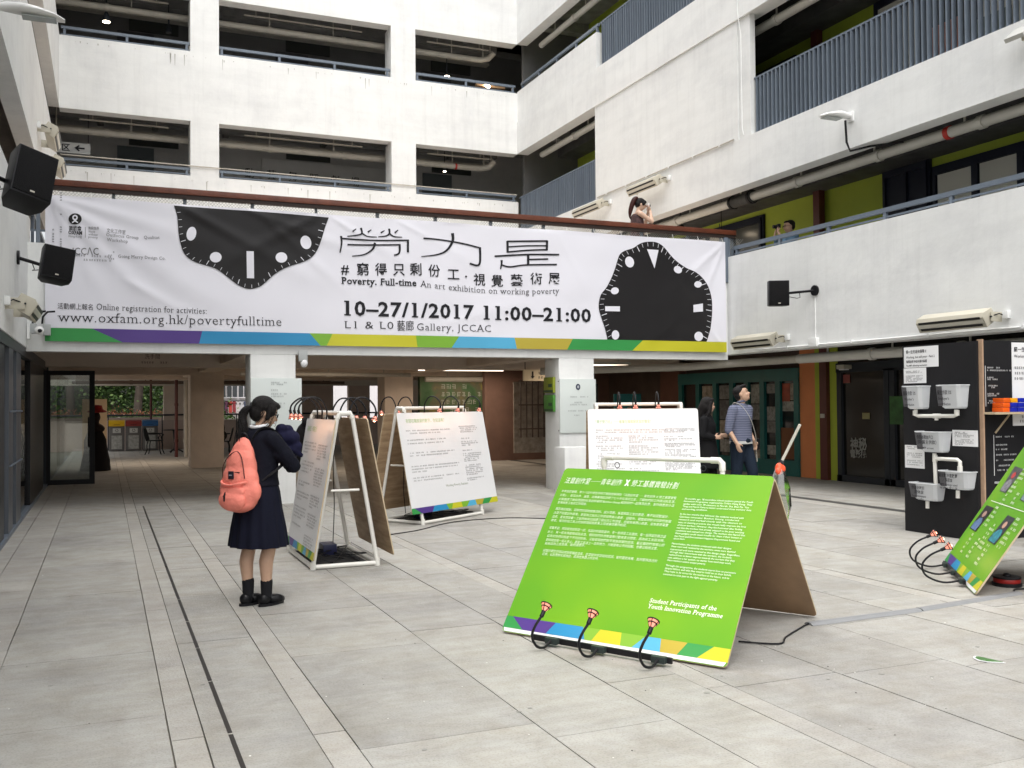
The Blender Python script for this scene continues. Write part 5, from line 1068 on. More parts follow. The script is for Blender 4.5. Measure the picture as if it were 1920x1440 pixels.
# B1: beside the schoolgirl, long side along Y, print faces left
rows = []
for y, n in ((1.07,4),(.87,4),(.66,2),(.55,3),(.40,4),(.22,1)): rows += para(.10, .72, y, n, .034)
rows2 = []
for y, n in ((1.06,6),(.83,7),(.56,5),(.38,5),(.17,6)): rows2 += para(.80, 1.25, y, n, .027)
t1, f1 = trestle('white text board on a pipe trestle that the schoolgirl is reading', (1.80, 10.30), (0, -1), (1, 0), .62, 1.22, 1.47, (-.02, 1.34, .10, 1.41, -.022, .19), (-.02, 1.36, .11, 1.42, .755, .50), rows+[(a, b_, y) for a, b_, y in rows2], [('基層勞工・尊嚴生活', .12, .60, 1.20, .06, GTI)], (.55, .78, 1.0), (.35, .7, 1.1), light=.5)
# B2: middle board
rows = []
for y, n in ((1.07,2),(.945,1),(.90,1),(.82,0),(.775,2),(.63,0),(.60,3),(.45,2)): rows += para(.13, 1.15, y, n, .036)
for y, n in ((1.10,4),(.93,1),(.885,3),(.76,1),(.715,5),(.55,6),(.37,2)): rows += para(1.28, 1.72, y, n, .026)
t2, f2 = trestle('middle white text board on a pipe trestle with green title line and coloured foot stripe', (3.766, 11.857), (.833, .553), (-.553, .833), .74, 1.32, 1.50, (-.22, 1.70, .15, 1.44, -.008, .252), (-.20, 1.6, .15, 1.43, .75, .48), rows, [('有關在職貧窮的數字，你知道嗎？', .16, .98, 1.185, .06, GTI), ('Working Poverty Statistics', .78, 1.28, .30, .042, mat('grey_green_ink', (.25,.3,.2), .5))], (.35, .75, 1.25), (.0, .35), light=.5)
# B3: board behind the green one
a3, b3 = C0+ray(1101, 768)*12.5, C0+ray(1307, 766)*12.5; d3 = (b3-a3); d3.z = 0; w3 = d3.length; d3.normalize(); aw3 = V((-d3.y, d3.x, 0))
rows = []
rows += [(.10, 1.0, 1.06), (.10, .96, 1.03)]
for y, n in ((.98,1),(.955,3),(.85,3),(.75,3),(.65,1),(.62,2),(.56,2),(.50,2),(.40,3),(.25,3)): rows += para(.10, .47, y, n, .027, .02)
for y, n in ((.98,1),(.955,3),(.85,1),(.825,4),(.70,4),(.56,1),(.53,2),(.42,1),(.35,4)): rows += para(.52, .92, y, n, .027)
rows3 = []
for y, n in ((1.07,3),(.97,1),(.94,2),(.88,3),(.80,2),(.755,1),(.73,3),(.66,7),(.50,1),(.47,4),(.3,5)): rows3 += para(.98, 1.38, y, n, .02)
f0 = a3-aw3*.3+d3*.12; t3, f3 = trestle('white three-column text board standing behind the nearest green board', (f0.x, f0.y), (d3.x, d3.y), (aw3.x, aw3.y), .72, 1.1, 1.53, (-.12, w3-.12, .15, 1.47, -.008, .252), (-.12, w3-.12, .15, 1.46, .73, .47), rows+rows3, [('「親子勞力比」──基層在職貧窮家庭的聲音？', .10, .82, 1.16, .052, GTI)], (.27, .47, .76), (), light=.5)
# ================================================================== BLACK KIOSK
KB = mat('kiosk_black', (.016, .016, .018), .55, var=.15, vscale=4); KX = 8.80; KY = 7.70
ks = thing('exhibit_kiosk', 'tall black exhibit kiosk with clear tubs and white pipes on its left face', 'kiosk', (KX, KY, 0))
MB().box((KX, KY+.0, 0), (KX+.018, 8.76, 2.2)).build('left_panel', KB, ks); MB().box((KX+.06, KY+.02, 0), (11.0, KY+.04, 2.21)).build('front_panel', KB, ks)
MB().box((KX+.03, KY-.05, 0), (KX+.05, KY+.02, 2.215)).build('plywood_edge', mat('plywood_edge_paint', (.45,.30,.2), .6, var=.2, vscale=15), ks); MB().box((10.98, KY+.04, 0), (11.0, 8.76, 2.2)).build('right_panel', KB, ks); MB().box((KX+.02, 8.74, 0), (10.98, 8.76, 2.2)).build('back_panel', KB, ks)
MB().box((KX+.018, KY-.0, 0), (KX+.03, KY+.02, 2.2)).build('corner_post', KB, ks)
TUB = bpy.data.materials.new('clear_tub_plastic'); TUB.use_nodes = True; n = TUB.node_tree; bs = n.nodes['Principled BSDF']; bs.inputs['Base Color'].default_value = (.66, .68, .70, 1); bs.inputs['Roughness'].default_value = .25; bs.inputs['Alpha'].default_value = .68
TUBD = bpy.data.materials.new('dim_tub_plastic'); TUBD.use_nodes = True; n = TUBD.node_tree; bs = n.nodes['Principled BSDF']; bs.inputs['Base Color'].default_value = (.35, .37, .38, 1); bs.inputs['Roughness'].default_value = .25; bs.inputs['Alpha'].default_value = .45
def kflat(name, u0, v0, u1, v1, m, par, x=KX): a, b_ = PX(u0, v0, x), PX(u1, v1, x); return MB().box((x-.004, a.y, a.z), (x, b_.y, b_.z)).build(name, m, par)
def tub(label, u0, u1, v0, v1, words):
    a, b_ = PX(u0+3, v0+3, KX-.13), PX(u1-2, v1-3, KX-.06); y1, y0 = a.y, b_.y; zt, zb = a.z, b_.z; D = .17; t = thing('plastic_tub', label, 'tub', (KX, (y0+y1)/2, zb), 'clear plastic tubs fixed to the kiosk')
    def ring(z, s, dd): ym = (y0+y1)/2; h = (y1-y0)/2*s; c = .03; return [(KX-.002, ym+h, z), (KX-dd+c, ym+h, z), (KX-dd, ym+h-c, z), (KX-dd, ym-h+c, z), (KX-dd+c, ym-h, z), (KX-.002, ym-h, z)]
    q = MB(); q.loft([[V(p) for p in ring(zb, .72, D*.6)], [V(p) for p in ring(zb+.02, .82, D*.72)], [V(p) for p in ring(zb+(zt-zb)*.5, .9, D*.86)], [V(p) for p in ring(zt, 1, D)]], caps=False); q.add(ring(zb, .72, D*.6), [tuple(range(6))]); q.build('body', TUB, t, fix=False)
    R = ring(zt, 1.03, D*1.04); MB().tube(R, .007, 6).build('rim', TUB, t)
    yb = y1-(y1-y0)*.30; q = MB(); q.quad((KX-D*.87-.004, yb, zb+.03), (KX-D*.87-.004, y1-(y1-y0)*.08, zb+.03), (KX-D*.98-.006, y1-(y1-y0)*.04, zt-.01), (KX-D*.98-.006, yb, zt-.01)); q.build('dark_side_band', mat('tub_dark_band', (.09,.09,.10), .5), t, fix=False)  # darker band down one side of the tub face
    H = zt-zb
    for i, (s, l0, l1, zz, hh) in enumerate(words): text('tub_text', s, (KX-D*.97-.006, y1-(y1-y0)*l0, zb+H*zz), (KX-D*.97-.006, y1-(y1-y0)*l1, zb+H*zz), hh, (-1,0,0), INK, t, off=.004, bold=.01)
tub('upper left tub lettered 5% under the two white cards', 1691, 1740, 722, 770, [('僱員供款 5%', .12, .80, .62, .055), ('Worker’s', .2, .70, .38, .045), ('contribution', .2, .72, .14, .045)])
tub('upper right tub lettered 5% on the kiosk', 1755, 1813, 720, 769, [('僱主供款 5%', .1, .72, .62, .055), ('Employer’s', .15, .62, .38, .045), ('contribution', .15, .68, .14, .045)])
tub('middle tub with the pipe leaving its underside', 1715, 1780, 806, 852, [('你的強積金戶口', .12, .72, .66, .05), ('（供‧僱主供款）', .12, .85, .42, .05), ('Your MPF account', .15, .75, .16, .036)])
tub('lowest left tub on the kiosk', 1704, 1769, 901, 944, [('你退休時的', .15, .62, .66, .045), ('退休金', .25, .6, .42, .045), ('Your retirement', .15, .68, .2, .036), ('benefits', .3, .6, .03, .036)])
tub('lower right tub under the bent pipe', 1759, 1827, 879, 923, [('僱主對沖遣散費', .05, .72, .68, .045), ('／長服金', .2, .55, .44, .045), ('MPF savings used', .1, .72, .2, .036), ('to offset SP / LSP', .1, .72, .02, .036)])
pt = thing('pipework', 'white plastic pipes joining the tubs on the kiosk', 'pipework', (KX, 8.2, 1))
K = lambda u, v: PX(u, v, KX-.07)
for pts in ([K(1717,768),K(1717,778),K(1722,780),K(1788,780),K(1793,778),K(1793,768)], [K(1756,780),K(1756,788)], [K(1752,850),K(1755,915)], [K(1754,860),K(1795,862),K(1800,866),K(1800,884)], [K(1739,940),K(1739,953)], [K(1796,920),K(1796,934)]):
    MB().tube(pts, .022, 12).build('pipe', PVC, pt, smooth=True)
for a in ((K(1716,770), K(1716,779)), (K(1794,769), K(1794,779)), (K(1750,780), K(1763,780)), (K(1753,853), K(1753,866)), (K(1800,874), K(1800,884))): MB().tube(list(a), .028, 12).build('joint', PVC, pt, smooth=True)
def card(label, u0, v0, u1, v1, words, body=()):
    t = thing('text_card', label, 'card', PX(u0, v1, KX)); a, b_ = PX(u0, v0, KX), PX(u1, v1, KX); kflat('card', u0, v0, u1, v1, PAPER, t); H = a.z-b_.z; L = a.y-b_.y
    for s, l0, l1, zz, hh in words: text('card_text', s, (KX-.004, a.y-L*l0, b_.z+H*zz), (KX-.004, a.y-L*l1, b_.z+H*zz), hh, (-1,0,0), INK, t, off=.002, bold=.01)
    if body: lines_blob('card_text', [(L*x0, L*x1, H*y) for x0, x1, y in body], (V((KX-.004, a.y, b_.z)), V((0,-1,0)), V((0,0,1)), V((-1,0,0))), INK, t, ch=.016, off=.0015)
card('top white card with large type on the kiosk', 1695, 652, 1760, 687, [('窮一生的退休保障 II', .07, .66, .70, .045), ('Working, but still poor ‧ Part 2', .07, .90, .46, .036), ('強積金對沖如何運作裝置', .07, .68, .24, .036), ('The MPF offsetting mechanism', .07, .68, .06, .03)])
card('small white card just below the top one on the kiosk', 1695, 691, 1737, 718, [], [(.1,.7,.75),(.1,.8,.66),(.1,.85,.45),(.1,.7,.36),(.1,.9,.27),(.1,.8,.18),(.1,.6,.08)])
card('white card to the right of the middle tub', 1786, 806, 1834, 838, [], [(.1,.5,.82),(.1,.6,.74),(.1,.85,.64),(.1,.7,.55),(.1,.85,.38),(.1,.85,.28),(.1,.85,.18),(.1,.4,.08)])
card('white card to the left under the middle tub', 1697, 834, 1734, 879, [], [(.1,.7,.9),(.1,.5,.82),(.1,.9,.62),(.1,.9,.54),(.1,.9,.46),(.1,.9,.3),(.1,.9,.22),(.1,.9,.12)])
# right-hand face: shelf, blocks, poster, white print
FY = KY+.02
pp = lambda u, v, y=FY: PY(u, v, y)
sh = thing('kiosk_shelf', 'thin plywood shelf with slanted brace on the right face of the kiosk', 'shelf', pp(1850, 773)); a = pp(1849, 775, FY-.1); MB().box((a.x, FY-.22, a.z-.012), (10.4, FY, a.z+.012)).build('board', EDGE, sh)
MB().tube([pp(1892, 778), pp(1866, 812)], .012, 6).build('brace', EDGE, sh)
a2 = pp(1865, 905); MB().box((a2.x, FY-.15, a2.z-.01), (10.4, FY, a2.z+.01)).build('lower_board', BWHITE, sh)
for (u, c, nz, lab, oc) in ((1874, (.75,.11,.01), 3, 'orange block at the left of the shelf', None), (1888, (.8,.35,.01), 3, 'yellow-orange block beside the orange one', None), (1902, (.01,.02,.35), 3, 'blue block pile on the shelf', None), (1918, (.01,.02,.35), 3, 'blue block pile cut by the photo edge', None)):
    x = pp(u, 770, FY-.12).x; z = a.z+.012; t = thing('toy_block_stack', lab, 'blocks', (x, FY-.12, z), 'bright plastic blocks on the kiosk shelf')
    for k in range(nz):
        h = .052; cc = c if not (lab.startswith('yellow') and k < 2) else (.01,.02,.35)
        MB().box((x+.006*k-.03, FY-.19, z+k*h), (x+.075+.004*k, FY-.05, z+(k+1)*h-.003)).build('block', mat('block_%d_%d' % (int(cc[0]*100), int(cc[2]*100)), cc, .35), t, bevel=.005)
pos = thing('wall_poster', 'tall white poster with Chinese heading on the right face of the kiosk', 'poster', pp(1897, 797)); b_ = pp(1896, 642); c_2 = pp(1960, 797); MB().box((b_.x, FY-.006, c_2.z), (c_2.x, FY, b_.z)).build('sheet', PAPER, pos)
text('poster_text', '窮一生的退休保障', (b_.x+.03, FY-.006, b_.z-.10), (b_.x+.5, FY-.006, b_.z-.10), .06, (0,-1,0), INK, pos, bold=.01); text('poster_text', 'Working, but still poor', (b_.x+.03, FY-.006, b_.z-.17), (b_.x+.5, FY-.006, b_.z-.17), .05, (0,-1,0), INK, pos)
lines_blob('poster_text', [(.03,.5,.0),(.03,.5,-.06),(.03,.5,-.12),(.1,.5,-.55),(.1,.5,-.6)], (V((b_.x, FY-.006, b_.z-.3)), V((1,0,0)), V((0,0,1)), V((0,-1,0))), INK, pos, ch=.035)
wtp = thing('white_print', 'columns of small white print on the black right face of the kiosk', 'lettering', pp(1850, 762)); R_2 = []
o = pp(1848, 762, FY)
lines_blob('print_lines', [(.03,.22,.42),(.03,.4,.39),(.03,.12,.31),(.03,.18,.29),(.03,.2,.22),(.03,.15,.2),(.03,.2,.13),(.03,.16,.11),(.03,.2,.05),(.03,.15,.03)], (o, V((1,0,0)), V((0,0,1)), V((0,-1,0))), BWHITE, wtp, ch=.02, off=.002)
MB().box((o.x, FY-.003, o.z), (o.x+.006, FY, o.z+.45)).build('rule_line', BWHITE, wtp)
o = pp(1864, 892, FY); lines_blob('print_lines', [(.03,.3,.42),(.03,.2,.33),(.03,.2,.28),(.03,.35,.22),(.03,.3,.16),(.03,.25,.1),(.03,.3,.05)], (o, V((1,0,0)), V((0,0,1)), V((0,-1,0))), BWHITE, wtp, ch=.02, off=.002); MB().box((o.x, FY-.003, o.z), (o.x+.006, FY, o.z+.45)).build('rule_line', BWHITE, wtp)
# ================================================================== SMALL THINGS ON THE FLOOR
cc = thing('cable_cover', 'grey half-round cable cover strip across the paving between the two green boards', 'cable cover', (5.5, 5.38, 0)); CCM = mat('cable_cover_grey', (.22,.225,.23), .6, var=.1, vscale=10)
for a, b_ in (((4.49,5.36), (5.52,5.385)), ((5.535,5.39), (6.72,5.52))):
    a, b_ = V((*a, 0)), V((*b_, 0)); d_ = (b_-a); nn_ = V((-d_.y, d_.x, 0)).normalized(); MB().prism([(-.045,.001),(.045,.001),(.025,.016),(0,.020),(-.025,.016)], a, nn_, V((0,0,1)), d_).build('strip', CCM, cc)
kb = thing('floor_cable', 'black cable running from under the nearest green board into the grey cover', 'cable', (4, 5.1, 0)); MB().tube(open_spline3([(3.75,5.15,.01),(3.95,5.0,.008),(4.1,5.12,.008),(4.3,5.25,.008),(4.5,5.365,.009),(4.6,5.365,.009)]), .006, 6).build('lead', BLACKP, kb, smooth=True)
kb = thing('floor_cable', 'black cable from the grey cover to the red reel under the right-hand green board', 'cable', (7, 5.5, 0)); MB().tube(open_spline3([(6.70,5.52,.01),(6.8,5.62,.01),(6.95,5.6,.01),(7.2,5.7,.01),(7.6,5.8,.01)]), .006, 6).build('lead', BLACKP, kb, smooth=True)
kb = thing('floor_cable', 'thin dark cable on the paving near the foot of the middle white board', 'cable', (5.5, 12, 0)); MB().tube(open_spline3([(2.9,11.0,.008),(3.5,11.3,.008),(4.2,11.9,.008),(5.0,12.0,.008),(5.6,11.6,.008),(6.4,11.5,.008)]), .006, 6).build('lead', BLACKP, kb, smooth=True)
rp = G(1888, 1098); rx, ry = rp.x, rp.y; rl_ = thing('cable_reel', 'red and black extension cable reel under the right-hand green board', 'cable reel', (rx, ry, 0))
for nm, z0, z1, r_, m_ in (('base_disc', 0, .03, .115, BLACKP), ('red_drum', .03, .065, .105, mat('red_plastic', (.28,.012,.01), .35)), ('top_disc', .065, .08, .11, BLACKP)): MB().tube([(rx,ry,z0), (rx,ry,z1)], r_, 28).build(nm, m_, rl_, bevel=.004)
MB().ell((rx,ry,.085), (.035,.035,.02)).build('hub', BLACKP, rl_, smooth=True)
lf = thing('leaf_shaped_card', 'green leaf-shaped card with a white outline lying on the paving at the right', 'card', (4.82, 4.17, 0)); a, b_ = G(1826, 1232), G(1886, 1244); d_ = (b_-a).normalized(); e_ = V((-d_.y, d_.x, 0)); w_ = (b_-a).length
LF = [(0,0),(.08,-.22),(.3,-.38),(.6,-.36),(1,-.02),(.6,.06),(.25,.10),(.05,.08)]
MB().prism([(x*w_, y*w_) for x, y in LF], a+V((0,0,.003)), d_, e_, (0,0,.003)).build('white_backing', PAPER, lf); MB().prism([(.5*w_+(x-.5)*w_*.86, -.12*w_+(y+.12)*w_*.8) for x, y in LF], a+V((0,0,.0062)), d_, e_, (0,0,.002)).build('green_face', mat('leaf_green', (.07,.17,.05), .6, var=.3, vscale=30), lf)
br = thing('litter_picker', 'long pale pole with a red-orange grip and clear bag leaning behind the nearest green board', 'tool', (5.2, 6.4, 0))
t0, t1_ = C0+ray(1500, 796)*7.6, C0+ray(1452, 893)*7.75; bt = t1_+(t1_-t0)*((t1_.z)/(t0.z-t1_.z)); MB().tube([t0, bt], .0115, 10).build('pole', mat('pale_pole', (.62,.60,.52), .4), br, smooth=True)
MB().tube([t1_+(t0-t1_)*.28-V((0.012,0,0)), t1_+(t0-t1_)*.28+V((.012,0,0))], .022, 8).build('clip', DKST, br)
g_ = C0+ray(1461, 879)*7.7; q = MB(); q.ell(g_, (.035,.035,.05), 10, 8); q.ell(g_+V((.03,0,.0)), (.028,.03,.035), 8, 6); q.ell(g_+V((-.025,-.02,-.02)), (.025,.025,.03), 8, 6); remesh(q, 'grip', mat('red_orange', (.75,.09,.03), .5), .008, 2, br)
q = MB(); rr_ = random.Random(2); R = []
for k, (z, r) in enumerate(((.03,.02),(-.05,.05),(-.15,.075),(-.3,.09),(-.45,.07))): R.append([g_+V((cos(a)*r*rr_.uniform(.7,1.2), sin(a)*r*rr_.uniform(.7,1.2), z)) for a in [2*pi*i/12 for i in range(12)]])
q.loft(R, caps=False); q.build('clear_bag', glass('thin_plastic', (.85,.88,.82), .15, .12), br, smooth=True, fix=False)
MB().ell(bt+V((0,0,.06)), (.09,.05,.06)).build('foot_pad', DKST, br, smooth=True)
# ================================================================== UNDERPASS FURNITURE AND WHAT IS BEYOND
BINGREY = mat('bin_grey', (.11,.105,.10), .5, var=.15); 
for i, (c, nm) in enumerate(((( .55,.33,.01), 'yellow'), ((.22,.03,.03), 'dark red'), ((.02,.10,.25), 'blue'))):
    x = -.02+i*.545+.14; y = 36.0; t = thing('recycling_bin', 'grey recycling bin with a %s domed lid' % nm, 'bin', (x, y, 0), 'three recycling bins in a row')
    MB().box((x, y, .02), (x+.50, y+.5, .88)).build('body', BINGREY, t, bevel=.015)
    q = MB(); q.loft([[V((x-.01+.52*k, y-.02+.27+.28*cos(a)*-1, .87+.22*sin(a))) for a in [pi*j/10 for j in range(11)]] for k in (0, 1)]); q.build('lid', mat('lid_'+nm.replace(' ', '_'), c, .3), t)
    MB().box((x+.12, y-.008, .64), (x+.38, y, .80)).build('logo_card', mat('bin_card', (.45,.45,.42), .5), t); MB().box((x+.08, y-.008, .08), (x+.42, y, .55)).build('poster_card', mat('bin_poster', (.38,.38,.35), .5, var=.5, vscale=12), t)
    a = V((x+.25, y-.011, .72)); q = MB()
    for k in range(3):
        p0, p1 = [a+V((sin(2*pi*(k+e)/3)*.055, 0, cos(2*pi*(k+e)/3)*.055)) for e in (.12, .88)]; q.tube([p0, p1], .008, 4)
    q.build('arrow_triangle', INK, t); MB().box((x+.15, y-.02, .885), (x+.35, y, .93)).build('slot', BLACKP, t)
def armchair(label, x, y, rz):
    t = thing('metal_armchair', label, 'chair', (x, y, 0)); M = Matrix.Rotation(rz, 3, 'Z'); P = lambda a, b_, c: V((x, y, 0))+M@V((a, b_, c)); BM = mat('black_iron', (.01,.012,.012), .45)
    q = MB(); q.prism([(-.22,-.2),(.22,-.22),(.22,.22),(-.22,.2)], P(0,0,.43), M@V((1,0,0)), M@V((0,1,0)), (0,0,.03)); q.build('seat', BM, t, bevel=.008)
    for sx in (-1, 1):
        for sy in (-1, 1): MB().tube(open_spline3([P(.17*sx,.17*sy,.43), P(.20*sx,.2*sy,.3), P(.2*sx,.2*sy,.15), P(.25*sx,.24*sy,.0)]), .016, 6).build('leg', BM, t, smooth=True)
    for sy in (-1, 1): MB().tube(open_spline3([P(-.22,.2*sy,.68), P(-.05,.25*sy,.67), P(.16,.25*sy,.66), P(.22,.22*sy,.62), P(.16,.2*sy,.56), P(.19,.2*sy,.44)]), .016, 6).build('armrest', BM, t, smooth=True)
    q = MB(); q.tube(open_spline3([P(-.21,-.2,.43), P(-.27,-.22,.65), P(-.31,-.15,.83), P(-.32,0,.86), P(-.31,.15,.83), P(-.27,.22,.65), P(-.21,.2,.43)]), .017, 6)
    for k in range(5): yy = -.14+.07*k; q.tube([P(-.21,yy,.45), P(-.31,yy,.83)], .011, 5)
    q.build('backrest', BM, t, smooth=True)
armchair('black cast-metal armchair standing in front of the blue recycling bin', 1.48, 33.2, radians(-15))
t = thing('cafe_table', 'small round black pedestal table beside the armchair', 'table', (2.45, 35.0, 0)); BM = mat('black_iron', (.01,.012,.012), .45)
MB().tube([(2.15,34.2,.74),(2.15,34.2,.77)], .36, 24).build('table_top', BM, t); MB().tube([(2.15,34.2,.05),(2.15,34.2,.3),(2.15,34.2,.74)], [.04,.025,.06], 10).build('pedestal', BM, t, smooth=True)
for k in range(3): a = 2*pi*k/3; MB().tube([(2.15,34.2,.12),(2.15+.2*cos(a),34.2+.2*sin(a),.06),(2.15+.28*cos(a),34.2+.28*sin(a),0)], .02, 6).build('foot', BM, t, smooth=True)
# draped table, red hat and tall board at the left, half hidden by the open door
t = thing('tall_board', 'tall pale wooden board behind the open glass door', 'board', (-.1, 31, 0)); MB().box((-.62, 31.0, 0), (.05, 31.06, 1.78)).build('panel', mat('pale_wood', (.50,.36,.22), .6, var=.1), t); MB().box((-.35, 31.06, 0), (-.3, 31.4, 1)).build('prop', DKST, t)
t = thing('draped_stand', 'stand draped in black cloth beside the open door', 'stand', (-.3, 25.5, 0)); R = []; rr_ = random.Random(8)
for z, r in ((0,.34),(.25,.31),(.5,.26),(.75,.24),(.95,.16)): R.append([V((-.22+cos(a)*r*(1+.08*sin(5*a+z*4)), 25.5+sin(a)*r, z)) for a in [2*pi*i/24 for i in range(24)]])
MB().loft(R).build('cloth', mat('black_cloth', (.012,.011,.012), .85), t, smooth=True)
t = thing('felt_hat', 'red wide-brimmed hat on top of the dark draped stand', 'hat', (-.2, 25.5, 1.3)); R = [[V((-.18+cos(a)*r, 25.5+sin(a)*r, z)) for a in [2*pi*i/20 for i in range(20)]] for z, r in ((1.40,.02),(1.42,.24),(1.44,.22),(1.50,.13),(1.58,.11),(1.6,.03))]
MB().loft(R).build('hat_body', mat('red_felt', (.35,.015,.01), .8), t, smooth=True); 
t = thing('dark_bust', 'dark bust under the red hat on the draped stand', 'bust', (-.2, 25.5, 1)); q = MB(); q.ell((-.19,25.5,1.30), (.09,.1,.13)); q.ell((-.2,25.5,1.02), (.2,.14,.13)); q.tube([(-.2,25.5,1.0),(-.19,25.5,1.25)], .06, 10); remesh(q, 'bust_body', mat('dark_bust_paint', (.03,.02,.018), .6), .02, 3, t)
# trees behind the back rail
BARK = mat('bark', (.09,.07,.055), .9, var=.4, vscale=8, bump=.5, bscale=20); LFS = [mat('leaf_dark', (.04,.085,.02), .6, spec=.3), mat('leaf_mid', (.08,.15,.04), .55, spec=.3), mat('leaf_light', (.16,.24,.08), .5, spec=.3)]
def tree(label, x, y, h, lean, cr, n, seed):
    rn = random.Random(seed); t = thing('broadleaf_tree', label, 'tree', (x, y, 0)); top = V((x+lean, y, h))
    q = MB(); q.tube(open_spline3([(x,y,0),(x+lean*.2,y,h*.25),(x+lean*.6,y+.1,h*.6),top]), [ .2-.13*i/15 for i in range(16)], 10); 
    for k in range(7): a = rn.uniform(0, 6.28); z = h*rn.uniform(.35, .9); p = V((x+lean*z/h, y, z)); q.tube(open_spline3([p, p+V((cos(a)*.7, sin(a)*.7, .5)), p+V((cos(a)*1.5, sin(a)*1.4, .8))]), [.07-.05*i/10 for i in range(11)], 6)
    q.build('trunk', BARK, t, smooth=True)
    q = MB(); cl = [V((x+rn.uniform(-1,1)*cr[0], y+rn.uniform(.2,1.2)*cr[1], rn.uniform(cr[2], cr[3]))) for _ in range(46)]
    for i in range(n):
        c = rn.choice(cl); p = c+V((rn.gauss(0,.42), rn.gauss(0,.42), rn.gauss(0,.3))); s = rn.uniform(.09, .2); a = V((rn.uniform(-1,1), rn.uniform(-1,1), rn.uniform(-.7,.3))).normalized(); b_ = a.orthogonal().normalized(); b_ = (b_*cos(i)+a.cross(b_)*sin(i)); q.mi = rn.choice((0, 0, 1, 1, 2)); w_ = b_.cross(a)*s*.4
        q.add([p, p+a*s*.5+w_, p+a*s, p+a*s*.5-w_], [(0,1,2,3)])
    q.build('crown', LFS, t, fix=False)
tree('leafy tree with a slanting trunk, right of the two beyond the back rail', 1.1, 40.5, 7, .5, (1.9, 1.6, .9, 6), 8000, 1); tree('leafy tree at the left beyond the back rail', -1.2, 41, 7, -.2, (2.0, 1.6, .9, 6), 8000, 2); tree('dense leafy tree farther back filling the gap above the bins', .2, 44.5, 8, .3, (4.6, 1.6, .4, 7), 12000, 3)
fb = thing('flower_planter', 'planter of orange-tipped shrubs along the back rail', 'planter', (0, 38, 0)); MB().box((-4, 37.7, 0), (2.0, 38.2, 1.15)).build('trough', mat('planter_concrete', (.35,.28,.24), .8, var=.2), fb)
q = MB(); rn = random.Random(6)
for i in range(2600):
    p = V((rn.uniform(-4, 2), rn.uniform(37.75, 38.15), 1.12+abs(rn.gauss(0,.13)))); s = rn.uniform(.04,.09); a = V((rn.uniform(-1,1), rn.uniform(-1,1), rn.uniform(0,1.5))).normalized(); b_ = a.orthogonal().normalized(); q.mi = 1 if p.z > 1.2 and rn.random() < .7 else 0; q.add([p, p+a*s*.5+b_*s*.3, p+a*s, p+a*s*.5-b_*s*.3], [(0,1,2,3)])
q.build('shrubs', [LFS[1], mat('orange_blossom', (.42,.13,.06), .6)], fb, fix=False)
# building with hanging clothes, seen through the gap left of the left column
hs_ = thing('street_building', 'white street building with barred windows and clothes hung out', 'building', (5.5, 46, 0)); WB = mat('street_white', (.78,.76,.78), .7, var=.05); MB().box((3.2, 46, 0), (7.6, 52, 8)).build('wall', WB, hs_)
for i in range(4):
    x = 4.15+i*.52; f = MB().box((x, 45.95, 1.95), (x+.44, 46.0, 2.9)).build('window', mat('dim_window', (.08,.09,.10), .2), hs_); MB().box((x-.03, 45.93, 1.9), (x+.47, 45.95, 1.95)).build('frame', WB, f); MB().box((x+.2, 45.93, 1.95), (x+.23, 45.95, 2.9)).build('frame', WB, f)
MB().tube([(4.0, 45.6, 1.78), (6.4, 45.6, 1.78)], .02, 6).build('clothes_rail', DKST, hs_); cs = [(.3,.04,.05),(.02,.03,.08),(.6,.6,.62),(.6,.08,.06),(.05,.05,.06),(.65,.6,.6),(.15,.05,.1),(.1,.12,.2)]
for i in range(13):
    x = 4.1+i*.17; t = thing('hanging_garment', '%s garment, %s from the left on the rail outside' % (['dark red','navy','pale grey','scarlet','charcoal','cream','purple','slate blue'][(i*5) % 8], ['first','second','third','fourth','fifth','sixth','seventh','eighth','ninth','tenth','eleventh','twelfth','thirteenth'][i]), 'clothes', (x, 45.6, 1.2), 'clothes hung outside the street building'); c = cs[(i*5) % 8]
    MB().prism([(-.07,.0),(.07,0),(.075,.45),(.12,.35),(.13,.42),(.05,.55),(-.05,.55),(-.13,.42),(-.12,.35),(-.075,.45)], (x, 45.6, 1.22), (1,0,0), (0,0,1), (0,.03,0)).build('cloth', mat('garment_%d' % ((i*5) % 8), c, .8), t)
b2 = thing('street_building', 'plain white street building seen blank through the two right-hand gaps', 'building', (14, 50, 0)); MB().box((8.2, 48, 0), (26, 54, 8)).build('wall', WB, b2)
for i in range(6): MB().box((10.3+i*2.6, 47.97, 3.2), (11.5+i*2.6, 48.0, 5)).build('window', MC['dim_window'], b2)
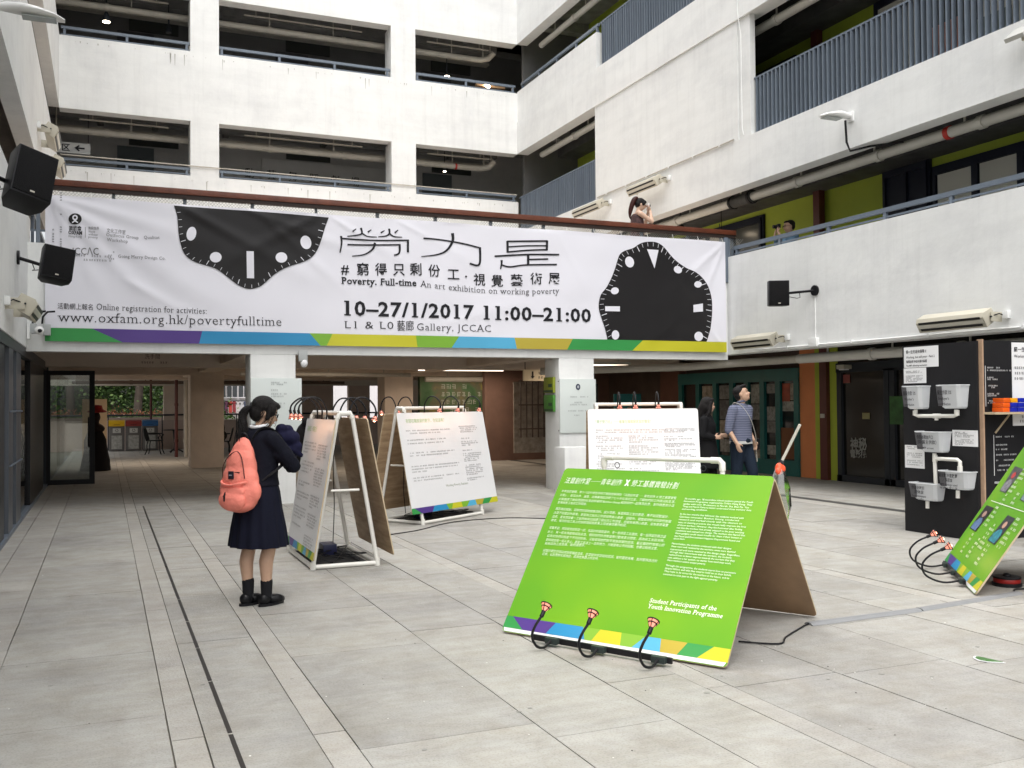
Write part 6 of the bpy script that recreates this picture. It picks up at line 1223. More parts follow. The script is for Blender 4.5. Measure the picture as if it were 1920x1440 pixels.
# ================================================================== PEOPLE
def cap(q, a, b_, ra, rb=None, n=12):
    rb = ra if rb is None else rb; a, b_ = V(a), V(b_); q.tube([a, a+(b_-a)*.5, b_], [ra, (ra+rb)/2, rb], n); q.ell(a, (ra,)*3, n, 8); q.ell(b_, (rb,)*3, n, 8)
def chain(q, pts, rs):
    for i in range(len(pts)-1): cap(q, pts[i], pts[i+1], rs[i], rs[i+1])
def frame(pos, heading):
    f = V((cos(heading), sin(heading), 0)); l = V((-sin(heading), cos(heading), 0)); return lambda a, b_, c: V(pos)+f*a+l*b_+V((0,0,c)), f, l
def head(q, H, c, f_, pitch_=0, s=1.0, yaw_=0):
    """head shape: c = centre in local coords; pitch_ > 0 looks down; yaw_ turns to the left"""
    M = Matrix.Rotation(yaw_, 3, 'Z') @ Matrix.Rotation(pitch_, 3, 'Y'); T = lambda x, y, z: H(*(V(c)+M@(V((x, y, z))*s)))
    ang = atan2(f_.y, f_.x); RR = Matrix.Rotation(ang, 3, 'Z') @ M
    e = lambda p, r: q.ell(T(*p), [k*s for k in r], 14, 10, RR)
    e((0,0,.03), (.092,.076,.088)); e((.018,0,-.03), (.075,.062,.085)); e((.05,0,-.075), (.035,.036,.03)); e((-.03,0,.0), (.075,.07,.08))
    cap(q, T(.082,0,.005), T(.105,0,-.025), .009*s, .013*s, 8); e((.083,0,-.055), (.014,.022,.008)); e((.075,0,.03), (.02,.05,.012))
    for sy in (-1, 1): e((-.005,.077*sy,-.01), (.018,.008,.028)); e((.06,.035*sy,-.03), (.025,.022,.025))
    return T, RR
def eyes(T, par, s=1):
    q = MB()
    for sy in (-1, 1): q.ell(T(.085,.03*sy,.012), (.008,.012,.006), 8, 6); 
    q.build('eyes', INK, par, smooth=True); q = MB()
    for sy in (-1, 1): q.tube([T(.088,.018*sy,.033), T(.082,.046*sy,.034)], .0045, 5)
    q.build('eyebrows', HAIR, par, smooth=True); MB().tube([T(.094,-.018,-.052), T(.098,0,-.053), T(.094,.018,-.052)], .0045, 6).build('mouth', mat('lips', (.33,.12,.09), .5), par, smooth=True)
def hand(q, p, d, nrm, side, s=1.0, curl=.5):
    """palm and five curled fingers: p wrist, d pointing direction, nrm palm normal"""
    p, d, nrm = V(p), V(d).normalized(), V(nrm).normalized(); nrm = (nrm-d*nrm.dot(d)).normalized(); w_ = d.cross(nrm)*side; c = p+d*.045*s
    R = Matrix((d, w_, nrm)).transposed(); q.ell(c, (.048*s, .038*s, .017*s), 12, 8, R)
    for i, (y, L) in enumerate(((-.027,.055),(-.009,.068),(.009,.072),(.027,.062))):
        a = p+d*.082*s+w_*y*s; m_ = a+(d*cos(curl*.6)+nrm*sin(curl*.6))*L*.5*s; e = m_+(d*cos(curl*1.6)+nrm*sin(curl*1.6))*L*.5*s; cap(q, p+d*.05*s+w_*y*s, a, .0095*s, .009*s, 8); cap(q, a, m_, .009*s, .008*s, 8); cap(q, m_, e, .008*s, .0068*s, 8)
    a = p+d*.02*s+w_*.03*s; m_ = a+(d*.7+w_*.8+nrm*.3).normalized()*.04*s; cap(q, a, m_, .012*s, .010*s, 8); cap(q, m_, m_+(d+nrm*.5).normalized()*.028*s, .010*s, .008*s, 8)
NAVYC = mat('navy_uniform', (.0055,.006,.013), .85, var=.3, vscale=14, bump=1.0, bscale=9)
# ---- schoolgirl
gp = (1.10, 7.68, 0); H, f, l = frame(gp, radians(-23+54))
girl = thing('person', 'schoolgirl in a dark navy dress with a coral backpack, reading the left white board', 'person', gp)
q = MB()
for sy in (-1, 1):
    x = .035*sy*-1
    chain(q, [H(.0+x, .085*sy, .86), H(.01+x, .078*sy, .46), H(-.022+x, .074*sy, .34), H(-.01+x, .066*sy, .09)], [.085, .054, .056, .032]); cap(q, H(-.02+x,.066*sy,.05), H(.10+x,.075*sy,.03), .03, .026)
q.ell(H(0,0,.92), (.12,.15,.13)); q.ell(H(0,0,1.15), (.10,.13,.2)); cap(q, H(.0,-.14,1.30), H(.0,.14,1.30), .05); cap(q, H(.005,0,1.28), H(.035,0,1.42), .052, .046)
chain(q, [H(.0,-.17,1.29), H(.13,-.25,1.08), H(.25,-.06,1.11)], [.042,.034,.026]); hand(q, H(.25,-.06,1.11), f*.3+l, V((0,0,-.2))-f*.6, 1, .95, .9)
chain(q, [H(.0,.17,1.29), H(.17,.20,1.09), H(.26,.02,1.16)], [.042,.034,.026]); hand(q, H(.26,.02,1.16), -l+f*.2, -f, -1, .95, .9)
T, RR = head(q, H, (.055,-.01,1.492), f, radians(20), 1.0, radians(-38)); remesh(q, 'body', SKIN, .009, 5, girl); eyes(T, girl)
# hair: cap, fringe, ponytail
q = MB(); e = lambda p, r: q.ell(T(*p), r, 14, 10, RR)
e((-.022,0,.045), (.102,.086,.088)); e((-.045,0,-.005), (.075,.078,.085)); e((.04,0,.078), (.062,.066,.035)); 
for sy in (-1, 1): e((.042,.066*sy,.03), (.04,.018,.05)); e((.03,.074*sy,-.01), (.022,.010,.045))
remesh(q, 'hair', HAIR, .008, 3, girl)
q = MB(); pts = open_spline3([T(-.10,0,.0), T(-.135,0,-.01), T(-.15,.0,-.07), H(-.10,.06,1.36), H(-.125,.05,1.27), H(-.15,.04,1.20)]); n_ = len(pts); q.tube(pts, [.016+.020*sin(min(1, i/(n_-1)*1.3)*pi*.62)*(1-(i/(n_-1))**4*.75) for i in range(n_)], 12); q.build('ponytail', HAIR, girl, smooth=True)
MB().tube([T(-.112,-.0,.02), T(-.128,0,.018)], .026, 12).build('hair_tie', BLACKP, girl)
q = MB(); rn = random.Random(21)
for k in range(46):
    a0 = rn.uniform(-1, 1); b0 = rn.uniform(-1, 1); dz = rn.uniform(-.05, .03)
    q.tube(open_spline3([T(-.12+a0*.01, b0*.02, .0), T(-.14+a0*.025, b0*.03, -.02), T(-.15+a0*.035, b0*.04, -.08), H(-.10+a0*.045, .06+b0*.045, 1.36+dz), H(-.125+a0*.05, .05+b0*.05, 1.27+dz), H(-.15+a0*.04, .04+b0*.05, 1.18+dz)], 3), .0022, 4)
for k in range(26):
    a0 = rn.uniform(-1, 1); sy = rn.choice((-1, -1, 1)); x0 = rn.uniform(-.05, .07)
    q.tube(open_spline3([T(x0, sy*.06, .09), T(x0+.02, sy*.088, .03), T(x0+.03+a0*.02, sy*.086, -.03-rn.random()*.03), T(x0+.02+a0*.03, sy*.08, -.07-rn.random()*.03)], 3), .0016, 4)
q.build('loose_strands', HAIR, girl)
GLS = mat('glasses_black', (.01,.01,.01), .3); q = MB()
for sy in (-1, 1): L = [T(.103, .036*sy+.022*cos(a), .008+.017*sin(a)) for a in [2*pi*i/14 for i in range(15)]]; q.tube(L, .0022, 5); q.tube([T(.1,.058*sy,.012), T(.0,.08*sy,.012)], .002, 5)
q.build('glasses', GLS, girl)
# dress: bodice, pleated skirt, sleeves
def rings(L, n=40, pl=0, ph=0):
    R = []
    for (z, rx, ry, cx, p) in L: R.append([H(cx+rx*(1+p*sin(a*14+ph))*cos(a), ry*(1+p*sin(a*14+ph))*sin(a), z) for a in [2*pi*i/n for i in range(n)]])
    return R
q = MB(); q.loft(rings([(.462,.205,.245,.0,.05),(.475,.205,.245,0,.05),(.60,.19,.225,0,.045),(.75,.165,.20,0,.02),(.88,.15,.185,0,.01),(.97,.128,.160,0,0),(1.0,.126,.158,0,0)], 84)); q.build('skirt', mat('navy_skirt', (.005,.006,.016), .85, var=.2, vscale=12), girl, smooth=True, fix=False)
q = MB(); q.loft(rings([(.93,.148,.182,0,0),(1.0,.135,.168,0,0),(1.12,.13,.172,.01,0),(1.22,.128,.182,.012,0),(1.30,.11,.185,.005,0),(1.345,.085,.155,.005,0),(1.375,.06,.095,.01,0),(1.385,.055,.07,.012,0)], 32))
chain(q, [H(.0,-.165,1.29), H(.07,-.225,1.18), H(.13,-.26,1.08), H(.20,-.17,1.085), H(.245,-.075,1.11)], [.066,.060,.056,.050,.042]); chain(q, [H(.0,.165,1.29), H(.17,.205,1.09), H(.25,.03,1.16)], [.066,.056,.044])
for k in range(5): cap(q, H(.05+.02*k,-.235-.004*k,1.20-.03*k), H(.02+.03*k,-.20,1.17-.03*k), .028)
remesh(q, 'cardigan', NAVYC, .010, 5, girl)
q = MB(); q.tube([H(.012+.062*cos(a), .066*sin(a), 1.395+.012*cos(a)) for a in [2*pi*i/20 for i in range(21)]], .013, 8, caps=False); q.build('white_collar', PAPER, girl, smooth=True)
for sy in (-1, 1):
    x = -.035*sy; q = MB(); chain(q, [H(-.012+x,.067*sy,.185), H(-.012+x,.066*sy,.07)], [.047,.041]); q.build('sock', mat('black_sock', (.012,.012,.014), .9), girl, smooth=True)
    q = MB(); q.ell(H(-.035+x,.066*sy,.05), (.05,.042,.05)); q.ell(H(.05+x,.072*sy,.042), (.085,.047,.042)); q.ell(H(.095+x,.076*sy,.036), (.055,.045,.034)); remesh(q, 'shoe', mat('black_leather', (.008,.008,.009), .28, bump=.1, bscale=30), .008, 3, girl)
    q = MB(); R = [[H(.03+x+.12*cos(a)*(1.0), .071*sy+.047*sin(a), z) for a in [2*pi*i/24 for i in range(24)]] for z in (.001, .018)]; q.loft(R); q.build('sole', BLACKP, girl)
    MB().tube([H(.0+x,.066*sy-.044,.06), H(.0+x,.066*sy-.03,.093), H(.0+x,.066*sy+.03,.093), H(.0+x,.066*sy+.044,.06)], .009, 6).build('strap', MC['black_leather'], girl, smooth=True)
# bundled jacket held against the chest
jk = thing('rolled_jacket', 'dark navy jacket bundled in the arms of the schoolgirl', 'jacket', H(.2,0,1.2)); q = MB(); rn = random.Random(12)
for c, r in (((.21,-.03,1.30),.085), ((.26,-.08,1.29),.075), ((.24,.04,1.27),.08), ((.285,-.10,1.22),.06), ((.30,-.04,1.17),.06), ((.19,-.05,1.365),.05), ((.25,-.05,1.355),.05), ((.24,0,1.17),.06)): q.ell(H(*c), (r, r, r*.85), 12, 8)
for k in range(9): a = V((.2+rn.uniform(-.05,.1), rn.uniform(-.13,.06), 1.22+rn.uniform(-.06,.13))); b_ = a+V((rn.uniform(-.02,.08), rn.uniform(-.08,.08), rn.uniform(-.1,.04))); cap(q, H(*a), H(*b_), .03, .02)
remesh(q, 'cloth', mat('dark_indigo_cloth', (.010,.010,.035), .85, var=.25, vscale=12), .008, 9, jk)
# coral backpack
CORAL = mat('coral_fabric', (.88,.25,.19), .75, var=.14, vscale=9, bump=1.0, bscale=11); bpk = thing('backpack', 'coral pink backpack worn by the schoolgirl', 'backpack', H(-.2,0,1.0))
q = MB()   # soft body built from overlapping lumps
B = lambda a, b_, c: H(-.10-a, b_+.015, c)
HB, fb_, lb_ = frame(H(-.085, .01, 0), radians(31+6)); B = lambda a, b_, c: HB(-a, b_, c)
RRb = Matrix.Rotation(radians(37), 3, 'Z')
for (a, b_, z, ra, rb, rc) in ((.09,0,.88,.105,.180,.15), (.085,0,.97,.10,.172,.17), (.075,0,1.07,.085,.145,.17), (.06,0,1.15,.066,.112,.14), (.05,0,1.22,.048,.072,.09), (.085,-.14,.90,.055,.06,.085), (.085,.14,.90,.055,.06,.085), (.10,0,.80,.09,.15,.065)): q.ell(B(a, b_, z), (ra, rb, rc), 18, 12, RRb)
rn = random.Random(3)
for k in range(0): s_ = 1; z = rn.uniform(.86, 1.18); cap(q, B(.155, s_*rn.uniform(.06,.12), z), B(.175, s_*rn.uniform(.03,.10), z-rn.uniform(.06,.15)), .014, .008)
body = remesh(q, 'bag_body', CORAL, .008, 5, bpk)
q = MB()
for (a, b_, z, ra, rb, rc) in ((.17,0,.835,.06,.135,.085), (.165,0,.90,.045,.13,.06)): q.ell(B(a, b_, z), (ra, rb, rc), 16, 10, RRb)
remesh(q, 'front_pocket', CORAL, .009, 3, bpk)
q = MB(); q.tube(open_spline3([B(.15,-.13,.975), B(.192,-.085,.962), B(.208,0,.95), B(.192,.085,.962), B(.15,.13,.975)]), [.009]*21, 8); q.build('pocket_rim', CORAL, bpk, smooth=True)
ZIP = mat('dark_zip', (.05,.015,.015), .5)
q = MB(); q.tube(open_spline3([B(.155,-.115,1.0), B(.16,-.105,1.09), B(.14,-.06,1.17), B(.125,0,1.20), B(.14,.06,1.17), B(.16,.105,1.09), B(.155,.115,1.0)]), .004, 5); q.build('zip', ZIP, bpk)
q = MB(); q.tube([B(.168,-.075,1.045), B(.168,.03,1.05)], .004, 5); q.build('zip', ZIP, bpk)
q = MB(); q.obox(B(.186,-.005,1.025), lb_*.027, fb_*.004, V((0,0,.030))); q.build('label_patch', mat('black_patch', (.02,.02,.03), .6), bpk, bevel=.003); q = MB(); q.obox(B(.193,-.005,1.025), lb_*.015, fb_*.001, V((0,0,.004))); q.build('patch_mark', mat('grey_print', (.3,.3,.35), .5), bpk)
MB().tube([B(.225,.015,.90), B(.235,.017,.87), B(.232,.019,.83)], [.004,.008,.005], 6).build('zip_pull', BLACKP, bpk, smooth=True)
MB().tube(open_spline3([B(.03,-.03,1.28), B(.05,-.02,1.33), B(.05,.02,1.33), B(.03,.03,1.28)]), .010, 8).build('top_handle', BLACKP, bpk, smooth=True)
for sy in (-1, 1):
    MB().tube(open_spline3([B(.02,.04*sy,1.26), H(-.06,.09*sy,1.365), H(.03,.12*sy,1.362), H(.125,.13*sy,1.27), H(.13,.15*sy,1.12), H(.02,.20*sy,1.06), B(.0,.14*sy,.98)]), .018, 8, flat=(.45, 1.2)).build('shoulder_strap', mat('strap_black', (.012,.012,.014), .8), bpk, smooth=True)
# ---- walking couple in front of the teal shop
def walker(label, pos, heading, hgt, skin, parts): pass
sc = 1.04
mp_ = V((8.82, 12.0, 0)); mp_ = V((8.83*1.0, 12.0, 0)); H, f, l = frame(mp_, radians(-23-48)); man = thing('person', 'man in a blue striped shirt looking up, with a pale shoulder strap', 'person', mp_); hz = lambda a, b_, c: H(a, b_, c*sc)
q = MB()
chain(q, [hz(0,.09,.88), hz(.14,.09,.48), hz(.10,.09,.07)], [.09,.06,.04]); cap(q, hz(.08,.09,.05), hz(.24,.1,.035), .035, .03)
chain(q, [hz(0,-.09,.88), hz(-.02,-.09,.46), hz(-.24,-.09,.12)], [.09,.06,.04]); cap(q, hz(-.26,-.09,.09), hz(-.13,-.1,.035), .035, .03)
q.ell(hz(0,0,.95), (.12,.16,.13)); q.ell(hz(0,0,1.2), (.11,.16,.22)); cap(q, hz(0,-.17,1.38), hz(0,.17,1.38), .055); cap(q, hz(0,0,1.38), hz(.02,0,1.52), .058, .052)
chain(q, [hz(0,-.20,1.37), hz(-.04,-.26,1.1), hz(.10,-.25,.90)], [.05,.04,.028]); hand(q, hz(.10,-.25,.90), f*.4-V((0,0,1)), l, 1, 1.05, .5)
chain(q, [hz(0,.20,1.37), hz(-.05,.25,1.1), hz(.08,.22,.92)], [.05,.04,.028]); hand(q, hz(.08,.22,.92), f*.3-V((0,0,1)), -l, -1, 1.05, .5)
T, RR = head(q, hz, (.03,0,1.60), f, radians(-22), 1.05, radians(22)); remesh(q, 'body', SKIN, .010, 4, man); eyes(T, man)
q = MB(); e = lambda p, r: q.ell(T(*p), r, 14, 10, RR); e((-.025,0,.055), (.103,.09,.085)); e((-.05,0,.0), (.072,.082,.08)); e((.045,0,.095), (.06,.07,.032)); remesh(q, 'hair', HAIR, .009, 2, man)
SHIRT = bpy.data.materials.new('striped_shirt'); SHIRT.use_nodes = True; n = SHIRT.node_tree; bs = n.nodes['Principled BSDF']; bs.inputs['Roughness'].default_value = .85
wv = n.nodes.new('ShaderNodeTexWave'); wv.bands_direction = 'Z'; wv.inputs['Scale'].default_value = 9; wv.inputs['Distortion'].default_value = 1.6; wv.inputs['Detail'].default_value = 2; ge = n.nodes.new('ShaderNodeNewGeometry'); n.links.new(ge.outputs['Position'], wv.inputs['Vector']); cr = n.nodes.new('ShaderNodeValToRGB')
cr.color_ramp.elements[0].color = (.075,.085,.14,1); cr.color_ramp.elements[1].color = (.15,.165,.235,1); n.links.new(wv.outputs[0], cr.inputs[0]); n.links.new(cr.outputs[0], bs.inputs['Base Color'])
q = MB(); R = [[hz(cx+rx*cos(a), ry*sin(a), z) for a in [2*pi*i/28 for i in range(28)]] for z, rx, ry, cx in ((.90,.16,.195,.0),(.98,.155,.19,0),(1.12,.15,.182,0),(1.28,.15,.195,.01),(1.38,.125,.20,0),(1.43,.09,.14,0),(1.47,.066,.078,.005))]; q.loft(R)
chain(q, [hz(0,-.19,1.375), hz(-.02,-.235,1.24), hz(-.035,-.262,1.08)], [.078,.072,.062]); chain(q, [hz(0,.19,1.375), hz(-.05,.25,1.08)], [.078,.062]); remesh(q, 'shirt', SHIRT, .012, 3, man)
q = MB(); q.tube([hz(.01+.062*cos(a), .065*sin(a), 1.485+.02*cos(a)) for a in [2*pi*i/16 for i in range(17)]], .016, 6, caps=False); q.build('collar', SHIRT, man, smooth=True)
q = MB(); q.loft([[hz(.0+.158*cos(a), .198*sin(a), z) for a in [2*pi*i/24 for i in range(24)]] for z in (.885, .925)], caps=False); q.build('white_hem', mat('off_white_cloth', (.5,.5,.48), .8), man, smooth=True, fix=False)
q = MB(); chain(q, [hz(0,.09,.90), hz(.14,.09,.48), hz(.10,.09,.10)], [.115,.085,.06]); chain(q, [hz(0,-.09,.90), hz(-.02,-.09,.46), hz(-.24,-.09,.13)], [.115,.085,.06]); q.ell(hz(0,0,.93), (.135,.175,.10)); remesh(q, 'trousers', mat('dark_denim', (.012,.02,.035), .85, var=.2, vscale=9), .012, 3, man)
for a, b_ in (((.08,.09),(.25,.1)), ((-.26,-.09),(-.12,-.1))): zz = .05 if a[0] > 0 else .08; q = MB(); cap(q, hz(a[0], a[1], zz), hz(b_[0], b_[1], .04), .05, .042); q.build('shoe', MC['black_leather'], man, smooth=True)
STR = mat('pale_strap', (.5,.48,.42), .7); q = MB(); q.tube(open_spline3([hz(-.10,-.05,1.42), hz(-.03,-.10,1.475), hz(.08,-.07,1.42), hz(.155,.02,1.25), hz(.165,.12,1.05), hz(.12,.21,.92), hz(.06,.22,.80)]), .018, 6, flat=(.3, 1.2)); 
bg_ = thing('shoulder_bag', 'small dark bag on a pale strap at the hip of the striped-shirt man', 'bag', hz(.05,.25,.85)); q.build('strap', STR, bg_, smooth=True); q = MB(); q.obox(hz(.03,.27,.87), f*.10, l*.045, V((0,0,.09))); q.build('bag_body', BLACKP, bg_, bevel=.02)
q = MB(); q.tube([hz(.10,.23,.82), hz(.13,.22,.62)], .012, 6, flat=(.3,1.2)); q.build('strap_tail', STR, bg_)
# woman in black beside him
wp_ = V((8.42, 12.30, 0)); H, f, l = frame(wp_, radians(-23-22)); wom = thing('person', 'woman with long black hair in black beside the man in the striped shirt', 'person', wp_); q = MB()
chain(q, [H(0,.08,.82), H(.08,.08,.45), H(.06,.08,.06)], [.085,.055,.035]); cap(q, H(.04,.08,.04), H(.18,.09,.03), .03); chain(q, [H(0,-.08,.82), H(-.02,-.08,.45), H(-.16,-.08,.08)], [.085,.055,.035]); cap(q, H(-.18,-.08,.05), H(-.06,-.08,.03), .03)
q.ell(H(0,0,.9), (.11,.15,.12)); q.ell(H(0,0,1.12), (.1,.14,.2)); cap(q, H(0,-.14,1.28), H(0,.14,1.28), .05); cap(q, H(0,0,1.28), H(.02,0,1.42), .05, .045)
chain(q, [H(0,-.17,1.27), H(-.02,-.22,1.05), H(.14,-.12,1.02)], [.04,.034,.026]); chain(q, [H(0,.17,1.27), H(.0,.22,1.04), H(.17,.14,1.04)], [.04,.034,.026]); hand(q, H(.17,.14,1.04), f, l, -1, .95, .8); hand(q, H(.14,-.12,1.02), f+l*.5, l, 1, .95, .8)
T, RR = head(q, H, (.03,0,1.50), f, 0, .98, radians(35)); remesh(q, 'body', SKIN, .010, 4, wom); eyes(T, wom)
q = MB(); e = lambda p, r: q.ell(T(*p), r, 14, 10, RR); e((-.02,0,.045), (.104,.09,.09)); e((-.05,0,-.02), (.075,.085,.09)); e((.05,.0,.085), (.05,.06,.03))
for sy in (-1, 1): chain(q, [T(.01,.075*sy,.03), T(-.02,.085*sy,-.10), H(-.02,.09*sy,1.27), H(.02,.10*sy,1.12)], [.03,.035,.035,.02])
chain(q, [T(-.06,0,.0), H(-.09,0,1.35), H(-.12,0,1.2), H(-.13,0,1.05)], [.08,.085,.08,.05]); remesh(q, 'hair', HAIR, .010, 3, wom)
BCO = mat('black_coat', (.007,.007,.008), .85); q = MB(); R = [[H(cx+rx*cos(a), ry*sin(a), z) for a in [2*pi*i/28 for i in range(28)]] for z, rx, ry, cx in ((.55,.20,.22,-.01),(.7,.18,.21,0),(.9,.15,.19,0),(1.05,.13,.165,0),(1.2,.135,.175,.01),(1.3,.10,.17,0),(1.37,.06,.08,.0))]; q.loft(R)
chain(q, [H(0,-.16,1.28), H(-.02,-.225,1.05), H(.12,-.13,1.02)], [.065,.055,.045]); chain(q, [H(0,.16,1.28), H(.0,.225,1.04), H(.15,.15,1.04)], [.065,.055,.045]); remesh(q, 'coat', BCO, .012, 3, wom)
q = MB(); chain(q, [H(0,.08,.8), H(.08,.08,.45), H(.06,.08,.09)], [.095,.065,.045]); chain(q, [H(0,-.08,.8), H(-.02,-.08,.45), H(-.16,-.08,.1)], [.095,.065,.045]); remesh(q, 'trousers', BCO, .012, 2, wom)
for a, b_ in (((.04,.08),(.19,.09)), ((-.18,-.08),(-.05,-.08))): q = MB(); cap(q, H(a[0],a[1],.05), H(b_[0],b_[1],.035), .042, .035); q.build('shoe', MC['black_leather'], wom, smooth=True)
bk = thing('backpack', 'dark backpack with a pink edge on the woman in black', 'backpack', H(-.2,0,1.1)); q = MB(); q.ell(H(-.22,-.03,1.08), (.10,.15,.20)); remesh(q, 'bag_body', mat('charcoal_fabric', (.03,.028,.03), .8), .012, 2, bk); q = MB(); q.tube(open_spline3([H(-.27,-.14,.98), H(-.30,-.10,1.15), H(-.27,-.02,1.27), H(-.20,.05,1.28)]), .018, 8); q.build('pink_piping', mat('magenta_fabric', (.4,.02,.16), .6), bk, smooth=True)
# ---- woman photographing on the deck
H, f, l = frame((9.45, YB+.65, 3.9), radians(-23+10)); w2 = thing('person', 'woman with a ponytail on the deck holding a camera to her face', 'person', (9.45, YB+.65, 3.9)); hz = lambda a, b_, c: H(a, b_, c*.98); q = MB()
for sy in (-1, 1): chain(q, [hz(0,.08*sy,.85), hz(.02,.08*sy,.45), hz(0,.08*sy,.06)], [.085,.055,.035]); cap(q, hz(0,.08*sy,.04), hz(.13,.08*sy,.03), .03)
q.ell(hz(0,0,.93), (.11,.15,.12)); q.ell(hz(0,0,1.15), (.1,.14,.2)); cap(q, hz(0,-.15,1.31), hz(0,.15,1.31), .05); cap(q, hz(.0,0,1.30), hz(.04,0,1.43), .045, .042)
chain(q, [hz(.02,-.17,1.29), hz(.24,-.17,1.14), hz(.25,-.06,1.37)], [.05,.042,.028]); hand(q, hz(.25,-.06,1.37), V((0,0,1))+l*.3-f*.15, -f, 1, 1, .9); chain(q, [hz(.02,.17,1.29), hz(.22,.19,1.13), hz(.24,.05,1.37)], [.045,.038,.026]); hand(q, hz(.24,.05,1.37), V((0,0,1))-l*.3-f*.1, -f, -1, 1, .9)
T, RR = head(q, hz, (.075,0,1.50), f, radians(20), 1.0); remesh(q, 'body', mat('fair_skin', (.62,.42,.31), .5, var=.06, vscale=15), .010, 4, w2); eyes(T, w2)
q = MB(); e = lambda p, r: q.ell(T(*p), r, 14, 10, RR); e((-.02,0,.045), (.102,.086,.088)); e((-.045,0,.0), (.075,.078,.08)); e((.045,0,.08), (.055,.065,.035)); e((.03,-.07,.03), (.04,.018,.045)); remesh(q, 'hair', HAIR, .009, 2, w2)
q = MB(); pts = open_spline3([T(-.08,0,.08), T(-.125,0,.09), T(-.155,0,.02), hz(-.125,0,1.40), hz(-.14,0,1.27), hz(-.12,0,1.20)]); q.tube(pts, [.02,.025,.03,.034,.038,.042,.045,.047,.048,.05,.05,.05,.05,.048,.046,.044,.04,.036,.03,.026,.022,.018,.014,.01,.008,.006][:len(pts)], 12); q.build('ponytail', mat('brown_hair', (.05,.015,.012), .45, var=.4, vscale=50), w2, smooth=True)
FLO = mat('floral_dark', (.10,.05,.05), .8, var=.9, vscale=26); q = MB(); R = [[hz(cx+rx*cos(a), ry*sin(a), z) for a in [2*pi*i/24 for i in range(24)]] for z, rx, ry, cx in ((.8,.15,.18,0),(1.0,.125,.16,0),(1.15,.128,.165,.005),(1.27,.11,.155,0),(1.31,.09,.11,0))]; q.loft(R); cap(q, hz(-.02,-.1,1.3), hz(.03,-.1,1.34), .03); cap(q, hz(-.02,.1,1.3), hz(.03,.1,1.34), .03); remesh(q, 'top', FLO, .012, 2, w2)
q = MB(); R = [[hz(rx*cos(a), ry*sin(a), z) for a in [2*pi*i/24 for i in range(24)]] for z, rx, ry in ((.45,.2,.22),(.85,.16,.19))]; q.loft(R); q.build('skirt', FLO, w2, smooth=True)
cm = thing('compact_camera', 'small white camera held up by the woman on the deck', 'camera', hz(.23,0,1.5)); q = MB(); q.obox(hz(.225,-.0,1.49), l*.055, f*.016, V((0,0,.035))); q.build('body', mat('white_plastic', (.7,.68,.68), .35), cm, bevel=.006); MB().tube([hz(.24,0,1.49), hz(.27,0,1.49)], .022, 12).build('lens', BLACKP, cm, smooth=True)
# ---- man with a camera on the first gallery
mh = PX(1482, 425, 11.85); H, f, l = frame((mh.x, mh.y, 3.30), radians(157+8)); m2 = thing('person', 'man in a pale blue shirt raising a camera behind the right-hand gallery rail', 'person', (mh.x, mh.y, 3.3)); k_ = (mh.z-3.30)/1.60; hz = lambda a, b_, c: H(a, b_, c*k_); q = MB()
for sy in (-1, 1): chain(q, [hz(0,.09*sy,.9), hz(.02,.09*sy,.48), hz(0,.09*sy,.06)], [.09,.06,.04]); cap(q, hz(0,.09*sy,.04), hz(.15,.09*sy,.03), .03)
q.ell(hz(0,0,.95), (.12,.15,.13)); q.ell(hz(0,0,1.2), (.11,.15,.22)); cap(q, hz(0,-.16,1.38), hz(0,.16,1.38), .055); cap(q, hz(0,0,1.38), hz(.02,0,1.50), .055, .05)
chain(q, [hz(0,.2,1.36), hz(.18,.24,1.18), hz(.30,.13,1.46)], [.05,.04,.028]); hand(q, hz(.30,.13,1.46), V((0,0,1))-l*.4, -f, -1, 1.05, .9); chain(q, [hz(0,-.2,1.36), hz(.18,-.2,1.18), hz(.30,-.02,1.42)], [.05,.04,.028]); hand(q, hz(.30,-.02,1.42), V((0,0,1))+l*.4, -f, 1, 1.05, .9)
T, RR = head(q, hz, (.03,0,1.60), f, radians(4), 1.02); remesh(q, 'body', SKIN, .010, 4, m2); eyes(T, m2)
q = MB(); e = lambda p, r: q.ell(T(*p), r, 14, 10, RR); e((-.03,0,.05), (.098,.086,.08)); e((-.05,0,.0), (.07,.079,.075)); e((.035,0,.088), (.055,.065,.03)); remesh(q, 'hair', HAIR, .009, 2, m2)
LB = mat('pale_blue_shirt', (.14,.25,.36), .8, var=.2, vscale=10); q = MB(); R = [[hz(cx+rx*cos(a), ry*sin(a), z) for a in [2*pi*i/24 for i in range(24)]] for z, rx, ry, cx in ((.85,.15,.185,0),(1.1,.14,.175,0),(1.28,.14,.19,.01),(1.38,.115,.195,0),(1.43,.08,.14,0),(1.48,.065,.075,.0))]; q.loft(R); chain(q, [hz(0,.19,1.37), hz(.18,.24,1.18), hz(.27,.15,1.38)], [.075,.062,.045]); chain(q, [hz(0,-.19,1.37), hz(.18,-.2,1.18), hz(.27,-.04,1.36)], [.075,.062,.045]); remesh(q, 'shirt', LB, .012, 3, m2)
q = MB(); chain(q, [hz(0,.09,.9), hz(.02,.09,.48), hz(0,.09,.1)], [.11,.08,.06]); chain(q, [hz(0,-.09,.9), hz(.02,-.09,.48), hz(0,-.09,.1)], [.11,.08,.06]); remesh(q, 'trousers', MC['dark_denim'], .014, 2, m2)
q = MB()
for sy in (-1, 1): q.tube([T(.1,.036*sy+.022*cos(a),.01+.016*sin(a)) for a in [2*pi*i/12 for i in range(13)]], .003, 5); q.tube([T(.1,.058*sy,.012), T(0,.082*sy,.012)], .0025, 5)
q.build('glasses', GLS, m2)
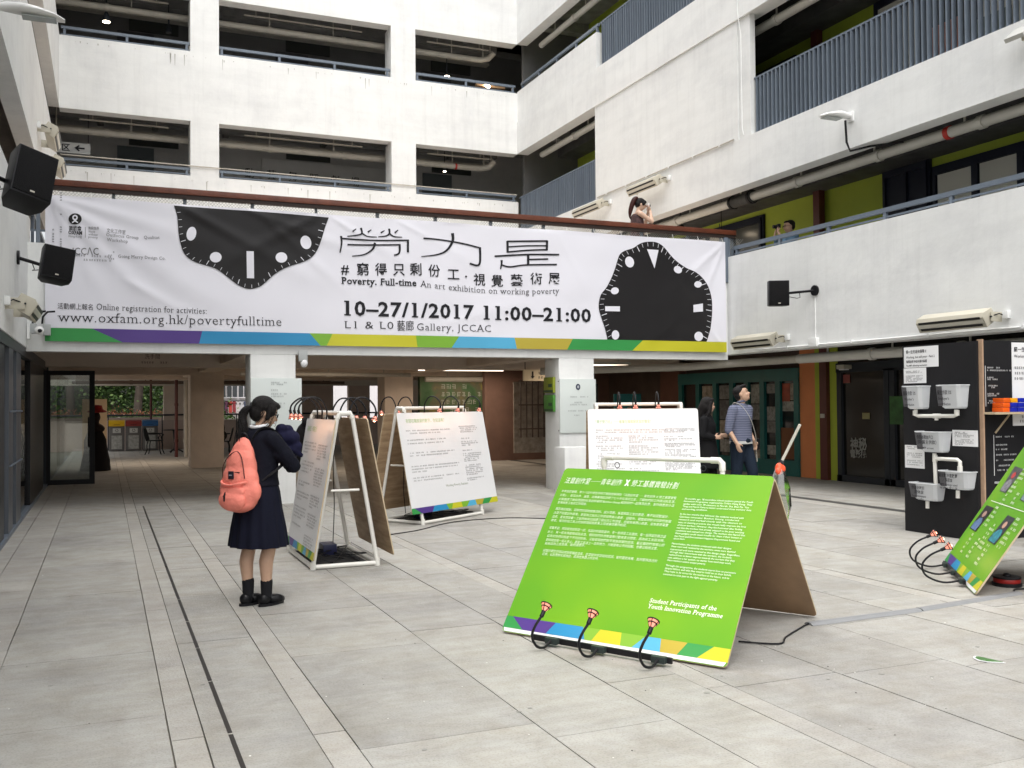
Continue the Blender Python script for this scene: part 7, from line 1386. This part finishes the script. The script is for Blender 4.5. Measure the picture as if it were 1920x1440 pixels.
cm = thing('camera', 'black camera raised by the man on the gallery', 'camera', hz(.3,.05,1.55)); q = MB(); q.obox(hz(.27,.06,1.585), l*.065, f*.028, V((0,0,.042))); q.build('body', BLACKP, cm, bevel=.008); MB().tube([hz(.29,.06,1.58), hz(.37,.06,1.58)], .034, 14).build('lens', BLACKP, cm, smooth=True)
# ---- person seated in the far underpass
H, f, l = frame((3.35, 31.2, 0), radians(170)); st = thing('person', 'dark-clothed person sitting at a table behind the inner column', 'person', (3.35, 31.2, 0)); q = MB()
for sy in (-1, 1): chain(q, [H(0,.09*sy,.52), H(.42,.1*sy,.54), H(.40,.1*sy,.08)], [.09,.065,.045]); cap(q, H(.40,.1*sy,.05), H(.52,.1*sy,.04), .04)
q.ell(H(0,0,.6), (.14,.17,.14)); q.ell(H(.05,0,.85), (.12,.16,.22)); cap(q, H(.1,-.16,1.03), H(.1,.16,1.03), .06); cap(q, H(.1,0,1.03), H(.16,0,1.14), .055); chain(q, [H(.1,-.19,1.02), H(.18,-.22,.78), H(.42,-.1,.80)], [.05,.042,.03]); chain(q, [H(.1,.19,1.02), H(.18,.22,.78), H(.42,.1,.80)], [.05,.042,.03]); hand(q, H(.42,-.1,.8), f, -V((0,0,1)), 1, 1, .5); hand(q, H(.42,.1,.8), f, -V((0,0,1)), -1, 1, .5)
T, RR = head(q, H, (.18,0,1.22), f, radians(25), 1.0); remesh(q, 'body', SKIN, .014, 3, st)
q = MB(); q.ell(T(-.02,0,.04), (.105,.09,.095), 12, 8, RR); q.ell(T(-.05,0,-.02), (.08,.08,.08), 12, 8, RR); remesh(q, 'hair', HAIR, .012, 2, st)
q = MB(); q.ell(H(0,0,.62), (.17,.2,.16)); q.ell(H(.05,0,.86), (.155,.195,.24)); cap(q, H(.1,-.17,1.02), H(.1,.17,1.02), .085); chain(q, [H(.1,-.19,1.02), H(.18,-.22,.78), H(.38,-.12,.80)], [.08,.065,.05]); chain(q, [H(.1,.19,1.02), H(.18,.22,.78), H(.38,.12,.80)], [.08,.065,.05]); remesh(q, 'jacket', mat('brown_black_jacket', (.04,.03,.025), .8), .016, 3, st)
q = MB(); [chain(q, [H(0,.09*sy,.52), H(.42,.1*sy,.54), H(.40,.1*sy,.1)], [.11,.085,.065]) for sy in (-1, 1)]; remesh(q, 'trousers', BCO, .016, 2, st)
armchair('black metal chair under the person sitting in the far underpass', 3.38, 31.2, radians(170))
t = thing('cafe_table', 'dark table in front of the sitting person behind the inner column', 'table', (2.8, 31.3, 0)); MB().box((2.45,30.95,.72), (3.02,31.6,.75)).build('table_top', BM, t, bevel=.006); MB().tube([(2.73,31.28,0),(2.73,31.28,.72)], .03, 8).build('pedestal', BM, t); MB().tube([(2.73,31.28,0),(2.73,31.28,.03)], .2, 16).build('base', BM, t)
t = thing('red_bowl', 'red bowl on the table of the sitting person', 'bowl', (2.85, 31.2, .75)); R = [[V((2.9+r*cos(a), 31.1+r*sin(a), z)) for a in [2*pi*i/18 for i in range(18)]] for z, r in ((.751,.05),(.78,.09),(.83,.12))]; MB().loft(R).build('bowl_body', mat('red_gloss', (.45,.02,.01), .3), t, smooth=True)
# ---- dark jacket hung behind the left board (the black shape between girl and board)
t = thing('hanging_jacket', 'black jacket hung on the far end of the left white board', 'jacket', (2.0, 10.5, 1.1)); q = MB()
for c, r in (((2.02,10.42,1.36),(.07,.05,.06)), ((2.0,10.45,1.2),(.12,.06,.17)), ((1.98,10.44,1.05),(.13,.06,.13)), ((2.06,10.44,.98),(.1,.06,.16))): q.ell(c, r, 12, 8)
remesh(q, 'cloth', BCO, .012, 3, t)
for o in list(bpy.data.objects):
    if o.type == 'MESH' and not o.data.materials: o.data.materials.append(PAPER)
